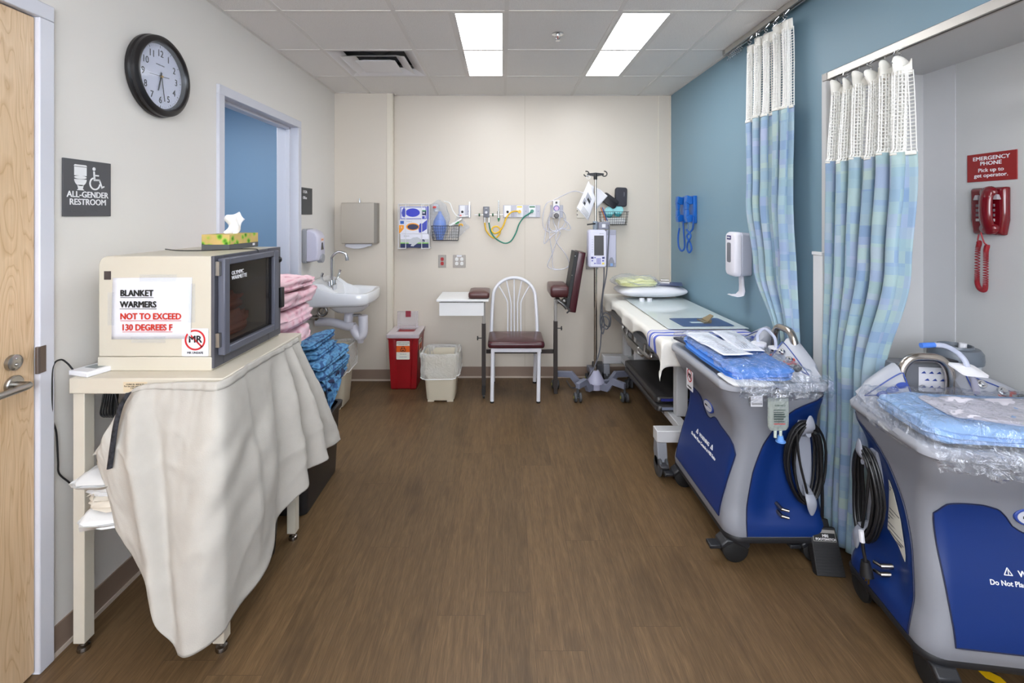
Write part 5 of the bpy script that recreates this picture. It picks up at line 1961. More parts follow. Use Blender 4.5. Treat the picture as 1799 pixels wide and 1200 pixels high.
t = gas_panel('grey gas outlet panel with vacuum, air and oxygen ports', pxb(884), pxb(949), z0, z1)
ybm, grm = mat('band_yellow', (236, 200, 40), 0.5), mat('band_green', (30, 110, 70), 0.5)
gas_port(t, pxb(886), pxb(897.5), z0 + 0.004, z1 - 0.004, 'vacuum_port', pw, None, BLACK)
latch_plate(t, pxb(899), pxb(905), z0 + 0.004, z1 - 0.004)
gas_port(t, pxb(907.5), pxb(918), z0 + 0.004, z1 - 0.004, 'air_port', pw, ybm, ybm)
latch_plate(t, pxb(920.5), pxb(927), z0 + 0.004, z1 - 0.004)
gas_port(t, pxb(929), pxb(940.5), z0 + 0.004, z1 - 0.004, 'oxygen_port', pw, grm, grm)
latch_plate(t, pxb(942.5), pxb(948), z0 + 0.004, z1 - 0.004)
pz = pzb(371)
# blender regulator with its two hoses, held on a rail
rail_m = CHROME
t = thing('oxygen_blender', 'grey gas blender box on a wall rail with yellow and green hoses', 'regulator', (pxb(854), YB - 0.03, pzb(390)))
gyb = YB - 0.055
b = MB()
xr0, xr1, zr0, zr1 = pxb(849, gyb), pxb(859.5, gyb), pzb(382, gyb), pzb(363, gyb)
b.box(xr0, gyb, zr0, xr1, YB - 0.004, zr1)
bx = obj('box', b, mat('blender_grey', (110, 112, 122), 0.45), t, bevel=0.003)
b = MB()
b.cyl(((xr0 + xr1) / 2, gyb, (zr0 + zr1) / 2 - 0.005), ((xr0 + xr1) / 2, gyb - 0.022, (zr0 + zr1) / 2 - 0.005), 0.013, 0.012)
obj('dial', b, mat('dial_pale', (206, 206, 214), 0.35), t, bevel=0.002)
text('lettering', 'CARE', 0.009, WHITE_INK, bx, ((xr0 + xr1) / 2, gyb - 0.0006, zr1 - 0.018), (1, 0, 0), UP)
b = MB()
zc = pzb(377.5, gyb)
b.cyl((pxb(834), gyb + 0.02, zc), (pxb(884), gyb + 0.02, zc), 0.0035)
obj('rail', b, rail_m, t)
for pxx in (842.5, 866):
    b = MB()
    b.cyl((pxb(pxx) - 0.007, gyb + 0.02, zc), (pxb(pxx) + 0.007, gyb + 0.02, zc), 0.014)
    obj('green_nut', b, mat('nut_green', (36, 92, 62), 0.4), t, bevel=0.002)
for pxx in (851.5, 859):
    b = MB()
    b.cyl((pxb(pxx, gyb), gyb + 0.02, zr0 + 0.004), (pxb(pxx, gyb), gyb + 0.018, pzb(392, gyb)), 0.006)
    obj('hose_fitting', b, CHROME, t)
hy = gyb + 0.016
def hp(px, py, dy=0):
    return V((pxb(px, hy), hy + dy, pzb(py, hy)))
b = MB()
b.tube([hp(851.5, 391), hp(854, 404), hp(862, 415), hp(870, 418), hp(877, 412), hp(879, 404), hp(874, 398), hp(867, 399), hp(864, 405), hp(869, 410, -0.01), hp(878, 406, -0.012), hp(885, 395, -0.01), hp(890, 382, -0.006), hp(898, 373, -0.004), hp(907, 371, 0.0), hp(912, 372, 0.02)], 0.0068, 10)
obj('air_hose', b, mat('hose_yellow', (240, 190, 24), 0.35), t, label='yellow air hose with a loop')
b = MB()
b.tube([hp(859, 391), hp(862, 406), hp(870, 418, -0.008), hp(885, 427), hp(897, 424), hp(906, 410), hp(912, 394), hp(920, 382), hp(930, 375, -0.004), hp(934, 371, 0.01)], 0.0062, 10)
b.cyl((pxb(934.5), YB - 0.045, pzb(371)), (pxb(934.5), YB - 0.014, pzb(371)), 0.015)
obj('oxygen_hose', b, mat('hose_green', (22, 128, 104), 0.35), t, label='green oxygen hose')
b = MB()
b.cyl((pxb(912.5), YB - 0.05, pzb(372)), (pxb(912.5), YB - 0.014, pzb(372)), 0.015)
obj('air_plug', b, mat('hose_yellow', ), t)
# flowmeter
t = thing('flowmeter', 'thin clear oxygen flowmeter with green knob on the wall rail', 'flowmeter', (pxb(876), YB - 0.03, pzb(391)))
xf = pxb(876, gyb)
b = MB()
b.cyl((xf, gyb, pzb(372, gyb)), (xf, gyb, pzb(354, gyb)), 0.0055)
obj('tube', b, CLEAR, t)
b = MB()
b.cyl((xf, gyb, pzb(383, gyb)), (xf, gyb, pzb(371, gyb)), 0.011)
b.cyl((xf, gyb, pzb(380, gyb)), (xf, YB - 0.002, pzb(380, gyb)), 0.007)
b.cyl((xf, gyb, pzb(354, gyb)), (xf, gyb, pzb(352.5, gyb)), 0.006)
b.cyl((xf, gyb, pzb(372, gyb)), (xf, gyb, pzb(355, gyb)), 0.0018)
obj('body', b, CHROME, t)
b = MB()
b.lathe([(0.002, 0.014), (0.010, 0.012), (0.010, 0.0), (0.006, -0.012), (0.004, -0.028), (0.002, -0.028)], (xf, gyb, pzb(384, gyb)))
obj('knob', b, mat('knob_green', (40, 130, 80), 0.4), t)
# small plate half hidden behind the bagged kit
t = gas_panel('grey gas outlet panel half hidden behind the bagged airway kit', pxb(806), pxb(827), z0, z1)
gas_port(t, pxb(808), pxb(817), z0 + 0.004, z1 - 0.004, 'air_port', pw, None, BLACK)
latch_plate(t, pxb(820), pxb(826), z0 + 0.004, z1 - 0.004)
b = MB()
b.box(pxb(824.5), YB - 0.05, pzb(382), pxb(826.5), YB - 0.046, pzb(355))
obj('rail_post', b, STEEL, t)

# suction regulator with coiled clear tubing
t = gas_panel('small grey vacuum outlet panel behind the suction regulator', pxb(967), pxb(989), z0, z1)
latch_plate(t, pxb(982), pxb(988), z0 + 0.004, z1 - 0.004)
t = thing('suction_regulator', 'white suction regulator on the back wall with coils of clear tubing', 'regulator', (pxb(977), YB - 0.05, pzb(383)))
ys = YB - 0.085
xs0, xs1, zs0, zs1 = pxb(971.5, ys), pxb(983.5, ys), pzb(384, ys), pzb(352, ys)
b = MB()
b.box(xs0, ys, zs0, xs1, YB - 0.013, zs1)
obj('body', b, mat('regulator_white', (226, 224, 222), 0.35), t, bevel=0.006)
xm_ = (xs0 + xs1) / 2
b = MB()
b.lathe([(0.002, 0), (0.027, 0), (0.027, -0.004), (0.002, -0.004)], (xm_, ys, pzb(366, ys)), 'y')
gd = obj('gauge', b, mat('gauge_blue', (66, 70, 150), 0.3), t)
b = MB()
b.lathe([(0.002, -0.0045), (0.019, -0.0045), (0.019, -0.0055), (0.002, -0.0055)], (xm_, ys, pzb(366, ys)), 'y')
for a in (0.4, 2.2, 3.6):
    b.prism([(xm_ + 0.018 * math.cos(a + d) * k, pzb(366, ys) + 0.018 * math.sin(a + d) * k) for d, k in ((0, 0.1), (-0.25, 1), (0.25, 1))], ys - 0.0064, ys - 0.0055, 'xz')
obj('gauge_face', b, mat('gauge_pink', (206, 170, 206), 0.3), gd)
b = MB()
b.lathe([(0.002, 0), (0.024, 0), (0.022, -0.022), (0.014, -0.024), (0.014, -0.03), (0.002, -0.03)], (xm_, ys, pzb(379, ys)), 'y')
obj('control_knob', b, mat('knob_grey', (92, 88, 90), 0.35), t)
b = MB()
b.lathe([(0.002, 0), (0.010, 0), (0.009, -0.010), (0.002, -0.010)], (xm_, ys, pzb(356, ys)), 'y')
obj('mode_knob', b, DARK, t)
tubem = film('clear_tubing', tint=(232, 232, 244), clear=0.50, crumple=0, rough=0.1)
random.seed(12)
b = MB()
yq = YB - 0.045
def tp(px, py, dy=0.0):
    return V((pxb(px, yq), yq + dy, pzb(py, yq)))
b.tube([tp(1022, 340, -0.1), tp(1008, 336), tp(990, 343), tp(972, 352), tp(960, 358), tp(954, 378), tp(955, 400), tp(966, 408), tp(980, 405), tp(990, 396), tp(994, 384), tp(988, 372, -0.04), tp(976, 371, -0.055), tp(966, 380, -0.03), tp(964, 398), tp(972, 406), tp(984, 402), tp(1001, 404), tp(1000, 394), tp(990, 386)], 0.0042, 8)
b.tube([tp(967, 372, -0.02), tp(962, 390), tp(958, 412), tp(956, 428), tp(968, 416, -0.01), tp(984, 403, -0.01), tp(996, 399), tp(993, 386), tp(984, 382, -0.03), tp(980, 400, -0.02), tp(984, 410), tp(978, 424), tp(970, 446), tp(963, 462), tp(964, 470), tp(980, 474), tp(996, 470), tp(1000, 462), tp(993, 446), tp(982, 432), tp(976, 420), tp(978, 404), tp(972, 388), tp(975, 376, -0.05)], 0.0042, 8)
b.tube([tp(966, 386), tp(964, 400), tp(967, 425), tp(970, 445), tp(972, 470), tp(985, 474)], 0.004, 8)
obj('tubing', b, tubem, t)
# ================================================================== blood-draw chair, pole, bed, blue wall
burg = mat('burgundy_vinyl', (66, 24, 32), 0.26, bump=0.05, bscale=300)
brown_v = mat('maroon_brown_vinyl', (84, 50, 48), 0.3, bump=0.05, bscale=300)
wtube = mat('white_tube_enamel', (226, 226, 232), 0.3)
dsteel = mat('dark_bronze_steel', (56, 50, 48), 0.4, 0.3)


def cushion(b, x0, x1, y0, y1, z0, z1, r=0.02, crown=0.008):
    n = 6
    R = []
    for z, k in ((z0, 0.85), (z0 + (z1 - z0) * 0.12, 0.97), (z0 + (z1 - z0) * 0.35, 1.0), (z0 + (z1 - z0) * 0.65, 1.0), (z1 - (z1 - z0) * 0.1, 0.975), (z1, 0.90), (z1 + crown * 0.7, 0.6), (z1 + crown, 0.2)):
        cx, cy, hx, hy = (x0 + x1) / 2, (y0 + y1) / 2, (x1 - x0) / 2, (y1 - y0) / 2
        i = min(hx, hy) * (1 - k) if k > 0.8 else None
        if i is not None:
            R.append([V((x, y, z)) for x, y in rrect(x0 + i, y0 + i, x1 - i, y1 - i, r, n)])
        else:
            R.append([V((cx + (x - cx) * k / 0.9, cy + (y - cy) * k / 0.9, z)) for x, y in rrect(x0 + min(hx, hy) * 0.1, y0 + min(hx, hy) * 0.1, x1 - min(hx, hy) * 0.1, y1 - min(hx, hy) * 0.1, r, n)])
    b.rings(R)
    return b


t = thing('blood_draw_chair', 'white tube chair with burgundy seat, side table and padded arm posts', 'chair', (0.1, 3.95, 0))
b = cushion(MB(), -0.118, 0.334, 3.79, 4.17, 0.432, 0.488, 0.03, 0.010)
obj('seat', b, burg, t, smooth=50)
b = MB()
for q in ((-0.092, 3.815, 0.308, 3.837), (-0.092, 4.14, 0.308, 4.16), (-0.092, 3.837, -0.07, 4.14), (0.286, 3.837, 0.308, 4.14)):
    b.box(q[0], q[1], 0.402, q[2], q[3], 0.433)
obj('seat_frame', b, wtube, t, bevel=0.002)
for x in (-0.078, 0.290):
    for yt, yb_ in ((3.828, 3.822), (4.15, 4.275)):
        b = MB()
        b.tube([(x, yt, 0.41), (x - 0.006, yb_, 0.012)], 0.0155, 14, 0)
        lg = obj('leg', b, wtube, t)
        b = MB()
        b.cyl((x - 0.006, yb_, 0), (x - 0.006, yb_, 0.013), 0.0165, 0.0165, 14)
        obj('glide', b, RUBBER, lg)
b = MB()
yb0, yb1 = 4.16, 4.27
def bk(z):
    return yb0 + (yb1 - yb0) * (z - 0.43) / 0.5
pts = [(-0.098, 0.43), (-0.094, 0.60), (-0.085, 0.76)] + [(0.102 + 0.187 * math.cos(a), 0.762 + 0.172 * math.sin(a)) for a in [PI - k * PI / 10 for k in range(1, 10)]] + [(0.289, 0.76), (0.298, 0.60), (0.302, 0.43)]
b.tube([(x, bk(z), z) for x, z in pts], 0.0145, 14, 4)
obj('back_hoop', b, wtube, t)
for k, (xb, xt, zt) in enumerate(((0.045, -0.040, 0.876), (0.074, 0.032, 0.918), (0.102, 0.102, 0.932), (0.130, 0.172, 0.918), (0.159, 0.244, 0.876))):
    b = MB()
    b.tube([(xb, bk(0.45), 0.45), (xb, bk(0.68), 0.68), (lerp(xb, xt, 0.15), bk(0.75), 0.75), (xt, bk(zt), zt)], 0.0055, 8, 4)
    obj('spindle', b, wtube, t)
# posts, cross bar
for x, y, foot, nm in ((-0.154, 3.93, 0.045, 'post'), (0.442, 4.02, 0.0, 'post')):
    b = MB()
    b.box(x - 0.0165, y - 0.0165, foot, x + 0.0165, y + 0.0165, 0.605)
    p = obj(nm, b, dsteel, t, bevel=0.002)
    b = MB()
    b.box(x - 0.0125, y - 0.0125, 0.605, x + 0.0125, y + 0.0125, 0.79)
    obj('inner_post', b, STEEL, p, bevel=0.002)
    b = MB()
    s = -1 if x < 0 else 1
    zk = 0.485 if x < 0 else 0.545
    b.cyl((x + s * 0.016, y, zk), (x + s * 0.045, y, zk), 0.004)
    b.cyl((x + s * 0.044, y, zk), (x + s * 0.052, y, zk), 0.010)
    for a in range(4):
        b.sphere((x + s * 0.050, y + 0.012 * math.cos(a * PI / 2), zk + 0.012 * math.sin(a * PI / 2)), 0.006, 8, 6)
    obj('clamp_knob', b, BLACK, p)
b = MB()
b.box(-0.168, 3.90, 0.03, -0.140, 3.96, 0.105)
b.cyl((-0.162, 3.915, 0.018), (-0.146, 3.915, 0.018), 0.018)
obj('post_caster', b, BLACK, t, bevel=0.002)
b = MB()
b.box(-0.138, 4.03, 0.33, 0.426, 4.055, 0.362)
b.box(-0.166, 3.945, 0.33, -0.142, 4.055, 0.362)
obj('cross_bar', b, dsteel, t, bevel=0.002)
# side table with drawer
b = MB()
b.box(-0.530, 3.845, 0.797, -0.112, 4.235, 0.815)
obj('side_table', b, mat('white_laminate', (232, 232, 232), 0.4), t, bevel=0.003)
b = MB()
b.box(-0.508, 3.855, 0.682, -0.150, 4.21, 0.789)
obj('drawer', b, mat('white_laminate', ), t, bevel=0.002)
b = MB()
b.box(-0.500, 3.865, 0.789, -0.158, 4.20, 0.797)
obj('drawer_gap', b, DARK, t, smooth=0)
b = cushion(MB(), -0.275, -0.106, 3.85, 4.13, 0.818, 0.868, 0.02, 0.012)
obj('table_pad', b, brown_v, t, smooth=50)
b = cushion(MB(), 0.392, 0.545, 3.93, 4.26, 0.815, 0.905, 0.02, 0.012)
b.T = Matrix.Identity(4)
obj('arm_pad', b, mat('maroon_vinyl', (74, 34, 36), 0.3), t, smooth=50)
# upright padded board leaning outwards
TT = Matrix.Translation((0.530, 4.0, 0.70)) @ Matrix.Rotation(math.radians(9.5), 4, 'Y')
b = MB()
b.T = TT
b.rings([[V((0.012 + x, y, z)) for y, z in rrect(-0.07 * k, 0.0 + 0.005 * (1 - k), 0.15 * k, 0.50, 0.012)] for x, k in ((0.0, 0.97), (0.008, 1), (0.044, 1), (0.053, 0.96), (0.057, 0.9))])
obj('arm_board_pad', b, burg, t, smooth=50)
b = MB()
b.T = TT
b.box(-0.020, -0.065, 0.02, 0.012, 0.14, 0.495)
ab = obj('arm_board_back', b, mat('black_board', (28, 28, 30), 0.5), t, bevel=0.003)
for z in (0.12, 0.30, 0.46):
    b = MB()
    b.T = TT
    b.cyl((-0.012, -0.0665, z), (-0.012, -0.064, z), 0.004)
    obj('screw', b, CHROME, ab)
b = MB()
b.box(0.44, 3.93, 0.765, 0.475, 4.05, 0.80)
b.tube([(0.455, 3.935, 0.79), (0.50, 3.93, 0.755), (0.525, 3.93, 0.725)], 0.013, 10)
b.sphere((0.505, 3.95, 0.785), (0.026, 0.03, 0.022))
obj('pivot_bracket', b, mat('pivot_steel', (120, 118, 116), 0.3, 0.9), t, bevel=0.002)
b = MB()
b.tube([(0.53, 3.92, 0.735), (0.545, 3.91, 0.718), (0.52, 3.905, 0.695)], 0.007, 8)
obj('pivot_lever', b, BLACK, t)

# ---------------------------------------------------------------- infusion pole and pump
PXc, PYc = 0.772, 4.0
t = thing('iv_pole', 'steel infusion pole on a grey five-legged wheeled base in front of the back wall', 'IV pole', (PXc, PYc, 0))
ivg = mat('pole_base_grey', (118, 122, 140), 0.4)
b = MB()
b.cyl((PXc, PYc, 0.10), (PXc, PYc, 1.16), 0.0135)
b.cyl((PXc, PYc, 1.16), (PXc, PYc, 1.83), 0.0105)
obj('pole', b, mat('pole_steel', (178, 170, 160), 0.2, 1.0), t)
b = MB()
b.lathe([(0.004, 0.045), (0.05, 0.045), (0.055, 0.05), (0.055, 0.095), (0.074, 0.10), (0.072, 0.115), (0.035, 0.19), (0.028, 0.20), (0.004, 0.20)], (PXc, PYc, 0), n=32)
obj('hub', b, mat('hub_grey', (172, 172, 194), 0.4), t)
for dx, dy in ((-0.172, -0.165), (0.20, -0.165), (-0.318, 0.135), (0.315, 0.14), (0.0, 0.30)):
    d = math.hypot(dx, dy)
    ux, uy = dx / d, dy / d
    L = d
    prof = [(0.04, 0.050), (0.04, 0.105), (0.40 * L, 0.105), (0.58 * L, 0.165), (1.02 * L, 0.150), (1.02 * L, 0.105), (0.62 * L, 0.115), (0.46 * L, 0.050)]
    w = 0.019
    b = MB()
    n = len(prof)
    vs = [V((PXc + ux * a - uy * s * w, PYc + uy * a + ux * s * w, z)) for s in (-1, 1) for a, z in prof]
    # split the zigzag into convex pieces
    I = [(0, 1, 2, 7), (2, 3, 6, 7), (3, 4, 5, 6)]
    fs = []
    for q in I:
        fs.append(tuple(q))
        fs.append(tuple(i + n for i in reversed(q)))
    for k in range(n):
        fs.append((k, (k + 1) % n, n + (k + 1) % n, n + k))
    b.add(vs, fs)
    leg = obj('leg', b, ivg, t, bevel=0.003, smooth=30)
    cx_, cy_ = PXc + ux * L, PYc + uy * L
    b = MB()
    for s in (-1, 1):
        b.lathe([(0.004, -0.012), (0.030, -0.012), (0.038, -0.007), (0.038, 0.007), (0.030, 0.012), (0.004, 0.012)], (cx_ + s * 0.019, cy_, 0.038), 'x', 24)
    b.cyl((cx_ - 0.02, cy_, 0.038), (cx_ + 0.02, cy_, 0.038), 0.010)
    b.cyl((cx_, cy_, 0.05), (cx_, cy_, 0.11), 0.011)
    cs = obj('caster', b, mat('caster_grey', (66, 68, 72), 0.5), leg)
    b = MB()
    b.T = Matrix.Translation((cx_, cy_ - 0.002, 0.038))
    b.cyl((-0.0335, 0, 0), (-0.031, 0, 0), 0.012)
    b.cyl((0.0335, 0, 0), (0.031, 0, 0), 0.012)
    obj('hub_cap', b, mat('cap_olive', (168, 170, 60), 0.5), cs)
b = MB()
zt = 1.83
b.cyl((PXc, PYc, zt - 0.045), (PXc, PYc, zt + 0.004), 0.015)
b.rings([[V((PXc + x, PYc + y, zt + 0.002 + z)) for y, z in ((-0.010, -h), (0.010, -h), (0.010, h * 0.5), (-0.010, h * 0.5))] for x, h in ((-0.068, 0.010), (-0.03, 0.016), (0, 0.022), (0.03, 0.016), (0.068, 0.010))])
for s in (-1, 1):
    b.torus((PXc + s * 0.075, PYc, zt + 0.004), 0.021, 0.0048, 'y', 24, 8, PI * 0.0 - 0.4, 1.5 * PI - 0.2) if s < 0 else b.torus((PXc + s * 0.075, PYc, zt + 0.004), 0.021, 0.0048, 'y', 24, 8, -0.2, 1.4 * PI)
obj('hook_bar', b, BLACK, t)
b = MB()
zc = 1.42
b.cyl((PXc, PYc, zc - 0.055), (PXc, PYc, zc + 0.02), 0.021)
obj('collar', b, mat('collar_grey', (140, 152, 164), 0.4), t, bevel=0.003)
b = MB()
b.tube([(PXc - 0.005, PYc - 0.02, zc), (PXc - 0.04, PYc - 0.03, zc - 0.004), (PXc - 0.075, PYc - 0.03, zc - 0.008)], 0.006, 8)
obj('collar_lever', b, BLACK, t)
b = MB()
b.cyl((PXc - 0.002, PYc - 0.004, zc - 0.115), (PXc - 0.002, PYc - 0.004, zc - 0.062), 0.019)
tg = obj('tag_wrap', b, PAPER, t)
b = MB()
b.cyl((PXc - 0.002, PYc - 0.004, zc - 0.118), (PXc - 0.002, PYc - 0.004, zc - 0.106), 0.0195)
obj('yellow_band', b, mat('cap_yellow', ), tg)

pYf = 3.87
x0, x1, z0, z1 = 0.690, 0.835, 1.068, 1.372
t = thing('infusion_pump', 'pale lilac infusion pump with dark screen clamped to the pole', 'pump', (0.78, 3.93, 1.068))
pump_m = mat('pump_lilac', (196, 196, 216), 0.4)
b = MB()
b.rings([[V((x, y, z)) for x, z in rrect(x0 + i, z0 + i, x1 - i, z1 - i, 0.022)] for y, i in ((pYf, 0.006), (pYf + 0.006, 0), (pYf + 0.075, 0), (pYf + 0.08, 0.004))])
bd = obj('body', b, pump_m, t, bevel=0.003)
b = MB()
b.prism(rrect(x0 + 0.016, z0 + 0.010, x1 - 0.003, z1 - 0.010, 0.012), pYf - 0.003, pYf + 0.002, 'xz')
pan = obj('front_panel', b, mat('pump_face', (216, 216, 232), 0.4), bd, bevel=0.001)
b = MB()
b.box(x0 + 0.046, pYf - 0.0045, z0 + 0.098, x1 - 0.022, pYf - 0.0028, z1 - 0.046)
obj('screen', b, mat('dark_screen', (74, 72, 72), 0.25), pan, smooth=0)
kb = mat('key_blue', (92, 92, 176), 0.5)
b = MB()
for i in range(3):
    for j in range(4):
        xx, zz_ = x0 + 0.070 + i * 0.012, z0 + 0.033 + j * 0.0125
        b.box(xx - 0.0045, pYf - 0.0045, zz_ - 0.004, xx + 0.0045, pYf - 0.0028, zz_ + 0.004)
obj('keypad', b, kb, pan, smooth=0)
def key(nm, xx, zz_, w, h, m):
    b = MB()
    b.box(xx - w / 2, pYf - 0.0045, zz_ - h / 2, xx + w / 2, pYf - 0.0028, zz_ + h / 2)
    obj(nm, b, m, pan, smooth=0)
key('arrow_key', x0 + 0.031, z0 + 0.079, 0.020, 0.016, mat('key_navy', (52, 52, 110), 0.5))
key('arrow_key', x1 - 0.025, z0 + 0.079, 0.020, 0.016, mat('key_navy', ))
for dx, dz in ((0.031, 0.055), (0.052, 0.080), (0.052, 0.034)):
    key('function_key', x0 + dx, z0 + dz, 0.013, 0.009, kb)
key('function_key', x1 - 0.027, z0 + 0.055, 0.016, 0.010, kb)
key('yellow_key', x1 - 0.027, z0 + 0.033, 0.018, 0.014, mat('key_yellow', (232, 208, 90), 0.5))
for k in range(6):
    key('side_key', x0 + 0.032, z0 + 0.125 + k * 0.020, 0.012, 0.0035, mat('key_pale', (180, 180, 200), 0.5))
text('maker_name', 'B|BRAUN', 0.008, mat('grey_ink', ), pan, (x1 - 0.040, pYf - 0.0032, z1 - 0.034), (1, 0, 0), UP)
b = MB()
b.box(x1 + 0.001, pYf + 0.012, z0 + 0.002, x1 + 0.083, pYf + 0.085, z1 - 0.002)
md = obj('channel_module', b, mat('pump_module', (158, 158, 174), 0.42), t, bevel=0.006)
b = MB()
b.box(x1 + 0.006, pYf + 0.009, z0 + 0.035, x1 + 0.078, pYf + 0.0125, z1 - 0.045)
obj('module_door', b, mat('module_door', (184, 184, 202), 0.42), md, bevel=0.002)
b = MB()
b.prism([(x1 + 0.022, z0 + 0.005), (x1 + 0.060, z0 + 0.005), (x1 + 0.064, z0 + 0.05), (x1 + 0.050, z0 + 0.082), (x1 + 0.036, z0 + 0.082), (x1 + 0.020, z0 + 0.05)], pYf + 0.002, pYf + 0.012, 'xz')
lt = obj('latch', b, mat('latch_grey', (136, 138, 150), 0.4), md, bevel=0.003)
b = MB()
b.box(x1 + 0.032, pYf + 0.0005, z0 + 0.012, x1 + 0.052, pYf + 0.0025, z0 + 0.034)
obj('blue_tab', b, mat('tab_blue', (130, 164, 214), 0.4), lt)
b = MB()
b.box(x0 + 0.088, pYf + 0.01, z1 + 0.004, x0 + 0.176, pYf + 0.09, z1 + 0.062)
ps = obj('power_module', b, mat('pump_power', (128, 130, 144), 0.42), t, bevel=0.005)
b = MB()
b.box(x0 + 0.112, pYf + 0.0085, z1 + 0.018, x0 + 0.140, pYf + 0.0105, z1 + 0.046)
obj('plug_symbol', b, PAPER, ps, smooth=0)
b = MB()
b.box(PXc - 0.05, pYf + 0.080, z0 + 0.10, PXc + 0.05, PYc - 0.01, z0 + 0.16)
b.box(PXc - 0.03, PYc - 0.025, z0 + 0.09, PXc + 0.03, PYc + 0.025, z0 + 0.17)
obj('pole_clamp', b, DARK, t, bevel=0.003)
b = MB()
cx_ = x0 + 0.163
b.tube([(cx_, pYf + 0.008, z1 + 0.04), (cx_ + 0.002, pYf - 0.012, z1 + 0.01), (cx_ - 0.006, pYf - 0.008, 1.22), (cx_ - 0.018, pYf - 0.005, 1.02), (cx_ - 0.045, 3.9, 0.80), (cx_ - 0.03, 3.92, 0.62), (cx_ + 0.02, 3.93, 0.58), (cx_ + 0.03, 3.94, 0.66), (cx_ - 0.02, 3.94, 0.69), (cx_ - 0.05, 3.95, 0.60), (cx_ + 0.0, 3.93, 0.56), (cx_ + 0.015, 3.92, 0.63), (cx_ - 0.03, 3.93, 0.66), (cx_ - 0.045, 3.94, 0.52), (cx_ - 0.06, 3.95, 0.36), (cx_ - 0.13, 3.92, 0.20), (cx_ - 0.20, 4.05, 0.06), (cx_ - 0.26, 4.12, 0.012), (cx_ - 0.28, 4.30, 0.010)], 0.0052, 8)
obj('power_cord', b, mat('grey_cord', (84, 86, 94), 0.5), t)
b = MB()
b.tube([(cx_ - 0.03, pYf + 0.03, z0), (cx_ - 0.035, 3.89, 0.95), (cx_ - 0.05, 3.92, 0.75), (cx_ - 0.055, 3.93, 0.60), (cx_ - 0.035, 3.93, 0.52), (cx_ - 0.02, 3.94, 0.60), (cx_ - 0.04, 3.95, 0.70)], 0.005, 8)
obj('spare_cord', b, mat('grey_cord', ), t)
# instruction sheets hanging from the pole's hook
hx, hy, hz = PXc - 0.068, PYc - 0.012, zt - 0.02
t = thing('instruction_sheet', 'printed instruction sheets hanging from the infusion pole hook', 'paper sheet', (hx, hy, hz - 0.35))
def shp(px, py):
    return PX(px, py, 3.985)
C4 = [shp(1013, 366), shp(1033, 388), shp(1034, 318), shp(1046, 349)]
b = MB()
def sheet(u, v):
    p = C4[0].lerp(C4[1], u).lerp(C4[2].lerp(C4[3], u), v)
    return p + V((0, -0.018 * math.sin(PI * u) * (1 - v * 0.5) - 0.01 * u, 0))
b.grid(sheet, 14, 18)
s1 = obj('front_sheet', b, PAPER, t, solid=0.0006)
b = MB()
D4 = [shp(1046, 372), shp(1069, 344), shp(1036, 322), shp(1056, 333)]
b.grid(lambda u, v: D4[0].lerp(D4[1], u).lerp(D4[2].lerp(D4[3], u), v) + V((0, 0.03 + 0.01 * math.sin(PI * u), 0)), 10, 10)
obj('rear_sheet', b, PAPER, t, solid=0.0006)
b = MB()
for q in ((0.18, 0.30, 0.42, 0.50), (0.25, 0.52, 0.70, 0.75)):
    b.grid(lambda u, v, q=q: sheet(lerp(q[0], q[2], u), lerp(q[1], q[3], v)) + V((0, -0.0022, 0)), 4, 4)
    obj('printed_picture', b, mat('print_grey', (150, 152, 162), 0.6), s1, smooth=0)
    b = MB()
    k = 0.3
    b.grid(lambda u, v, q=q: sheet(lerp(lerp(q[0], q[2], 0.35), lerp(q[0], q[2], 0.95), u), lerp(lerp(q[1], q[3], 0.1), lerp(q[1], q[3], 0.5), v)) + V((0, -0.0034, 0)), 4, 4)
    obj('printed_screen', b, INK, s1, smooth=0)
    b = MB()
for k in range(5):
    b = MB()
    v0 = 0.06 + 0.042 * k
    b.grid(lambda u, v, v0=v0: sheet(lerp(0.30, 0.92 - 0.05 * (v0 * 17 % 1), u), v0 + 0.012 * v) + V((0, -0.0022, 0)), 6, 1)
    obj('print_line', b, mat('grey_ink', ), s1, smooth=0)
b = MB()
b.torus((hx + 0.006, hy, hz - 0.005), 0.015, 0.0022, 'y', 20, 6)
obj('ring', b, mat('white_wire', ), t)
# grey charger standing on the floor behind the pole
b = MB()
b.box(0.80, 4.24, 0.0, 0.94, 4.38, 0.17, top=(0.01, 0.02))
o = obj('power_supply', b, DARK, bevel=0.008)
tag(o, 'dark grey power box on the floor behind the infusion pole', 'power supply')

# ---------------------------------------------------------------- bed
BX0, BX1, BY0, BY1 = 0.92, 1.52, 2.725, 4.33
t = thing('exam_bed', 'wheeled exam bed with pale frame along the blue wall', 'bed', ((BX0 + BX1) / 2, (BY0 + BY1) / 2, 0))
fr = mat('bed_frame_enamel', (196, 196, 198), 0.4)
b = MB()
b.box(BX0 + 0.02, BY0 + 0.05, 0.62, BX1 - 0.01, BY1 - 0.02, 0.672)
obj('deck', b, mat('deck_grey', (120, 122, 126), 0.5), t, bevel=0.004)
b = MB()
b.rings([[V((x, y, z)) for x, y in rrect(BX0 + 0.01 + i, BY0 + i, BX1 - i, BY1 - i, 0.05)] for z, i in ((0.672, 0.012), (0.68, 0), (0.765, 0), (0.775, 0.012))])
obj('mattress', b, mat('mattress_vinyl', (60, 66, 76), 0.45), t)
for y in (2.735, 4.19):
    b = MB()
    b.box(0.878, y, 0.195, 1.50, y + 0.075, 0.262)
    obj('cross_beam', b, fr, t, bevel=0.004)
b = MB()
b.box(1.03, 2.81, 0.215, 1.085, 4.19, 0.262)
rl = obj('long_rail', b, fr, t, bevel=0.004)
text('lettering', 'MRI', 0.046, INK, rl, (1.0295, 3.10, 0.222), (0, -1, 0), UP, bold=0.0008)
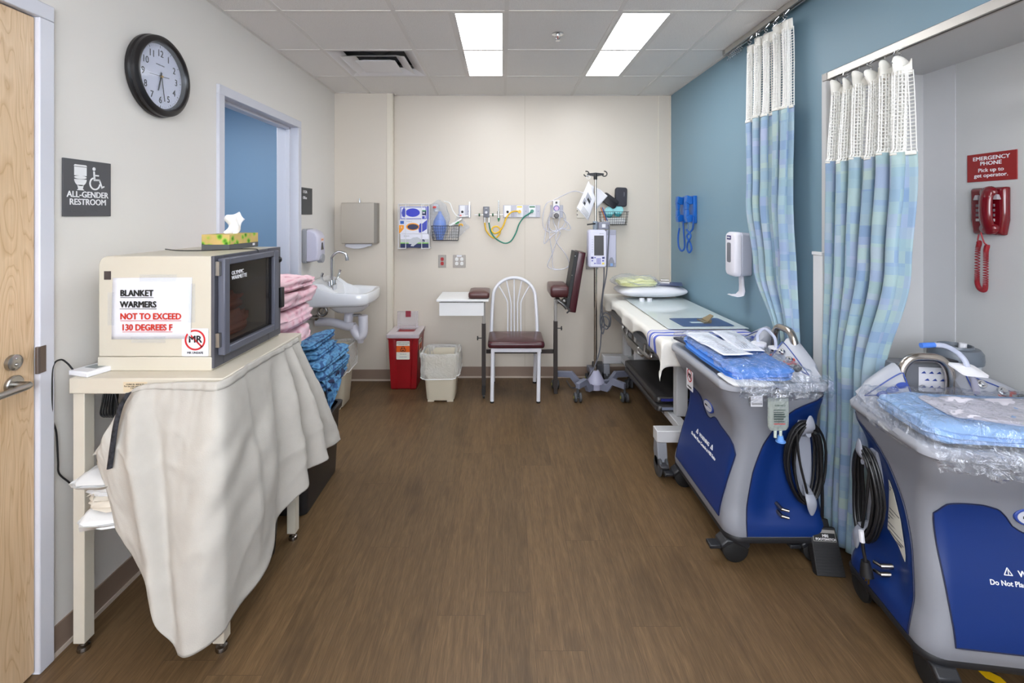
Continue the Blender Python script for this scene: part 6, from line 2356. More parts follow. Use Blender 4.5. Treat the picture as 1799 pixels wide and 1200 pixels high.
for y in (4.20, 3.83, 2.93):
    b = MB()
    b.box(1.06, y, 0.262, 1.13, y + 0.06, 0.62)
    obj('post', b, fr, t, bevel=0.004)
for x in (0.908, 1.46):
    for y in (2.772, 4.23):
        b = MB()
        b.prism([(y - 0.03, 0.195), (y + 0.03, 0.195), (y + 0.04, 0.13), (y + 0.01, 0.06), (y - 0.045, 0.055), (y - 0.05, 0.12)], x - 0.028, x + 0.028, 'yz')
        cf = obj('caster_fork', b, mat('caster_housing', (128, 130, 138), 0.45), t, bevel=0.006)
        b = MB()
        for s in (-1, 1):
            b.lathe([(0.004, -0.010), (0.052, -0.010), (0.060, -0.005), (0.060, 0.005), (0.052, 0.010), (0.004, 0.010)], (x + s * 0.018, y - 0.02, 0.060), 'x', 28)
        b.cyl((x - 0.02, y - 0.02, 0.06), (x + 0.02, y - 0.02, 0.06), 0.012)
        obj('wheel', b, mat('caster_grey', ), cf)
        b = MB()
        b.box(x - 0.028, y - 0.10, 0.075, x + 0.020, y - 0.045, 0.09)
        obj('brake_pedal', b, DARK, cf, bevel=0.004)
b = MB()
b.tube([(BX0 - 0.012, 3.62, 0.655), (BX0 - 0.02, 3.55, 0.615), (BX0 - 0.02, 2.98, 0.615), (BX0 - 0.012, 2.92, 0.655)], 0.012, 12, 4)
b.tube([(BX0 - 0.012, 3.50, 0.67), (BX0 - 0.02, 3.46, 0.585), (BX0 - 0.02, 3.10, 0.585), (BX0 - 0.012, 3.06, 0.67)], 0.010, 12, 4)
b.box(BX0 - 0.034, 3.16, 0.575, BX0 - 0.022, 3.42, 0.625)
obj('side_rail', b, STEEL, t)
# spare pads on the lower rails
for k, (z, lab) in enumerate(((0.265, 'black pad with blue edge on the bed underframe, lower of two'), (0.312, 'black pad on the bed underframe, upper of two'))):
    t = thing('transfer_pad', lab, 'pad', (1.25, 3.35, z), 0, 'black pads under the bed')
    b = MB()
    b.rings([[V((x, y, zz_)) for x, y in rrect(0.955 + i, 2.99 + i + 0.02 * k, 1.51 - i, 3.78 - i, 0.03)] for zz_, i in ((z, 0.010), (z + 0.006, 0), (z + 0.036, 0), (z + 0.043, 0.010))])
    pd = obj('cover', b, mat('black_vinyl', (44, 42, 42), 0.4, bump=0.1, bscale=120), t, smooth=60)
    b = MB()
    b.box(0.99, 2.986 + 0.02 * k, z + 0.014, 1.48, 2.991 + 0.02 * k, z + 0.030)
    st = obj('edge_band', b, mat('band_blue' if k else 'band_silver', (34, 40, 120) if k else (120, 128, 150), 0.4), pd, smooth=0)
    if k:
        text('lettering', 'GE Healthcare', 0.014, WHITE_INK, st, (1.12, 2.9855 + 0.02 * k, z + 0.018), (1, 0, 0), UP)

# sheet: terry blanket over mattress, hanging over the open side and near end
def sheet_mat(name):
    g = NT(name)
    uv = g.n('ShaderNodeUVMap')
    sx = g.n('ShaderNodeSeparateXYZ')
    g.l(uv, 'UV', sx, 'Vector')
    # blue stripes near both ends (v measured along the bed, metres)
    def stripe(lo, hi):
        a = g.n('ShaderNodeMath', operation='GREATER_THAN')
        a.inputs[1].default_value = lo
        c = g.n('ShaderNodeMath', operation='LESS_THAN')
        c.inputs[1].default_value = hi
        m = g.n('ShaderNodeMath', operation='MULTIPLY')
        g.l(sx, 'Y', a, 0)
        g.l(sx, 'Y', c, 0)
        g.l(a, 'Value', m, 0)
        g.l(c, 'Value', m, 1)
        return m
    acc = None
    for lo, hi in ((0.255, 0.285), (0.300, 0.306), (0.320, 0.350), (0.365, 0.371), (0.385, 0.400), (1.99, 2.02), (2.03, 2.06), (2.075, 2.10), (2.11, 2.13)):
        m = stripe(lo, hi)
        if acc:
            a = g.n('ShaderNodeMath', operation='ADD')
            g.l(acc, 'Value', a, 0)
            g.l(m, 'Value', a, 1)
            acc = a
        else:
            acc = m
    mx = g.n('ShaderNodeMix', data_type='RGBA')
    g.t.links.new(acc.outputs['Value'], mx.inputs[0])
    mx.inputs[6].default_value = lin((232, 229, 222))
    mx.inputs[7].default_value = lin((92, 108, 196))
    g.t.links.new(mx.outputs[2], g.b.inputs['Base Color'])
    g.b.inputs['Roughness'].default_value = 0.9
    tc = g.n('ShaderNodeTexCoord')
    n1 = g.n('ShaderNodeTexNoise')
    n1.inputs['Scale'].default_value = 160
    g.l(tc, 'Object', n1, 'Vector')
    g.bump(n1, 'Fac', 0.35, 0.003)
    return g.m


SW = 0.75          # cloth across: 0 = wall edge, hang after mattress width
mw = BX1 - 0.02 - BX0
zt_ = 0.782
ml = BY1 - BY0
def bed_sheet(u, v):
    s = u * (mw + 0.14)                       # across, from the wall side
    l = v * (ml + 0.30) - 0.16                # along, from beyond the near end
    hang_len = 0.10 + 0.035 * math.sin(v * 17) + 0.03 * nz((v * 9, 0, 3), 1) + 0.03 * math.exp(-((v - 0.93) / 0.06) ** 2)
    s = u * (mw + hang_len)
    q = V((s * 4, l * 4, 0))
    w = 0.004 * nz(q, 1.5) + 0.0025 * nz(q, 4, 3)
    over = max(0.0, s - mw)
    p = V((BX1 - 0.02 - min(s, mw), BY0 + max(-0.0, min(l, ml)), zt_ + w))
    if over > 0:
        r = 0.03
        a = min(over / r, PI / 2)
        p.x -= r * math.sin(a) + 0.010 * (over / 0.1) * math.sin(v * 40 + 2 * nz(q, 1)) - 0.002
        p.z -= r * (1 - math.cos(a)) + max(0, over - r * PI / 2)
    if l < 0:
        a = min(-l / 0.03, PI / 2)
        p.y -= 0.03 * math.sin(a) + 0.006 * math.sin(u * 30) * min(1, -l * 8)
        p.z -= 0.03 * (1 - math.cos(a)) + max(0, -l - 0.03 * PI / 2)
    if l > ml:
        a = min((l - ml) / 0.03, PI / 2)
        p.y += 0.03 * math.sin(a)
        p.z -= 0.03 * (1 - math.cos(a)) + max(0, l - ml - 0.03 * PI / 2)
    return p


b = MB()
b.grid(bed_sheet, 70, 160, uvs=lambda u, v: (u, v * (ml + 0.30)))
tag(obj('bed_sheet', b, sheet_mat('striped_terry'), solid=0.004, smooth=70), 'white bed sheet with blue stripes draped over the exam bed', 'sheet')
b = MB()
b.box(1.02, 2.96, zt_ + 0.007, 1.515, 4.06, zt_ + 0.012)
bd_m = mat('clear_acrylic_board', (206, 216, 216), 0.08, spec=0.6)
o = obj('slide_board', b, bd_m, bevel=0.002)
tag(o, 'glossy translucent slide board lying flat on the bed sheet', 'board')
zb = zt_ + 0.012
b = MB()
def pil(u, v):
    a, c = u * 2 * PI, (v - 0.5) * PI
    e = 0.42
    X = math.copysign(abs(math.cos(a)) ** e, math.cos(a)) * math.cos(c) ** 0.6
    Y = math.copysign(abs(math.sin(a)) ** e, math.sin(a)) * math.cos(c) ** 0.6
    Z = math.sin(c)
    corner = (abs(X) * abs(Y)) ** 2
    q = V((X * 2, Y * 2, Z))
    return V((1.25 + 0.285 * X * (1 + 0.05 * corner), 4.085 + 0.165 * Y, zb + 0.062 + 0.052 * Z * (1 - 0.45 * corner) + 0.006 * nz(q, 1.3) * max(0, Z)))
b.grid(pil, 64, 26, wrap=True)
tag(obj('pillow', b, mat('white_pillow', (226, 226, 232), 0.7, bump=0.25, bscale=30), smooth=80), 'white pillow at the head of the bed', 'pillow')
t = thing('isolation_gown', 'pale yellow folded gown packed in clear plastic on the pillow', 'gown', (1.12, 4.05, zb + 0.11))
b = folded(MB(), 0.97, 1.28, 3.94, 4.20, zb + 0.106, 0.055, seed=90, wr=0.008, nf=3)
obj('gown', b, mat('pale_yellow_gown', (236, 236, 178), 0.85), t, smooth=80)
b = folded(MB(), 0.93, 1.31, 3.93, 4.21, zb + 0.104, 0.068, seed=93, wr=0.012, nf=1)
obj('bag', b, film('gown_bag', clear=0.88, crumple=0.9, scale=30), t, smooth=80)
def clipboard(label, cx, cy, z, rot, w, d, m):
    t = thing('clipboard', label, 'clipboard', (cx, cy, z), rot)
    b = MB()
    b.prism(rrect(-w / 2, -d / 2, w / 2, d / 2, 0.012), 0, 0.003)
    obj('board', b, m, t, local=True, bevel=0.0008)
    return t
navyb = mat('clipboard_blue', (62, 84, 128), 0.35)
t = clipboard('blue clipboard with brass clip lying on the slide board', 1.285, 3.12, zb + 0.001, math.radians(2), 0.33, 0.23, navyb)
b = MB()
b.prism([(-0.0, -0.05), (0.0, 0.055), (0.05, 0.048), (0.062, 0.02), (0.062, -0.02), (0.05, -0.045)], 0.003, 0.012)
for v in range(0):
    pass
b.cyl((0.045, -0.045, 0.018), (0.045, 0.045, 0.018), 0.008)
b.add([(0.03, -0.045, 0.010), (0.03, 0.045, 0.010), (0.075, 0.022, 0.045), (0.075, -0.022, 0.045), (0.026, -0.045, 0.014), (0.026, 0.045, 0.014), (0.071, 0.022, 0.049), (0.071, -0.022, 0.049)], [(0, 1, 2, 3), (7, 6, 5, 4), (0, 4, 5, 1), (1, 5, 6, 2), (2, 6, 7, 3), (3, 7, 4, 0)])
obj('clip', b, mat('brass_clip', (176, 158, 126), 0.35, 0.8), t, local=True)
b = MB()
b.box(-0.075, -0.035, 0.003, 0.0, 0.0, 0.0035)
obj('name_label', b, mat('pale_blue_label', (176, 196, 204), 0.5), t, local=True, smooth=0)
t = clipboard('blue clipboard propped on the pillow beside the yellow gown', 1.385, 4.05, zb + 0.118, math.radians(-18), 0.24, 0.20, mat('clipboard_navy', (66, 78, 124), 0.35))
b = MB()
b.box(-0.06, 0.03, 0.003, 0.02, 0.075, 0.014)
b.cyl((-0.05, 0.06, 0.022), (0.015, 0.06, 0.022), 0.010)
obj('clip', b, STEEL, t, local=True)
for k, (x, y, lab) in enumerate(((1.125, 3.885, 'small white tape roll on the slide board, left of two'), (1.185, 3.88, 'small white tape roll on the slide board, right of two'))):
    b = MB()
    b.lathe([(0.008, 0.0), (0.019, 0.0), (0.019, 0.025), (0.008, 0.025)], (x, y, zb), cap=False)
    b.lathe([(0.008, 0.0), (0.008, 0.025)], (x, y, zb), cap=False)
    tag(obj('tape_roll', b, PAPER), lab, 'tape roll')

# ---------------------------------------------------------------- blue wall: handsets, sanitizer, switch
hb = mat('handset_blue', (20, 96, 180), 0.3)
for k, (yc, lab) in enumerate(((3.86, 'blue wall handset with twisted cord, nearer the curtain'), (4.06, 'blue wall handset with looped cord, nearer the back corner'))):
    t = thing('wall_handset', lab, 'handset', (XR, yc, 1.42), 0, None)
    z0, z1 = 1.425, 1.645
    b = MB()
    b.box(XR - 0.028, yc - 0.045, z0, XR, yc + 0.045, z1)
    obj('cradle', b, hb, t, bevel=0.005)
    b = MB()
    P2 = [(-0.028, z0 + 0.015), (-0.068, z0 + 0.005), (-0.080, z0 + 0.05), (-0.074, 1.535), (-0.080, z1 - 0.05), (-0.072, z1 + 0.004), (-0.028, z1 - 0.01)]
    inner = [(-0.028, z0 + 0.065), (-0.050, z0 + 0.07), (-0.054, 1.535), (-0.050, z1 - 0.07), (-0.028, z1 - 0.065)]
    b.prism([(XR + x, z) for x, z in P2[:3]] + [(XR + inner[1][0], inner[1][1]), (XR + inner[0][0], inner[0][1])], yc - 0.026, yc + 0.026, 'xz')
    b.prism([(XR + x, z) for x, z in (P2[2], P2[3], inner[2], inner[1])], yc - 0.022, yc + 0.022, 'xz')
    b.prism([(XR + x, z) for x, z in (P2[3], P2[4], inner[3], inner[2])], yc - 0.022, yc + 0.022, 'xz')
    b.prism([(XR + inner[4][0], inner[4][1]), (XR + inner[3][0], inner[3][1])] + [(XR + x, z) for x, z in P2[4:]], yc - 0.026, yc + 0.026, 'xz')
    obj('handset', b, hb, t, bevel=0.004)
    b = MB()
    b.tube([(XR - 0.055, yc, z0 + 0.01), (XR - 0.055, yc, z0 - 0.05)], 0.0022, 6, 0)
    x_ = XR - 0.052
    if k:
        P3 = [(x_, yc, z0 - 0.045), (x_ - 0.003, yc + 0.02, z0 - 0.12), (x_, yc + 0.015, z0 - 0.20), (x_ + 0.012, yc - 0.02, z0 - 0.235), (x_ + 0.025, yc - 0.05, z0 - 0.20), (x_ + 0.02, yc - 0.045, z0 - 0.08), (x_ + 0.02, yc - 0.03, z0 + 0.01)]
    else:
        P3 = [(x_ - 0.01, yc + 0.02, z0 - 0.05), (x_ + 0.01, yc - 0.02, z0 - 0.10), (x_ - 0.004, yc + 0.005, z0 - 0.155), (x_, yc + 0.03, z0 - 0.205), (x_ + 0.005, yc, z0 - 0.235), (x_ + 0.012, yc - 0.03, z0 - 0.205), (x_ + 0.012, yc, z0 - 0.155), (x_ - 0.006, yc + 0.022, z0 - 0.105), (x_ + 0.018, yc - 0.03, z0 - 0.05), (x_ + 0.02, yc - 0.046, z0 + 0.0), (x_ + 0.022, yc - 0.046, z0 + 0.06)]
    b.tube(P3, lambda q: 0.0072 + 0.0008 * math.sin(q * 380), 10, 24)
    obj('coiled_cord', b, mat('cord_blue', (16, 84, 168), 0.4), t)

y0, y1, z0, z1 = 2.97, 3.105, 1.108, 1.382
t = thing('sanitizer_dispenser', 'white wall hand sanitizer dispenser with drip tray beside the far curtain', 'sanitizer dispenser', (XR, 3.04, 0.97))
swm = mat('dispenser_white', (228, 226, 234), 0.35)
b = MB()
b.rings([[V((x, y, z)) for y, z in rrect(y0 + i, z0 + i, y1 - i, z1 - i, 0.022)] for x, i in ((XR - 0.002, 0.004), (XR - 0.062, 0), (XR - 0.070, 0.008))])
obj('housing', b, mat('dispenser_grey', (196, 196, 208), 0.4), t, bevel=0.003)
b = MB()
b.rings([[V((x, y, z)) for y, z in rrect(y0 + i, z0 - 0.002 + i, y1 - i, z1 + 0.002 - i, 0.03)] for x, i in ((XR - 0.068, 0.0), (XR - 0.092, 0), (XR - 0.108, 0.008), (XR - 0.114, 0.024))])
cvr = obj('cover', b, swm, t, bevel=0.003)
b = MB()
b.prism(rrect((y0 + y1) / 2 - 0.024, z0 + 0.085, (y0 + y1) / 2 + 0.024, z1 - 0.065, 0.012), XR - 0.1165, XR - 0.1135, 'yz')
obj('window', b, mat('gel_window', (120, 122, 130), 0.15), cvr)
b = MB()
b.prism(rrect((y0 + y1) / 2 - 0.026, z1 - 0.046, (y0 + y1) / 2 + 0.026, z1 - 0.020, 0.005), XR - 0.116, XR - 0.1135, 'yz')
lg = obj('logo', b, mat('logo_navy', (44, 42, 110), 0.4), cvr)
text('lettering', 'PURELL', 0.0125, WHITE_INK, lg, (XR - 0.1166, (y0 + y1) / 2, z1 - 0.037), (0, -1, 0), UP, bold=0.0004)
b = MB()
ym_ = (y0 + y1) / 2
b.rings([[V((x, ym_ + s * w, z)) for s, zo in ((-1, 0), (1, 0), (1, 1), (-1, 1)) for x, z in ((x0_ + (0.016 if zo else 0), z_ + (0.004 if zo else 0)),)] for x0_, z_, w in ((XR - 0.045, z0, 0.022), (XR - 0.042, z0 - 0.06, 0.022), (XR - 0.040, z0 - 0.10, 0.03), (XR - 0.055, z0 - 0.125, 0.045), (XR - 0.085, z0 - 0.128, 0.052), (XR - 0.115, z0 - 0.122, 0.030))])
obj('drip_tray', b, swm, t, smooth=70, bevel=0.004)

yS, zS = 2.615, 1.115
t = thing('light_switch', 'steel light switch plate on the blue wall between the two curtains', 'light switch', (XR, yS, zS - 0.06))
b = MB()
b.box(XR - 0.007, yS - 0.036, zS - 0.058, XR, yS + 0.036, zS + 0.058)
obj('plate', b, mat('switch_steel', (96, 94, 94), 0.35, 0.9), t, bevel=0.002)
b = MB()
b.box(XR - 0.014, yS - 0.006, zS - 0.012, XR - 0.006, yS + 0.006, zS + 0.012)
b.box(XR - 0.020, yS - 0.004, zS - 0.002, XR - 0.013, yS + 0.004, zS + 0.008)
obj('toggle', b, mat('toggle_white', (236, 236, 236), 0.35), t, bevel=0.001)
b = MB()
b.box(XR - 0.0085, yS - 0.026, zS + 0.034, XR - 0.0068, yS + 0.026, zS + 0.050)
obj('name_label', b, PAPER, t, smooth=0)
# ================================================================== biopsy consoles, curtains, phone
shell_m = mat('console_grey', (130, 132, 140), 0.42, bump=0.08, bscale=500)
lip_m = mat('console_pale', (168, 171, 180), 0.38)
cblue = mat('console_blue', (10, 44, 108), 0.4, bump=0.1, bscale=400)
dkblue = mat('outline_blue', (44, 70, 150), 0.4)
hookg = mat('hook_grey', (150, 154, 166), 0.4)
AX = [(0.10, 0.335), (0.15, 0.335), (0.24, 0.312), (0.45, 0.292), (0.60, 0.298), (0.72, 0.325), (0.76, 0.335)]
YFt = [(0.10, -0.222), (0.16, -0.232), (0.30, -0.205), (0.48, -0.165), (0.58, -0.172), (0.70, -0.225), (0.76, -0.24)]
YBt = [(0.10, 0.215), (0.3, 0.2), (0.76, 0.21)]
RC = 0.06


def flin(tab, x):
    """smooth profile through a table"""
    P = [V((b_, a_, 0)) for a_, b_ in tab]
    for i in range(len(tab) - 1):
        if x <= tab[i + 1][0] or i == len(tab) - 2:
            t_ = max(0, min(1, (x - tab[i][0]) / (tab[i + 1][0] - tab[i][0])))
            return poly_at(P, (i + t_) / (len(tab) - 1)).x


YBD = [(0.10, -0.150), (0.20, -0.145), (0.38, -0.105), (0.50, -0.055), (0.59, 0.005), (0.66, 0.075), (0.715, 0.19)]
RG = [(0.10, 0.0), (0.165, 0.0), (0.225, 1.0), (0.60, 1.0), (0.70, 0.2), (0.72, 0.0)]


def recess(y, z):
    """how far the blue end face is scooped in below its grey surround"""
    d = max(0.0, min(1.0, (y - flin(YBD, z) - 0.004) / 0.10))
    return 0.018 * d * d * (3 - 2 * d) * interp(RG, z)


def cring(z, off=0.0, scoop=False):
    a, f, k = flin(AX, z) + off, flin(YFt, z) - off, flin(YBt, z) + off
    P = rrect(-a, f, a, k, RC, 10)
    out = []
    for i, p in enumerate(P):
        q = P[(i + 1) % len(P)]
        n = 14 if math.hypot(q[0] - p[0], q[1] - p[1]) > 0.06 else 1
        out += [(lerp(p[0], q[0], j / n), lerp(p[1], q[1], j / n)) for j in range(n)]
    if scoop:
        out = [(x - math.copysign(recess(y, z) * max(0, min(1, (abs(x) - 0.5 * a) / (0.45 * a))), x), y) for x, y in out]
    return [V((x, y, z)) for x, y in out]


def console(label, loc, rot, sg, hx, hook_label):
    """sg: which end (+x or -x) carries the cord"""
    t = thing('biopsy_console', label, 'medical console', loc, rot)
    L = dict(local=True)
    b = MB()
    zs = [0.112 + (0.735 - 0.112) * k / 48 for k in range(49)]
    b.rings([cring(z, 0, True) for z in zs], cap=True)
    body = obj('shell', b, shell_m, t, smooth=60, **L)
    # front panel: blue, with the wavy top edge and a notch round the badge
    topz = [(-0.268, 0.53), (-0.24, 0.572), (-0.15, 0.578), (-0.095, 0.565), (-0.07, 0.54), (-0.055, 0.515), (-0.02, 0.495), (0.02, 0.497), (0.05, 0.515), (0.075, 0.520), (0.13, 0.505), (0.215, 0.492), (0.25, 0.475), (0.266, 0.44)]
    b = MB()

    def fp(u, v):
        x0_ = lerp(-0.268, 0.266, u)
        zt_ = flin(topz, x0_)
        z0_ = 0.168
        zz_ = lerp(z0_, zt_, v)
        # sides slope outwards to the bottom
        x = x0_ * (1 - 0.03 * (1 - v))
        e_ = max(0, abs(x) - (flin(AX, zz_) - RC))
        return V((x, flin(YFt, zz_) - 0.0035 + RC - math.sqrt(max(0.0, RC * RC - e_ * e_)), zz_))
    b.grid(fp, 60, 30)
    for e in (0, 1):                        # turned edges
        b.grid(lambda u, v, e=e: fp(u, e) + V((0, 0.006 * v, 0)), 60, 1)
        b.grid(lambda u, v, e=e: fp(e, u) + V((0, 0.006 * v, 0)), 30, 1)
    pn = obj('front_panel', b, cblue, t, smooth=50, **L)
    b = MB()
    rim = [fp(k / 60, 1) for k in range(61)] + [fp(1, 1 - k / 20) for k in range(1, 21)] + [fp(1 - k / 40, 0) for k in range(1, 41)] + [fp(0, k / 20) for k in range(1, 20)]
    b.tube(rim, 0.0022, 6, 0, True)
    obj('panel_gasket', b, mat('gasket_navy', (10, 22, 60), 0.5), pn, **L)
    tl = lambda z: (0, (flin(YFt, z + 0.02) - flin(YFt, z)) / 0.02, 1)
    for s, z_, sz in (('\u26a0 WARNING \u26a0', 0.375, 0.0235), ('Do Not Place Console in MRI Suite', 0.348, 0.0205)):
        if z_ > 0.36:
            text('lettering', 'WARNING', sz, WHITE_INK, pn, (0.0, flin(YFt, z_) - 0.0048, z_), (1, 0, 0), tl(z_), bold=0.0006, **L)
            for sx in (-1, 1):
                b = MB()
                for k in range(3):
                    c = [V((sx * 0.085 + 0.013 * math.cos(a), 0, z_ + 0.008 + 0.013 * math.sin(a))) for a in (PI / 2, PI * 7 / 6, PI * 11 / 6)]
                    p0, p1 = c[k], c[(k + 1) % 3]
                    b.tube([V((p.x, flin(YFt, p.z) - 0.005, p.z)) for p in (p0, p1)], 0.0013, 6, 0)
                b.tube([(sx * 0.085, flin(YFt, z_ + 0.008) - 0.005, z_ + 0.017), (sx * 0.085, flin(YFt, z_) - 0.005, z_ + 0.004)], 0.0013, 6, 0)
                obj('warning_triangle', b, WHITE_INK, pn, **L)
        else:
            text('lettering', s, sz, WHITE_INK, pn, (0.0, flin(YFt, z_) - 0.0048, z_), (1, 0, 0), tl(z_), bold=0.0003, wide=0.95, **L)
    # oval badge
    b = MB()
    zb_ = 0.548
    yb_ = flin(YFt, zb_) - 0.004
    def oval(rx, rz, y):
        return [V((rx * math.cos(a), y - 0.0 * a, zb_ + rz * math.sin(a))) for a in [2 * PI * k / 36 for k in range(36)]]
    b.rings([oval(0.052, 0.030, yb_ + 0.008), oval(0.052, 0.030, yb_ - 0.001), oval(0.050, 0.028, yb_ - 0.003)])
    bg = obj('badge', b, dkblue, t, smooth=30, **L)
    b = MB()
    b.rings([oval(0.045, 0.0235, yb_ - 0.002), oval(0.045, 0.0235, yb_ - 0.0042)])
    obj('badge_face', b, mat('badge_silver', (196, 198, 208), 0.35), bg, smooth=30, **L)
    b = MB()
    b.box(-0.030, yb_ - 0.0052, zb_ - 0.004, -0.004, yb_ - 0.004, zb_ + 0.004)
    obj('badge_bar', b, INK, bg, smooth=0, **L)
    b = MB()
    b.box(-0.002, yb_ - 0.0052, zb_ - 0.001, 0.036, yb_ - 0.004, zb_ + 0.001)
    obj('badge_line', b, dkblue, bg, smooth=0, **L)
    # blue end panels: the grey sweeps down along the front corner
    for s in (1, -1):
        b = MB()
        def ep(u, v, s=s, o=0.003):
            z = lerp(0.128, 0.715, v)
            a, k = flin(AX, z), flin(YBt, z)
            y0_ = flin(YBD, z)
            ln = max(0.0, k - RC - y0_)
            arcl = RC * PI / 2
            d = u * (max(ln, 0) + arcl)
            if y0_ > k - RC:
                a0 = min(1.2, (y0_ - (k - RC)) / RC)
                th = lerp(a0, PI / 2, u)
                y = k - RC + (RC + o) * math.sin(th)
                return V((s * (a - RC + (RC + o) * math.cos(th) - recess(y, z) * (0.3 + 0.7 * math.cos(th))), y, z))
            if d <= ln:
                y = y0_ + d
                # the front corner rounds too
                f = flin(YFt, z) + RC
                x = a + o if y >= f else a - RC + (RC + o) * math.cos(math.asin(max(-1, (y - f) / RC)))
                return V((s * (x - recess(y, z)), y, z))
            th = (d - ln) / RC
            y = k - RC + (RC + o) * math.sin(th)
            return V((s * (a - RC + (RC + o) * math.cos(th) - recess(y, z) * (0.3 + 0.7 * math.cos(th))), y, z))
        b.grid(ep, 30, 46)
        e_ = obj('end_panel', b, cblue, t, smooth=60, **L)
        b = MB()
        b.tube([ep(0, k / 40) for k in range(41)], 0.0025, 6, 0)
        obj('panel_edge', b, mat('gasket_navy', ), e_, **L)
        if s == sg:
            # cord hook: leaf plate with two petals
            yk = 0.118
            xk = lambda z: s * (flin(AX, z) - recess(yk, z) + 0.006)
            b = MB()
            R_ = []
            for k in range(13):
                z = lerp(0.27, 0.60, k / 12)
                w = 0.045 * math.sin(PI * (0.12 + 0.76 * k / 12)) ** 0.8
                R_.append([V((xk(z) + s * q, yk + e * w, z)) for q, e in ((-0.012, -1), (0.006, -0.85), (0.010, 0), (0.006, 0.85), (-0.012, 1))])
            b.rings(R_)
            hk = obj('cord_hook', b, hookg, t, smooth=60, label=hook_label, **L)
            for zc_, sl in ((0.565, 1), (0.30, -1)):
                b = MB()
                R_ = []
                for k in range(15):
                    q = k / 14
                    z = zc_ + sl * lerp(-0.035, 0.075, q)
                    w = 0.022 * math.sin(PI * (0.06 + 0.9 * q)) ** 0.7
                    x = s * (flin(AX, zc_) - recess(yk, zc_) + 0.012 + 0.050 * math.sin(min(1, q * 1.6) * PI / 2))
                    R_.append([V((x + s * 0.35 * w * math.sin(a), yk + w * math.cos(a), z)) for a in [2 * PI * j / 14 for j in range(14)]])
                b.rings(R_)
                b.cyl((xk(zc_), yk, zc_ - sl * 0.02), (xk(zc_) + s * 0.045, yk, zc_ - sl * 0.01), 0.011)
                obj('hook_petal', b, hookg, hk, smooth=60, **L)
            # wound cord
            b = MB()
            random.seed(4)
            for k in range(8):
                rx, rz = 0.046 + 0.0055 * k, 0.155 + 0.003 * k
                xo = s * (flin(AX, 0.43) + 0.010 + 0.011 * (k % 3))
                b.tube([V((xo + s * 0.012 * abs(math.sin(a)), yk - 0.008 + rx * math.cos(a) * (1 + 0.10 * math.sin(k + a)), 0.435 + rz * math.sin(a) - 0.02 * (math.cos(a) > 0) * 0)) for a in [2 * PI * j / 26 for j in range(26)]], 0.0052, 8, 0, True)
            b.tube([V((s * (flin(AX, 0.45) + 0.040), yk - 0.055, 0.58)), V((s * (flin(AX, 0.45) + 0.045), yk - 0.045, 0.45)), V((s * (flin(AX, 0.45) + 0.042), yk - 0.01, 0.31))], 0.0052, 8)
            obj('wound_cord', b, BLACK, t, **L)
            b = MB()
            za = 0.245
            for dy in (-0.03, 0.0):
                b.cyl((s * (flin(AX, za) - 0.016), yk - 0.12, za + dy), (s * (flin(AX, za) + 0.020), yk - 0.115, za + dy - 0.006), 0.009, 0.008)
                b.cyl((s * (flin(AX, za) + 0.016), yk - 0.116, za + dy - 0.006), (s * (flin(AX, za) + 0.028), yk - 0.09, za + dy - 0.008), 0.006)
            obj('end_connector', b, mat('nickel', ), t, **L)
    # pale lip and tray
    b = MB()
    def lring(z, off):
        return cring(0.76, off)[:0] or [V((v.x, v.y, z)) for v in cring(0.76, off)]
    b.rings([lring(0.735, -0.004), lring(0.742, 0.006), lring(0.760, 0.008), lring(0.774, 0.0), lring(0.776, -0.016), lring(0.764, -0.030), lring(0.762, -0.06)])
    obj('tray', b, lip_m, t, smooth=50, **L)
    # corner consoles with leaf-shaped control faces
    for s, nm in ((1, 'knob_console'), (-1, 'button_console')):
        xi, xo = (0.085 if hx > 0 else (0.012 if s > 0 else 0.165)), (0.322 if hx > 0 or s < 0 else 0.300)
        b = MB()
        R_ = []
        for k in range(11):
            q = k / 10
            x = lerp(xi, xo, q)
            ztop = lerp(0.925, 0.80, q ** 1.2) - (0.05 * (1 - min(1, q / 0.1)) ** 2)
            y0_, yt, yb2 = lerp(0.045, 0.095, q ** 1.5), 0.165, 0.208 - 0.03 * max(0, q - 0.7) / 0.3
            R_.append([V((s * x, y, z)) for y, z in ((y0_, 0.757), (y0_ + 0.006, 0.775), (lerp(y0_, yt, 0.5), lerp(0.775, ztop, 0.52)), (yt - 0.012, ztop - 0.008), (yt + 0.012, ztop), (yb2 - 0.012, ztop - 0.006), (yb2, ztop - 0.03), (yb2, 0.757))])
        b.rings(R_)
        cn = obj(nm, b, lip_m, t, smooth=60, bevel=0.004, **L)

        def face(q, h, lift=0.003):
            x = lerp(xi, xo, q)
            ztop = lerp(0.925, 0.80, q ** 1.2)
            y0_ = lerp(0.045, 0.095, q ** 1.5)
            n = V((0, -(ztop - 0.775), 0.153 - y0_)).normalized()
            return V((s * x, lerp(y0_ + 0.006, 0.153, h), lerp(0.775, ztop - 0.008, h))) + n * lift, n
        b = MB()
        leaf = [face(0.08 + 0.0 * k, 0.15 + 0.7 * k / 8)[0] for k in range(9)] + [face(0.08 + 0.84 * k / 16, 0.86 - 0.12 * (k / 16) ** 2)[0] for k in range(1, 17)] + [face(0.92 - 0.84 * k / 16, 0.72 - 0.57 * (k / 16) ** 0.8)[0] for k in range(1, 16)]
        b.tube(leaf, 0.0022, 6, 0, True)
        obj('outline', b, dkblue, cn, **L)
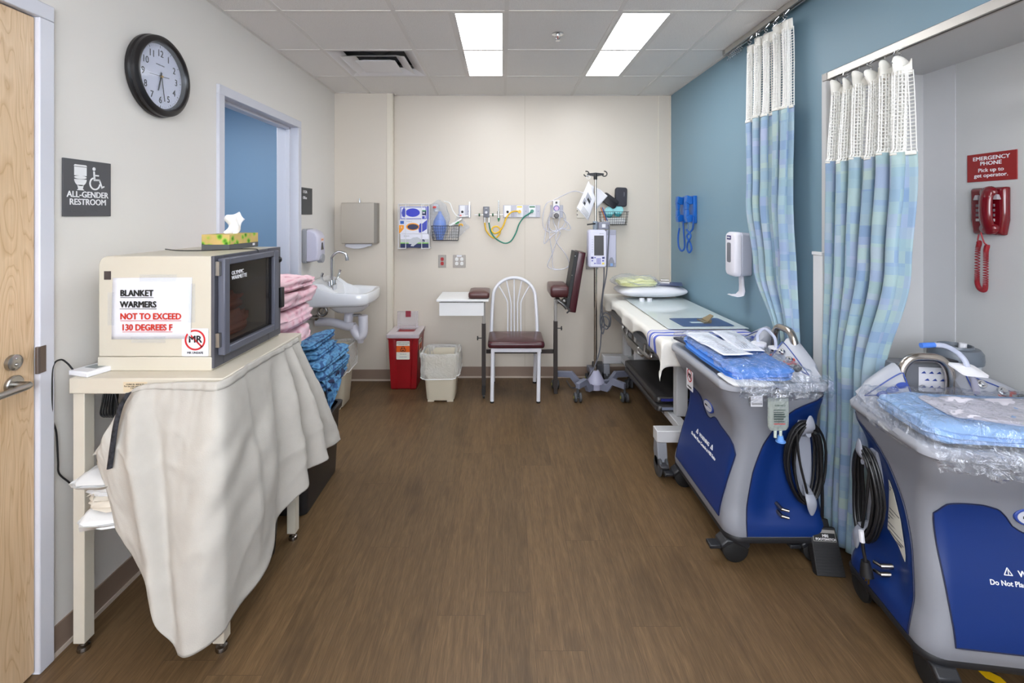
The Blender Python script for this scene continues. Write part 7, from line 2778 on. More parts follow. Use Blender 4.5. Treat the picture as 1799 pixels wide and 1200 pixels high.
        if s > 0:
            for q, h, r, nm2, m in ((0.22, 0.62, 0.017, 'knob', CHROME), (0.46, 0.58, 0.019, 'knob', CHROME), (0.70, 0.56, 0.018, 'speaker_disc', DARK)):
                c, n = face(q, h + (0.10 if hx < 0 else 0), 0.0)
                b = MB()
                b.cyl(c, c + n * 0.012, r, r * 0.9, 20)
                b.cyl(c + n * 0.012, c + n * 0.020, r * 0.55, r * 0.5, 14)
                kn = obj(nm2, b, m, cn, bevel=0.001, **L)
            b = MB()
            c, n = face(0.46, 0.66 if hx < 0 else 0.56, 0.001)
            b.tube([c + V((0.024 * math.cos(a), 0.018 * math.sin(a), 0.012 * math.sin(a))) for a in [2 * PI * j / 20 for j in range(20)]], 0.004, 8, 0, True)
            b.tube([c + V((0.022, 0, 0)), c + V((0.045, 0.004, 0.0))], 0.005, 8, 0)
            obj('red_ring', b, mat('ring_red', (206, 56, 40), 0.4), cn, **L)
        else:
            for k in range(3):
                c, n = face(0.20 + 0.20 * k, 0.60 - 0.04 * k, 0.0)
                b = MB()
                a = V((s, 0, -0.3)).normalized()
                w = n.cross(a).normalized()
                b.rings([[c + a * (0.022 * math.cos(e)) + w * (0.011 * math.sin(e)) + n * h for e in [2 * PI * j / 20 for j in range(20)]] for h in (0, 0.004, 0.005)])
                obj('button', b, dkblue, cn, **L)
    b = MB()
    b.tube([(hx - 0.085, 0.17, 0.76), (hx - 0.085, 0.17, 0.88), (hx - 0.055, 0.17, 0.935), (hx, 0.17, 0.945), (hx + 0.055, 0.17, 0.935), (hx + 0.085, 0.17, 0.88), (hx + 0.085, 0.17, 0.76)], 0.0165, 16)
    obj('handle', b, mat('handle_steel', (186, 178, 170), 0.22, 1.0), t, **L)
    # bumper and casters
    b = MB()
    def bring(z, off):
        return [V((v.x, v.y, z)) for v in cring(0.10, off)]
    b.rings([bring(0.098, -0.01), bring(0.100, 0.004), bring(0.114, 0.008), bring(0.124, 0.004), bring(0.124, -0.01)])
    obj('bumper', b, mat('bumper_black', (28, 29, 33), 0.5), t, smooth=60, **L)
    for x in (-0.285, 0.285):
        for y in (-0.185, 0.16):
            b = MB()
            b.prism([(y - 0.040, 0.100), (y + 0.045, 0.100), (y + 0.062, 0.075), (y + 0.05, 0.058), (y - 0.01, 0.085), (y - 0.06, 0.060), (y - 0.066, 0.078)], x - 0.034, x + 0.034, 'yz')
            c = obj('caster', b, mat('caster_black', (34, 35, 39), 0.4), t, bevel=0.006, **L)
            for q in (-1, 1):
                b = MB()
                b.lathe([(0.004, -0.012), (0.046, -0.012), (0.055, -0.006), (0.055, 0.006), (0.046, 0.012), (0.004, 0.012)], (x + q * 0.021, y, 0.055), 'x', 28)
                obj('wheel', b, RUBBER, c, **L)
            b = MB()
            b.box(x - 0.024, y - 0.108, 0.055, x + 0.024, y - 0.06, 0.072)
            obj('brake_pedal', b, mat('caster_black', ), c, bevel=0.004, **L)
    return t


M1 = console('grey and blue wheeled biopsy console at the foot of the exam bed', (1.185, 2.375, 0), -PI / 2, 1, 0.06, 'grey cord hook')
M2 = console('grey and blue wheeled biopsy console nearest the viewer, in front of the white niche', (1.675, 1.665, 0), math.radians(-8), -1, -0.078, 'grey cord hook')
mr_sticker(M1, (-0.10, -0.222, 0.592), (1, -0.0, 0.0), 0.085, 0.125, local=True)
b = MB()
b.box(0.225, -0.246, 0.690, 0.27, -0.238, 0.722)
# asset tag on the near corner of the first console
b = MB()
b.box(0.3395, -0.135, 0.680, 0.3405, -0.085, 0.725)
o = obj('asset_tag', b, PAPER, M1, smooth=0, local=True)
b = MB()
for k in range(9):
    b.box(0.3403, -0.130 + 0.005 * k, 0.686, 0.3410, -0.130 + 0.005 * k + 0.0024, 0.696)
obj('barcode', b, INK, o, smooth=0, local=True)
# rating label on the second console's end
b = MB()
q = []
for z, y0_, y1_ in ((0.315, -0.072, -0.078), (0.335, -0.020, -0.078), (0.355, 0.040, -0.070), (0.43, 0.044, -0.035), (0.50, 0.044, 0.008), (0.530, 0.042, 0.030)):
    q.append((z, y0_, y1_))
X_ = lambda z, y=-0.06: -(flin(AX, z) - recess(y, z) + 0.0062)
vs, fs = [], []
for z, a, c in q:
    vs += [(X_(z, a), a, z), (X_(z, c), c, z)]
for k in range(len(q) - 1):
    fs.append((2 * k, 2 * k + 1, 2 * k + 3, 2 * k + 2))
b.add(vs, fs)
rl = obj('rating_label', b, mat('label_cream', (216, 214, 204), 0.5), M2, smooth=0, local=True, solid=0.0006)
for k in range(14):
    z = 0.340 + 0.0128 * k
    y0_ = flin([(a, c) for a, c, d in q], z) - 0.006
    y1_ = flin([(a, d) for a, c, d in q], z) + 0.008
    b = MB()
    yl_ = y1_ if k % 4 else lerp(y1_, y0_, 0.35)
    h_ = 0.004 if k % 4 else 0.007
    b.add([(X_(z, yl_) - 0.0012, yl_, z), (X_(z, y0_) - 0.0012, y0_, z), (X_(z, y0_) - 0.0012, y0_, z + h_), (X_(z, yl_) - 0.0012, yl_, z + h_)], [(0, 1, 2, 3)])
    obj('print_line', b, mat('print_dark', (96, 98, 104), 0.6), rl, smooth=0, local=True)
b = MB()
b.tube([(-0.375, 0.035, 0.34), (-0.372, 0.033, 0.28), (-0.366, 0.03, 0.235)], 0.006, 8)
b.cyl((-0.366, 0.03, 0.235), (-0.364, 0.025, 0.185), 0.014, 0.022)
o = obj('power_plug', b, BLACK, M2, local=True)
b = MB()
for dy in (-0.008, 0.008):
    b.box(-0.366, 0.025 + dy - 0.001, 0.160, -0.360, 0.025 + dy + 0.001, 0.187)
obj('plug_blades', b, mat('brass', ), o, local=True)
b = MB()
b.tube([(-0.377, 0.036, 0.34), (-0.374, 0.034, 0.30)], 0.0085, 8)
obj('cord_tag', b, PAPER, o, local=True)

# ---------------------------------------------------------------- drape packs on the consoles
def pack(label, M, x0, x1, y0, y1, z0, h, m, seed, rot=0.0):
    t = thing('drape_pack', label, 'drape pack', (0, 0, 0))
    c = M @ V(((x0 + x1) / 2, (y0 + y1) / 2, z0))
    t.location = c
    R = M.to_euler().z + rot
    t.rotation_euler = (0, 0, R)
    ROOTM[t.name] = Matrix.Translation(c) @ Matrix.Rotation(R, 4, 'Z')
    w, d = (x1 - x0) / 2, (y1 - y0) / 2
    b = folded(MB(), -w, w, -d, d, 0.002, h, seed=seed, wr=0.008, nf=3, nu=60, nv=36)
    obj('folded_drape', b, m, t, smooth=70, local=True)
    return t, w, d, h


def wrap(t, w, d, h, ex, seed, drop):
    """clear plastic film lying over the pack and hanging past its edges"""
    b = MB()
    W, D = w + ex[0], d + ex[1]
    def fn(u, v):
        x, y = lerp(-W, W, u), lerp(-D, D, v)
        ox, oy = max(0, abs(x) - w), max(0, abs(y) - d)
        q = V((x * 9, y * 9, seed))
        cr = 0.008 * nz(q, 1) + 0.010 * abs(nz(q, 2.3, 5)) + 0.007 * abs(nz(q, 5, 2))
        o = math.hypot(ox, oy)
        z = h + 0.010 + cr * 1.2
        k = min(1, o / 0.03)
        z -= drop * (o / max(ex)) ** 0.9 * (1 if o else 0)
        s = 1 - 0.35 * k * (o / (o + 0.10))
        X = math.copysign(min(abs(x), w) + ox * s * 0.6 + 0.010 * (o > 0), x) if abs(x) > w else x
        Y = math.copysign(min(abs(y), d) + oy * s * 0.6 + 0.010 * (o > 0), y) if abs(y) > d else y
        return V((X + cr * 1.5 * (1 if o else 0.3), Y + 1.5 * cr * (1 if o else 0.3), z))
    b.grid(fn, 90, 70)
    obj('clear_wrap', b, film('clear_wrap', clear=0.86, crumple=1.0, scale=22, rough=0.09, glossy=True), t, smooth=80, local=True)


MW1, MW2 = ROOTM[M1.name], ROOTM[M2.name]
bl1 = mat('drape_blue', (70, 134, 222), 0.75, bump=0.3, bscale=50)
bl2 = mat('drape_pale_blue', (146, 186, 234), 0.75, bump=0.3, bscale=50)
t, w, d, h = pack('mid blue surgical drape pack in clear wrap on the console by the bed', MW1, -0.26, 0.365, -0.225, 0.07, 0.778, 0.062, bl1, 60)
wrap(t, w, d, h, (0.13, 0.02), 3, 0.10)
b = folded(MB(), 0.18, w + 0.035, -d - 0.01, 0.02, 0.0, 0.022, seed=64, wr=0.006, nf=1)
obj('white_towel', b, white_cl, t, smooth=70, local=True)
b = MB()
H1 = [V((w + 0.055, -d - 0.01, 0.045)), V((w + 0.02, d + 0.10, 0.05)), V((w + 0.075, -d + 0.03, -0.045)), V((w + 0.045, d + 0.09, -0.035))]
b.grid(lambda u, v: H1[0].lerp(H1[1], u).lerp(H1[2].lerp(H1[3], u), v) + V((0.022 * math.sin(PI * v) + 0.010 * nz((u * 7, v * 6, 1), 1), 0.006 * nz((u * 6, v * 7, 3), 1), 0.008 * nz((u * 7, v * 5, 8), 1))), 40, 24)
obj('hanging_film', b, film('clear_wrap', ), t, smooth=80, local=True)
PK1 = t
def pouch_pack(label, M, c, w, d, rot, seed, tint):
    t = thing('sterile_pouch', label, 'sterile pouch', M @ V(c))
    R = M.to_euler().z + rot
    t.rotation_euler = (0, 0, R)
    ROOTM[t.name] = Matrix.Translation(M @ V(c)) @ Matrix.Rotation(R, 4, 'Z')
    b = MB()
    def fn(u, v):
        x, y = lerp(-w, w, u), lerp(-d, d, v)
        q = V((x * 8, y * 8, seed))
        return V((x, y, 0.006 + 0.008 * nz(q, 1) + 0.020 * max(0, abs(u - 0.5) - 0.40) * (1 if seed % 2 else -0.2)))
    b.grid(fn, 24, 16)
    p = obj('paper_back', b, mat('pouch_paper', (232, 234, 244), 0.6), t, solid=0.002, smooth=70, local=True)
    b = MB()
    b.grid(lambda u, v: fn(0.06 + 0.88 * u, 0.1 + 0.8 * v) + V((0, 0, 0.004 + 0.014 * math.sin(PI * u) * math.sin(PI * v))), 20, 14)
    obj('clear_front', b, film('pouch_film', clear=0.82, crumple=0.6, scale=40, rough=0.08), t, smooth=70, local=True)
    b = MB()
    b.tube([fn(0.2, 0.5) + V((0, 0, 0.008)), fn(0.4, 0.62) + V((0, 0, 0.011)), fn(0.6, 0.42) + V((0, 0, 0.011)), fn(0.82, 0.55) + V((0, 0, 0.008))], 0.0035, 8)
    obj('coiled_tube', b, mat('grey_print', ), t, local=True)
    for k in range(4):
        b = MB()
        v0 = 0.25 + 0.1 * k
        b.grid(lambda u, v, v0=v0: fn(lerp(0.68, 0.93, u), v0 + 0.03 * v) + V((0, 0, 0.0028)), 6, 1)
        obj('print_line', b, mat('print_blue_grey', (128, 136, 156), 0.6), p, smooth=0, local=True)
    return t
pouch_pack('white sterile pouch on the mid blue pack, left of two', MW1, (0.0, -0.135, 0.852), 0.21, 0.068, 0.06, 3, None)
pouch_pack('white sterile pouch on the mid blue pack, right of two', MW1, (-0.06, -0.005, 0.856), 0.19, 0.062, -0.10, 6, None)
# grey folder corner sticking out under the pack
b = MB()
b.prism([(0.97, 2.52), (1.05, 2.52), (1.05, 2.70), (0.945, 2.66)], 0.805, 0.815)
tag(obj('grey_folder', b, mat('slate_folder', (70, 72, 84), 0.5)), 'dark grey folder corner sticking out between the bed sheet and the blue pack', 'folder')

t, w, d, h = pack('pale blue surgical drape pack in clear wrap on the console nearest the viewer', MW2, -0.32, 0.30, -0.245, 0.10, 0.778, 0.06, bl2, 77)
wrap(t, w, d, h, (0.05, 0.10), 9, 0.12)
b = folded(MB(), -0.20, 0.20, -0.10, 0.11, h - 0.004, 0.014, seed=80, wr=0.007, nf=1)
obj('white_lining', b, mat('fluff_white', (220, 216, 226), 0.9), t, smooth=70, local=True)
b = folded(MB(), -0.02, w + 0.01, -d - 0.02, -0.06, h - 0.006, 0.016, seed=81, wr=0.006, nf=1)
obj('white_towel', b, white_cl, t, smooth=70, local=True)
b = MB()
b.tube([(-0.05, -d - 0.006, 0.030), (0.06, -d - 0.024, 0.018), (w, -d - 0.014, 0.016)], 0.013, 10, flat=0.8)
obj('blue_roll', b, mat('drape_deep_blue', (40, 90, 170), 0.6), t, smooth=70, local=True)
# film corner hanging over the front
b = MB()
H4 = [V((-w + 0.01, -d - 0.030, 0.05)), V((0.20, -d - 0.036, 0.02)), V((-w + 0.10, -d - 0.060, -0.06)), V((0.14, -d - 0.055, -0.03))]
b.grid(lambda u, v: H4[0].lerp(H4[1], u).lerp(H4[2].lerp(H4[3], u), v) + V((0.006 * nz((u * 5, v * 5, 1), 1), -0.014 * math.sin(PI * v) - 0.018 * nz((u * 8, v * 7, 3), 1) - 0.008 * nz((u * 20, v * 15, 3), 1), 0.006 * nz((u * 7, v * 5, 8), 1) - 0.125 * v * math.exp(-((u - 0.60) / 0.20) ** 2))), 70, 40)
obj('hanging_film', b, film('clear_wrap', ), t, smooth=80, local=True)
b = MB()
G4 = [V((-w - 0.012, -d - 0.01, 0.055)), V((-w - 0.012, d, 0.06)), V((-w + 0.035, -d - 0.035, -0.055)), V((-w - 0.03, d - 0.05, -0.04))]
b.grid(lambda u, v: G4[0].lerp(G4[1], u).lerp(G4[2].lerp(G4[3], u), v) + V((-0.02 * math.sin(PI * u) * v - 0.012 * nz((u * 6, v * 6, 1), 1), 0, 0.008 * nz((u * 5, v * 5, 4), 1))), 30, 24)
obj('side_film', b, film('clear_wrap', ), t, smooth=80, local=True)

# extras on the second console
t = thing('suction_canister', 'round suction canister with grey lid behind the nearest console', 'canister', MW2 @ V((0.115, 0.30, 0.70)))
cc = MW2 @ V((0.115, 0.30, 0))
b = MB()
b.lathe([(0.004, 0.70), (0.072, 0.70), (0.078, 0.90)], cc, n=32)
obj('cup', b, film('canister_plastic', clear=0.35, crumple=0, rough=0.2), t)
b = MB()
b.lathe([(0.004, 0.90), (0.086, 0.90), (0.088, 0.915), (0.086, 0.94), (0.076, 0.955), (0.058, 0.958), (0.056, 0.966), (0.050, 0.966), (0.048, 0.950), (0.004, 0.950)], cc, n=36)
ld = obj('lid', b, mat('canister_lid', (98, 106, 116), 0.35), t)
b = MB()
b.cyl(cc + V((0.02, -0.01, 0.945)), cc + V((0.022, -0.01, 0.975)), 0.013)
obj('port_cap', b, PAPER, ld)
b = MB()
b.box(0.03, 0.214, 0.62, 0.20, 0.36, 0.699)
b.box(-0.16, 0.214, 0.62, 0.03, 0.30, 0.905)
o = obj('rear_shelf', b, mat('rear_grey', (112, 114, 120), 0.4), M2, local=True, bevel=0.006)
b = MB()
b.box(-0.075, 0.2105, 0.80, 0.04, 0.2118, 0.895)
for i in range(4):
    for j in range(3):
        cx_, cz_ = -0.058 + 0.027 * i + 0.012 * (j % 2), 0.815 + 0.028 * j
        b.cur = 1
        b.prism([(cx_ - 0.009, cz_), (cx_ + 0.009, cz_), (cx_ + 0.003, cz_ + 0.009), (cx_ - 0.002, cz_ + 0.006)], 0.2098, 0.2104, 'xz')
o = obj('patterned_card', b, [PAPER, dkblue], o, local=True, smooth=0)
b = MB()
b.tube([(-0.06, 0.25, 0.912), (0.0, 0.24, 0.93), (0.06, 0.23, 0.92), (0.09, 0.25, 0.912), (0.03, 0.28, 0.912), (-0.05, 0.26, 0.93), (0.02, 0.22, 0.925), (0.10, 0.235, 0.913)], 0.005, 8)
obj('rear_cable', b, DARK, M2, local=True)
t = thing('filter_tube', 'clear tube with blue tip and white square filter rising from the nearest console', 'tube', MW2 @ V((0.03, 0.03, 0.84)))
def m2p(px, py, Y):
    return PX(px, py, Y)
b = MB()
b.tube([m2p(1640, 606, 1.72), m2p(1660, 608, 1.72), m2p(1680, 618, 1.72), m2p(1694, 632, 1.71), m2p(1700, 645, 1.70)], 0.0085, 12)
obj('clear_tube', b, film('tube_plastic', tint=(214, 220, 240), clear=0.5, crumple=0, rough=0.08), t)
b = MB()
b.tube([m2p(1618, 607, 1.72), m2p(1641, 606, 1.72)], 0.0095, 12, 0)
obj('blue_tip', b, mat('tip_blue', (70, 120, 210), 0.25), t)
b = MB()
c0 = m2p(1701, 650, 1.70)
b.T = Matrix.Translation(c0) @ Matrix.Rotation(math.radians(18), 4, 'X') @ Matrix.Rotation(math.radians(6), 4, 'Y')
b.rings([[V((x * k, y * k, z)) for x, y in rrect(-0.047, -0.036, 0.047, 0.036, 0.012)] for z, k in ((-0.004, 0.6), (-0.003, 1), (0.003, 1), (0.005, 0.6), (0.010, 0.16))])
obj('filter_disc', b, mat('filter_white', (236, 236, 240), 0.35), t, smooth=30)
b = MB()
b.tube([c0, m2p(1710, 668, 1.69), m2p(1716, 690, 1.66)], 0.010, 12)
obj('lower_tube', b, mat('tube_grey', (140, 140, 156), 0.35), t)
b = folded(MB(), -0.03, 0.09, -0.02, 0.05, 0.0, 0.03, seed=99, wr=0.01, nf=1)
for i, v in enumerate(b.v):
    b.v[i] = MW2 @ (V((-0.02, 0.12, 0.775)) + v)
tag(obj('blue_wrapper', b, mat('wrapper_blue', (20, 90, 200), 0.4), smooth=70), 'crumpled bright blue wrapper under the handle of the nearest console', 'wrapper')

# extras on the first console: specimen jar with red base, tube loop, hanging fluid bag
c0 = MW1 @ V((0.03, 0.075, 0.776))
t = thing('specimen_jar', 'small white-capped jar with red base on the console by the bed', 'jar', c0)
b = MB()
b.lathe([(0.004, 0.0), (0.030, 0.0), (0.032, 0.045), (0.004, 0.045)], c0 + V((0.05, -0.05, 0.0)), n=24)
b.box(c0.x + 0.05, c0.y - 0.12, 0.776, c0.x + 0.10, c0.y - 0.07, 0.800)
obj('red_base', b, mat('jar_red', (208, 20, 28), 0.3), t, bevel=0.003)
b = MB()
b.lathe([(0.004, 0.0), (0.030, 0.0), (0.030, 0.07), (0.004, 0.07)], c0 + V((0.0, 0.02, 0.0)), n=24)
obj('jar', b, film('jar_plastic', clear=0.5, crumple=0, rough=0.15), t)
b = MB()
b.lathe([(0.004, 0.07), (0.034, 0.07), (0.034, 0.088), (0.004, 0.090)], c0 + V((0.0, 0.02, 0.0)), n=24)
b.lathe([(0.004, 0.045), (0.013, 0.045), (0.010, 0.075), (0.034, 0.078), (0.034, 0.084), (0.004, 0.084)], c0 + V((0.045, -0.05, 0.0)), n=24)
obj('white_cap', b, PAPER, t)
b = MB()
b.tube([c0 + V((0.0, 0.03, 0.09)), c0 + V((0.002, 0.03, 0.13)), c0 + V((0.02, 0.0, 0.16)), c0 + V((0.042, -0.04, 0.13)), c0 + V((0.045, -0.05, 0.084))], 0.007, 10)
obj('tube_loop', b, film('tube_plastic', ), t)

fb = MW1 @ V((0.385, -0.045, 0))
t = thing('fluid_bag', 'clear saline bag with blue cap hanging from the console by the bed', 'fluid bag', (fb.x, fb.y, 0.55))
b = MB()
def fbag(u, v):
    a = u * 2 * PI
    w = 0.043 * (1 - 0.25 * max(0, 0.1 - v) / 0.1)
    dd = 0.016 * math.sin(PI * min(1, max(0.02, v * 0.92 + 0.04))) ** 0.5 * (1 - 0.4 * v)
    return V((fb.x + math.copysign(abs(math.cos(a)) ** 0.6, math.cos(a)) * w, fb.y + dd * math.sin(a), 0.60 + 0.135 * v))
b.grid(fbag, 40, 16, wrap=True)
bg = obj('bag', b, film('saline_bag', tint=(206, 216, 206), clear=0.62, crumple=0.5, scale=60, rough=0.08), t)
for k in range(7):
    b = MB()
    z = 0.632 + 0.0095 * k
    b.box(fb.x - 0.028, fb.y - 0.0185, z, fb.x + 0.020 - 0.004 * (k % 3), fb.y - 0.018, z + (0.0055 if k in (2, 3, 4) else 0.003))
    obj('print_line', b, mat('bag_ink', (60, 76, 72), 0.6) if k else mat('bag_red', (190, 50, 50), 0.6), bg, smooth=0)
text('lettering', '0.9% NaCl', 0.010, mat('bag_ink', ), bg, (fb.x - 0.002, fb.y - 0.0188, 0.706), (1, 0, 0), UP)
b = MB()
b.torus((fb.x, fb.y, 0.748), 0.013, 0.003, 'y', 20, 8)
b.torus((fb.x, fb.y + 0.004, 0.764), 0.010, 0.003, 'x', 20, 8)
obj('clip_ring', b, CHROME, t)
b = MB()
for dx in (-0.012, 0.010):
    b.cyl((fb.x + dx, fb.y, 0.605), (fb.x + dx, fb.y, 0.570), 0.006)
obj('port_tubes', b, mat('pale_port', (196, 206, 196), 0.4), t)
b = MB()
b.cyl((fb.x + 0.010, fb.y, 0.578), (fb.x + 0.010, fb.y, 0.556), 0.010, 0.014)
b.cyl((fb.x + 0.010, fb.y, 0.556), (fb.x + 0.010, fb.y, 0.552), 0.019)
obj('blue_cap', b, mat('cap_blue', (110, 160, 226), 0.4), t)

# ---------------------------------------------------------------- foot switch and floor tape
t = thing('foot_switch', 'black ribbed foot pedal standing on edge against the near curtain', 'foot switch', (1.35, 1.99, 0))
FT = Matrix.Translation((1.352, 1.975, 0.004)) @ Matrix.Rotation(math.radians(-6), 4, 'Z') @ Matrix.Rotation(math.radians(-24), 4, 'X')
b = MB()
b.T = FT
b.rings([[V((x, y, z)) for x, z in ((-0.056 - k, 0.0), (0.056 + k, 0.0), (0.050 + k, 0.175), (-0.050 - k, 0.175))] for y, k in ((0.0, 0), (0.03, 0.004))])
bd = obj('body', b, mat('pedal_black', (30, 30, 32), 0.55), t, bevel=0.003)
for k in range(10):
    b = MB()
    b.T = FT
    b.box(-0.052, -0.003, 0.010 + 0.0105 * k, 0.052, 0.0, 0.0145 + 0.0105 * k)
    obj('rib', b, mat('pedal_black', ), bd)
b = MB()
b.T = FT
b.box(-0.045, -0.0012, 0.122, 0.045, 0.0, 0.165)
pl = obj('name_plate', b, mat('plate_silver', (150, 148, 144), 0.4), bd, smooth=0)
b = MB()
b.T = FT
b.box(-0.043, -0.0018, 0.124, 0.043, -0.0010, 0.153)
obj('black_field', b, INK, pl, smooth=0)
for s, z, sz in (('MRI', 0.1385, 0.015), ('FOOTSWITCH', 0.1265, 0.0125)):
    text('lettering', s, sz, WHITE_INK, pl, FT @ V((0.004, -0.0022, z)), FT.to_3x3() @ V((1, 0, 0)), FT.to_3x3() @ V((0, 0, 1)), bold=0.0003)
b = MB()
b.T = FT
b.box(-0.006, 0.004, 0.172, 0.032, 0.030, 0.205)
obj('cable_boot', b, BLACK, t, bevel=0.004)
b = MB()
b.tube([FT @ V((0.012, 0.016, 0.20)), V((1.362, 2.05, 0.30)), V((1.345, 2.035, 0.50)), V((1.33, 2.02, 0.56)), V((1.30, 2.00, 0.585))], 0.0062, 8)
obj('cable', b, BLACK, t)
g = NT('hazard_stripe_tape')
tc = g.n('ShaderNodeTexCoord')
sx = g.n('ShaderNodeSeparateXYZ')
g.l(tc, 'Object', sx, 'Vector')
ad = g.n('ShaderNodeMath', operation='ADD')
g.l(sx, 'X', ad, 0)
g.l(sx, 'Y', ad, 1)
ml_ = g.n('ShaderNodeMath', operation='MULTIPLY')
ml_.inputs[1].default_value = 9.0
g.l(ad, 'Value', ml_, 0)
fr_ = g.n('ShaderNodeMath', operation='FRACT')
g.l(ml_, 'Value', fr_, 0)
r = g.ramp([(0, (0.02, 0.02, 0.02, 1)), (0.5, lin((236, 186, 20)))], 'CONSTANT')
g.l(fr_, 'Value', r, 'Fac')
g.l(r, 'Color', g.b, 'Base Color')
g.b.inputs['Roughness'].default_value = 0.4
b = MB()
b.box(1.555, 0.2, 0.0, 1.605, 1.62, 0.0006)
tag(obj('floor_tape', b, g.m, smooth=0), 'yellow and black hazard tape on the floor under the nearest console', 'tape')

# ---------------------------------------------------------------- curtains and their tracks
def fabric_material():
    g = NT('patchwork_curtain')
    uv = g.n('ShaderNodeUVMap')
    def cell(sx_, sy_, off):
        m = g.n('ShaderNodeMapping')
        m.inputs['Scale'].default_value = (sx_, sy_, 1)
        m.inputs['Location'].default_value = (off, off * 0.6, 0)
        g.l(uv, 'UV', m, 'Vector')
        fl = g.n('ShaderNodeVectorMath', operation='FLOOR')
        g.l(m, 'Vector', fl, 0)
        w = g.n('ShaderNodeTexWhiteNoise', noise_dimensions='2D')
        g.l(fl, 'Vector', w, 'Vector')
        return w
    w1, w2 = cell(13, 13, 0.3), cell(8.5, 21, 4.2)
    pal = [(0.0, lin((140, 166, 194))), (0.17, lin((154, 182, 190))), (0.34, lin((160, 172, 202))), (0.5, lin((140, 170, 184))), (0.66, lin((166, 188, 184))), (0.82, lin((126, 154, 188)))]
    r1 = g.ramp(pal, 'CONSTANT')
    r2 = g.ramp([(p, c) for p, c in pal], 'CONSTANT')
    g.l(w1, 'Value', r1, 'Fac')
    g.l(w2, 'Value', r2, 'Fac')
    mx = g.n('ShaderNodeMix', data_type='RGBA')
    mx.inputs[0].default_value = 0.5
    g.t.links.new(r1.outputs['Color'], mx.inputs[6])
    g.t.links.new(r2.outputs['Color'], mx.inputs[7])
    g.t.links.new(mx.outputs[2], g.b.inputs['Base Color'])
    g.b.inputs['Roughness'].default_value = 0.6
    g.b.inputs['Sheen Weight'].default_value = 0.2
    tc = g.n('ShaderNodeTexCoord')
    n1 = g.n('ShaderNodeTexNoise')
    n1.inputs['Scale'].default_value = 90
    g.l(tc, 'Object', n1, 'Vector')
    g.bump(n1, 'Fac', 0.15, 0.003)
    return g.m


fab = fabric_material()
netm = mat('white_net', (246, 246, 242), 0.8)
headm = mat('white_header', (236, 234, 226), 0.8, bump=0.2, bscale=80)


def curtain(label, shape, zt, zn, zb, n, amp, width, seed, hooks, ztrack, ruffle):
    """shape(z) -> (x, y of the far edge, y of the near edge); n pleats"""
    x0_, ya, yb = shape((zt + zb) / 2)
    t = thing('curtain', label, 'curtain', (x0_, (ya + yb) / 2, zb))
    def S(s, z):
        x, a, c = shape(z)
        ph = s * n * 2 * PI + 0.9 * nz((s * 3, z * 0.5, seed), 1)
        k = amp * (0.75 + 0.5 * nz((s * 5, z * 0.7, seed), 1)) * (0.8 if z > zn else 1)
        wv = math.sin(ph) + 0.25 * math.sin(2 * ph + 1 + z * 0.4)
        dy = 0.33 * (c - a) / n * math.sin(2 * ph + 0.5)
        return V((x + k * wv + 0.006 * nz((s * 20, z * 3, seed), 1), lerp(a, c, s) + dy, z + 0.006 * math.sin(ph * 0.5 + seed)))
    b = MB()
    b.grid(lambda u, v: S(u, lerp(zn, zb, v)), 30 * n, 60, uvs=lambda u, v: (u * width, lerp(zn, zb, v)))
    f = obj('fabric', b, fab, t, solid=0.002, smooth=80)
    b = MB()
    b.grid(lambda u, v: S(u, lerp(zt - 0.04, zn, v)), int(width / 0.016), int((zt - zn) / 0.0155))
    obj('net', b, netm, t, wire=0.0064, smooth=0)
    b = MB()
    b.grid(lambda u, v: S(u, lerp(zn + 0.006, zn - 0.010, v)) + V((-0.003, 0, 0)), 30 * n, 2)
    obj('seam_band', b, headm, f, solid=0.003, smooth=80)
    b = MB()
    def hd(u, v):
        p = S(u, zt - 0.05 * v)
        r_ = ruffle * math.sin(u * n * 4 * PI + 1.3 * seed)
        fl = ruffle * 0.9 * max(0, nz((u * 7, seed, 2), 1))
        return p + V((-fl * (1 - v) - 0.3 * r_ * (1 - v), 0.3 * r_, -fl * 0.8 * (1 - v) + 0.35 * r_ * (1 - v)))
    b.grid(hd, 30 * n, 6)
    obj('header', b, headm, t, solid=0.004, smooth=80)
    for k in range(hooks):
        u = (k + 0.5) / hooks
        p = hd(u, 0.3)
        x, a, c = shape(zt)
        q = V((x, lerp(a, c, u), ztrack))
        b = MB()
        m_ = p.lerp(q, 0.5)
        b.tube([p + V((-0.004, 0, -0.004)), p + V((-0.006, 0.004, 0.008)), m_ + V((0.004, -0.005, 0)), m_ + V((-0.004, 0.006, 0.012)), q], 0.0016, 6, 3)
        obj('hook', b, CHROME, t)
    return t


def sh1(z):
    a = interp([(0.1, 2.545), (0.85, 2.56), (1.2, 2.80), (1.6, 2.90), (2.1, 2.94), (2.5, 2.93)], z)
    c = interp([(0.1, 2.42), (0.85, 2.41), (1.2, 2.44), (1.6, 2.46), (2.1, 2.46), (2.5, 2.47)], z)
    return (interp([(0.1, 1.475), (0.9, 1.475), (1.4, 1.47), (2.5, 1.485)], z), a, c)


def sh2(z):
    a = interp([(0.0, 2.275), (0.8, 2.29), (1.7, 2.285), (2.08, 2.24)], z)
    c = interp([(0.0, 1.99), (0.8, 1.98), (1.3, 1.86), (1.7, 1.83), (2.08, 1.82)], z)
    return (interp([(0.0, 1.51), (0.8, 1.54), (1.7, 1.548), (2.08, 1.54)], z), a, c)


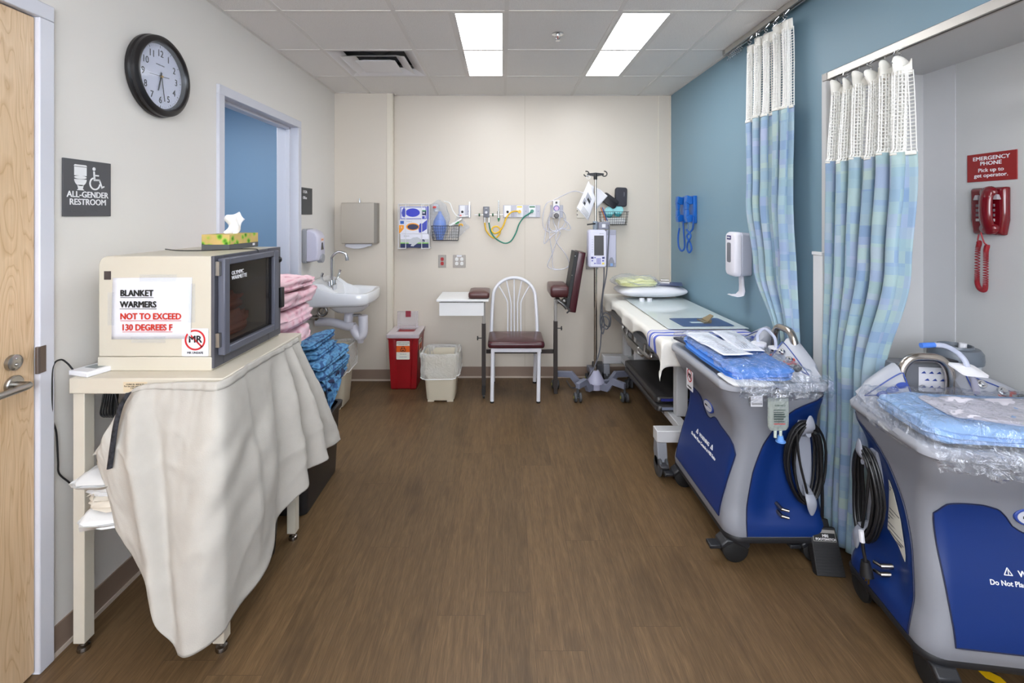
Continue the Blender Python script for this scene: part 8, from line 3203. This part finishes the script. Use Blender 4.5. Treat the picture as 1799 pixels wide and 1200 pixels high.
def track(label, x, y0, y1, z, w=0.034, h=0.030):
    t = thing('curtain_track', label, 'curtain track', (x, (y0 + y1) / 2, z))
    b = MB()
    b.box(x - w / 2, y0, z + h - 0.004, x + w / 2, y1, z + h)
    b.box(x - w / 2, y0, z, x - w / 2 + 0.004, y1, z + h - 0.004)
    b.box(x + w / 2 - 0.004, y0, z, x + w / 2, y1, z + h - 0.004)
    b.box(x - w / 2 + 0.004, y0, z, x - 0.006, y1, z + 0.004)
    b.box(x + 0.006, y0, z, x + w / 2 - 0.004, y1, z + 0.004)
    obj('rail', b, mat('track_aluminium', (186, 182, 176), 0.38, 0.7), t)
    b = MB()
    b.box(x - w / 2 - 0.003, y1 - 0.02, z - 0.004, x + w / 2 + 0.003, y1 + 0.012, z + h + 0.0)
    obj('end_stop', b, mat('stop_grey', (150, 146, 142), 0.4, 0.4), t, bevel=0.002)
    return t


track('aluminium curtain track on the ceiling beside the blue wall', 1.488, 0.2, 3.20, HC - 0.031)
t2 = track('aluminium curtain track across the head of the niche', 1.556, YN1 + 0.05, 2.30, ZN - 0.036)
curtain('pastel patchwork curtain with net top hanging by the bed', sh1, 2.505, 2.055, 0.16, 5, 0.036, 1.9, 2, 10, HC - 0.03, 0.012)
curtain('pastel patchwork curtain with net top hanging at the niche', sh2, 2.085, 1.735, 0.045, 6, 0.044, 2.0, 5, 9, ZN - 0.034, 0.05)
# spare hooks bunched at the track's far end
for k in range(9):
    b = MB()
    y = 3.17 - 0.022 * k
    b.tube([(1.488, y, HC - 0.03), (1.486, y + 0.003, HC - 0.048), (1.492, y - 0.004, HC - 0.058), (1.484, y + 0.004, HC - 0.072), (1.490, y, HC - 0.080)], 0.0018, 6, 3)
    tag(obj('curtain_hook', b, CHROME), 'spare wire hook bunched at the far end of the ceiling track', 'hook', 'spare curtain hooks')

# ---------------------------------------------------------------- emergency phone and its sign
t = thing('phone_sign', 'red wall sign reading EMERGENCY PHONE above the red telephone', 'sign', (XN, 1.997, 1.632))
b = MB()
b.box(XN - 0.004, 1.895, 1.632, XN, 2.098, 1.750)
pl = obj('plate', b, mat('sign_red', (150, 34, 34), 0.45), t, bevel=0.001)
for s, z, sz, bo in (('EMERGENCY', 1.7215, 0.0225, 0.0005), ('PHONE', 1.700, 0.0225, 0.0005), ('Pick up to', 1.672, 0.022, 0.0004), ('get operator.', 1.650, 0.022, 0.0004)):
    text('lettering', s, sz, WHITE_INK, pl, (XN - 0.0044, 1.9965, z), (0, -1, 0), UP, bold=bo, wide=1.18)
t = thing('wall_telephone', 'glossy dark red wall telephone with hanging coiled cord', 'telephone', (XN, 1.99, 1.408))
phm = mat('phone_red', (110, 8, 22), 0.12, coat=0.5)
yc = 1.992
b = MB()
b.rings([[V((XN - x, yc + y, z)) for y, z in ((-0.062 + i, 1.408 + i + 0.0), (0.062 - i, 1.408 + i), (0.073 - i, 1.47), (0.073 - i, 1.604 - i), (-0.073 + i, 1.604 - i), (-0.073 + i, 1.47))] for x, i in ((0.0, 0.0), (0.020, 0.0), (0.030, 0.010))])
bd = obj('body', b, phm, t, bevel=0.006, segs=3)
for s in (-1, 1):
    b = MB()
    b.box(XN - 0.046, yc + s * 0.040 - 0.012 - 0.010, 1.553, XN - 0.028, yc + s * 0.040 - 0.012 + 0.010, 1.574, top=(0.004, 0.004))
    obj('cradle_lug', b, mat('lug_clear', (170, 160, 166), 0.2), bd, bevel=0.002)
for k in range(4):
    for i in range(3):
        b = MB()
        yy, zz_ = yc + 0.030 - 0.030 * i, 1.470 + 0.020 * k
        b.box(XN - 0.034, yy - 0.008, zz_ - 0.0055, XN - 0.029, yy + 0.008, zz_ + 0.0055)
        obj('key', b, mat('key_white', (196, 190, 192), 0.3) if k == 0 else mat('key_grey', (120, 110, 116), 0.3), bd, bevel=0.001)
b = MB()
b.tube([(XN - 0.040, (yc - 0.022), 1.440), (XN - 0.050, (yc - 0.022), 1.475), (XN - 0.052, (yc - 0.022), 1.515), (XN - 0.050, (yc - 0.022), 1.555), (XN - 0.042, (yc - 0.022), 1.585)], lambda q: 0.0255, 18, 6, flat=0.6)
b.lathe([(0.004, 0.0), (0.030, 0.0), (0.034, 0.012), (0.028, 0.034), (0.004, 0.040)], (0, 0, 0), 'x', 24)
k0 = len(b.v) - 5 * 24
for i in range(k0, len(b.v)):
    v = b.v[i]
    b.v[i] = V((XN - 0.029 - v.x * 0.6, (yc - 0.022) + v.y, 1.582 + v.z * 0.8))
b.lathe([(0.004, 0.0), (0.034, 0.0), (0.037, 0.012), (0.030, 0.034), (0.004, 0.040)], (0, 0, 0), 'x', 24)
k0 = len(b.v) - 5 * 24
for i in range(k0, len(b.v)):
    v = b.v[i]
    b.v[i] = V((XN - 0.029 - v.x * 0.6, (yc - 0.022) + v.y, 1.436 + v.z * 0.75))
obj('receiver', b, phm, t, smooth=60)
P = [V((XN - 0.03, yc + 0.028, 1.410)), V((XN - 0.032, yc + 0.030, 1.385)), V((XN - 0.034, yc + 0.022, 1.372)), V((XN - 0.035, yc + 0.028, 1.34)), V((XN - 0.035, yc + 0.030, 1.25)), V((XN - 0.035, yc + 0.030, 1.205)), V((XN - 0.037, yc + 0.016, 1.182)), V((XN - 0.040, yc - 0.006, 1.182)), V((XN - 0.042, yc - 0.012, 1.22)), V((XN - 0.044, yc - 0.015, 1.30)), V((XN - 0.046, yc - 0.018, 1.345)), V((XN - 0.05, yc - 0.026, 1.366)), V((XN - 0.052, yc - 0.016, 1.378)), V((XN - 0.06, yc - 0.010, 1.42))]
b = MB()
Q = catmull(P, 10)
b.tube(Q[:18], 0.0026, 8, 0)
b.tube(Q[-22:], 0.0026, 8, 0)
N = 900
H = []
for k in range(N + 1):
    q = k / N
    x = lerp(16, len(Q) - 21, q)
    i = int(x)
    p = Q[i].lerp(Q[min(i + 1, len(Q) - 1)], x - i)
    d = (Q[min(i + 1, len(Q) - 1)] - Q[i - 1]).normalized()
    ex = V((1, 0, 0))
    ex = (ex - d * ex.dot(d)).normalized()
    ey = d.cross(ex)
    a = q * 2 * PI * 75
    H.append(p + (ex * math.cos(a) + ey * math.sin(a)) * 0.0072)
b.tube(H, 0.0022, 6, 0)
obj('coiled_cord', b, mat('cord_red', (150, 22, 36), 0.35), t, smooth=80)
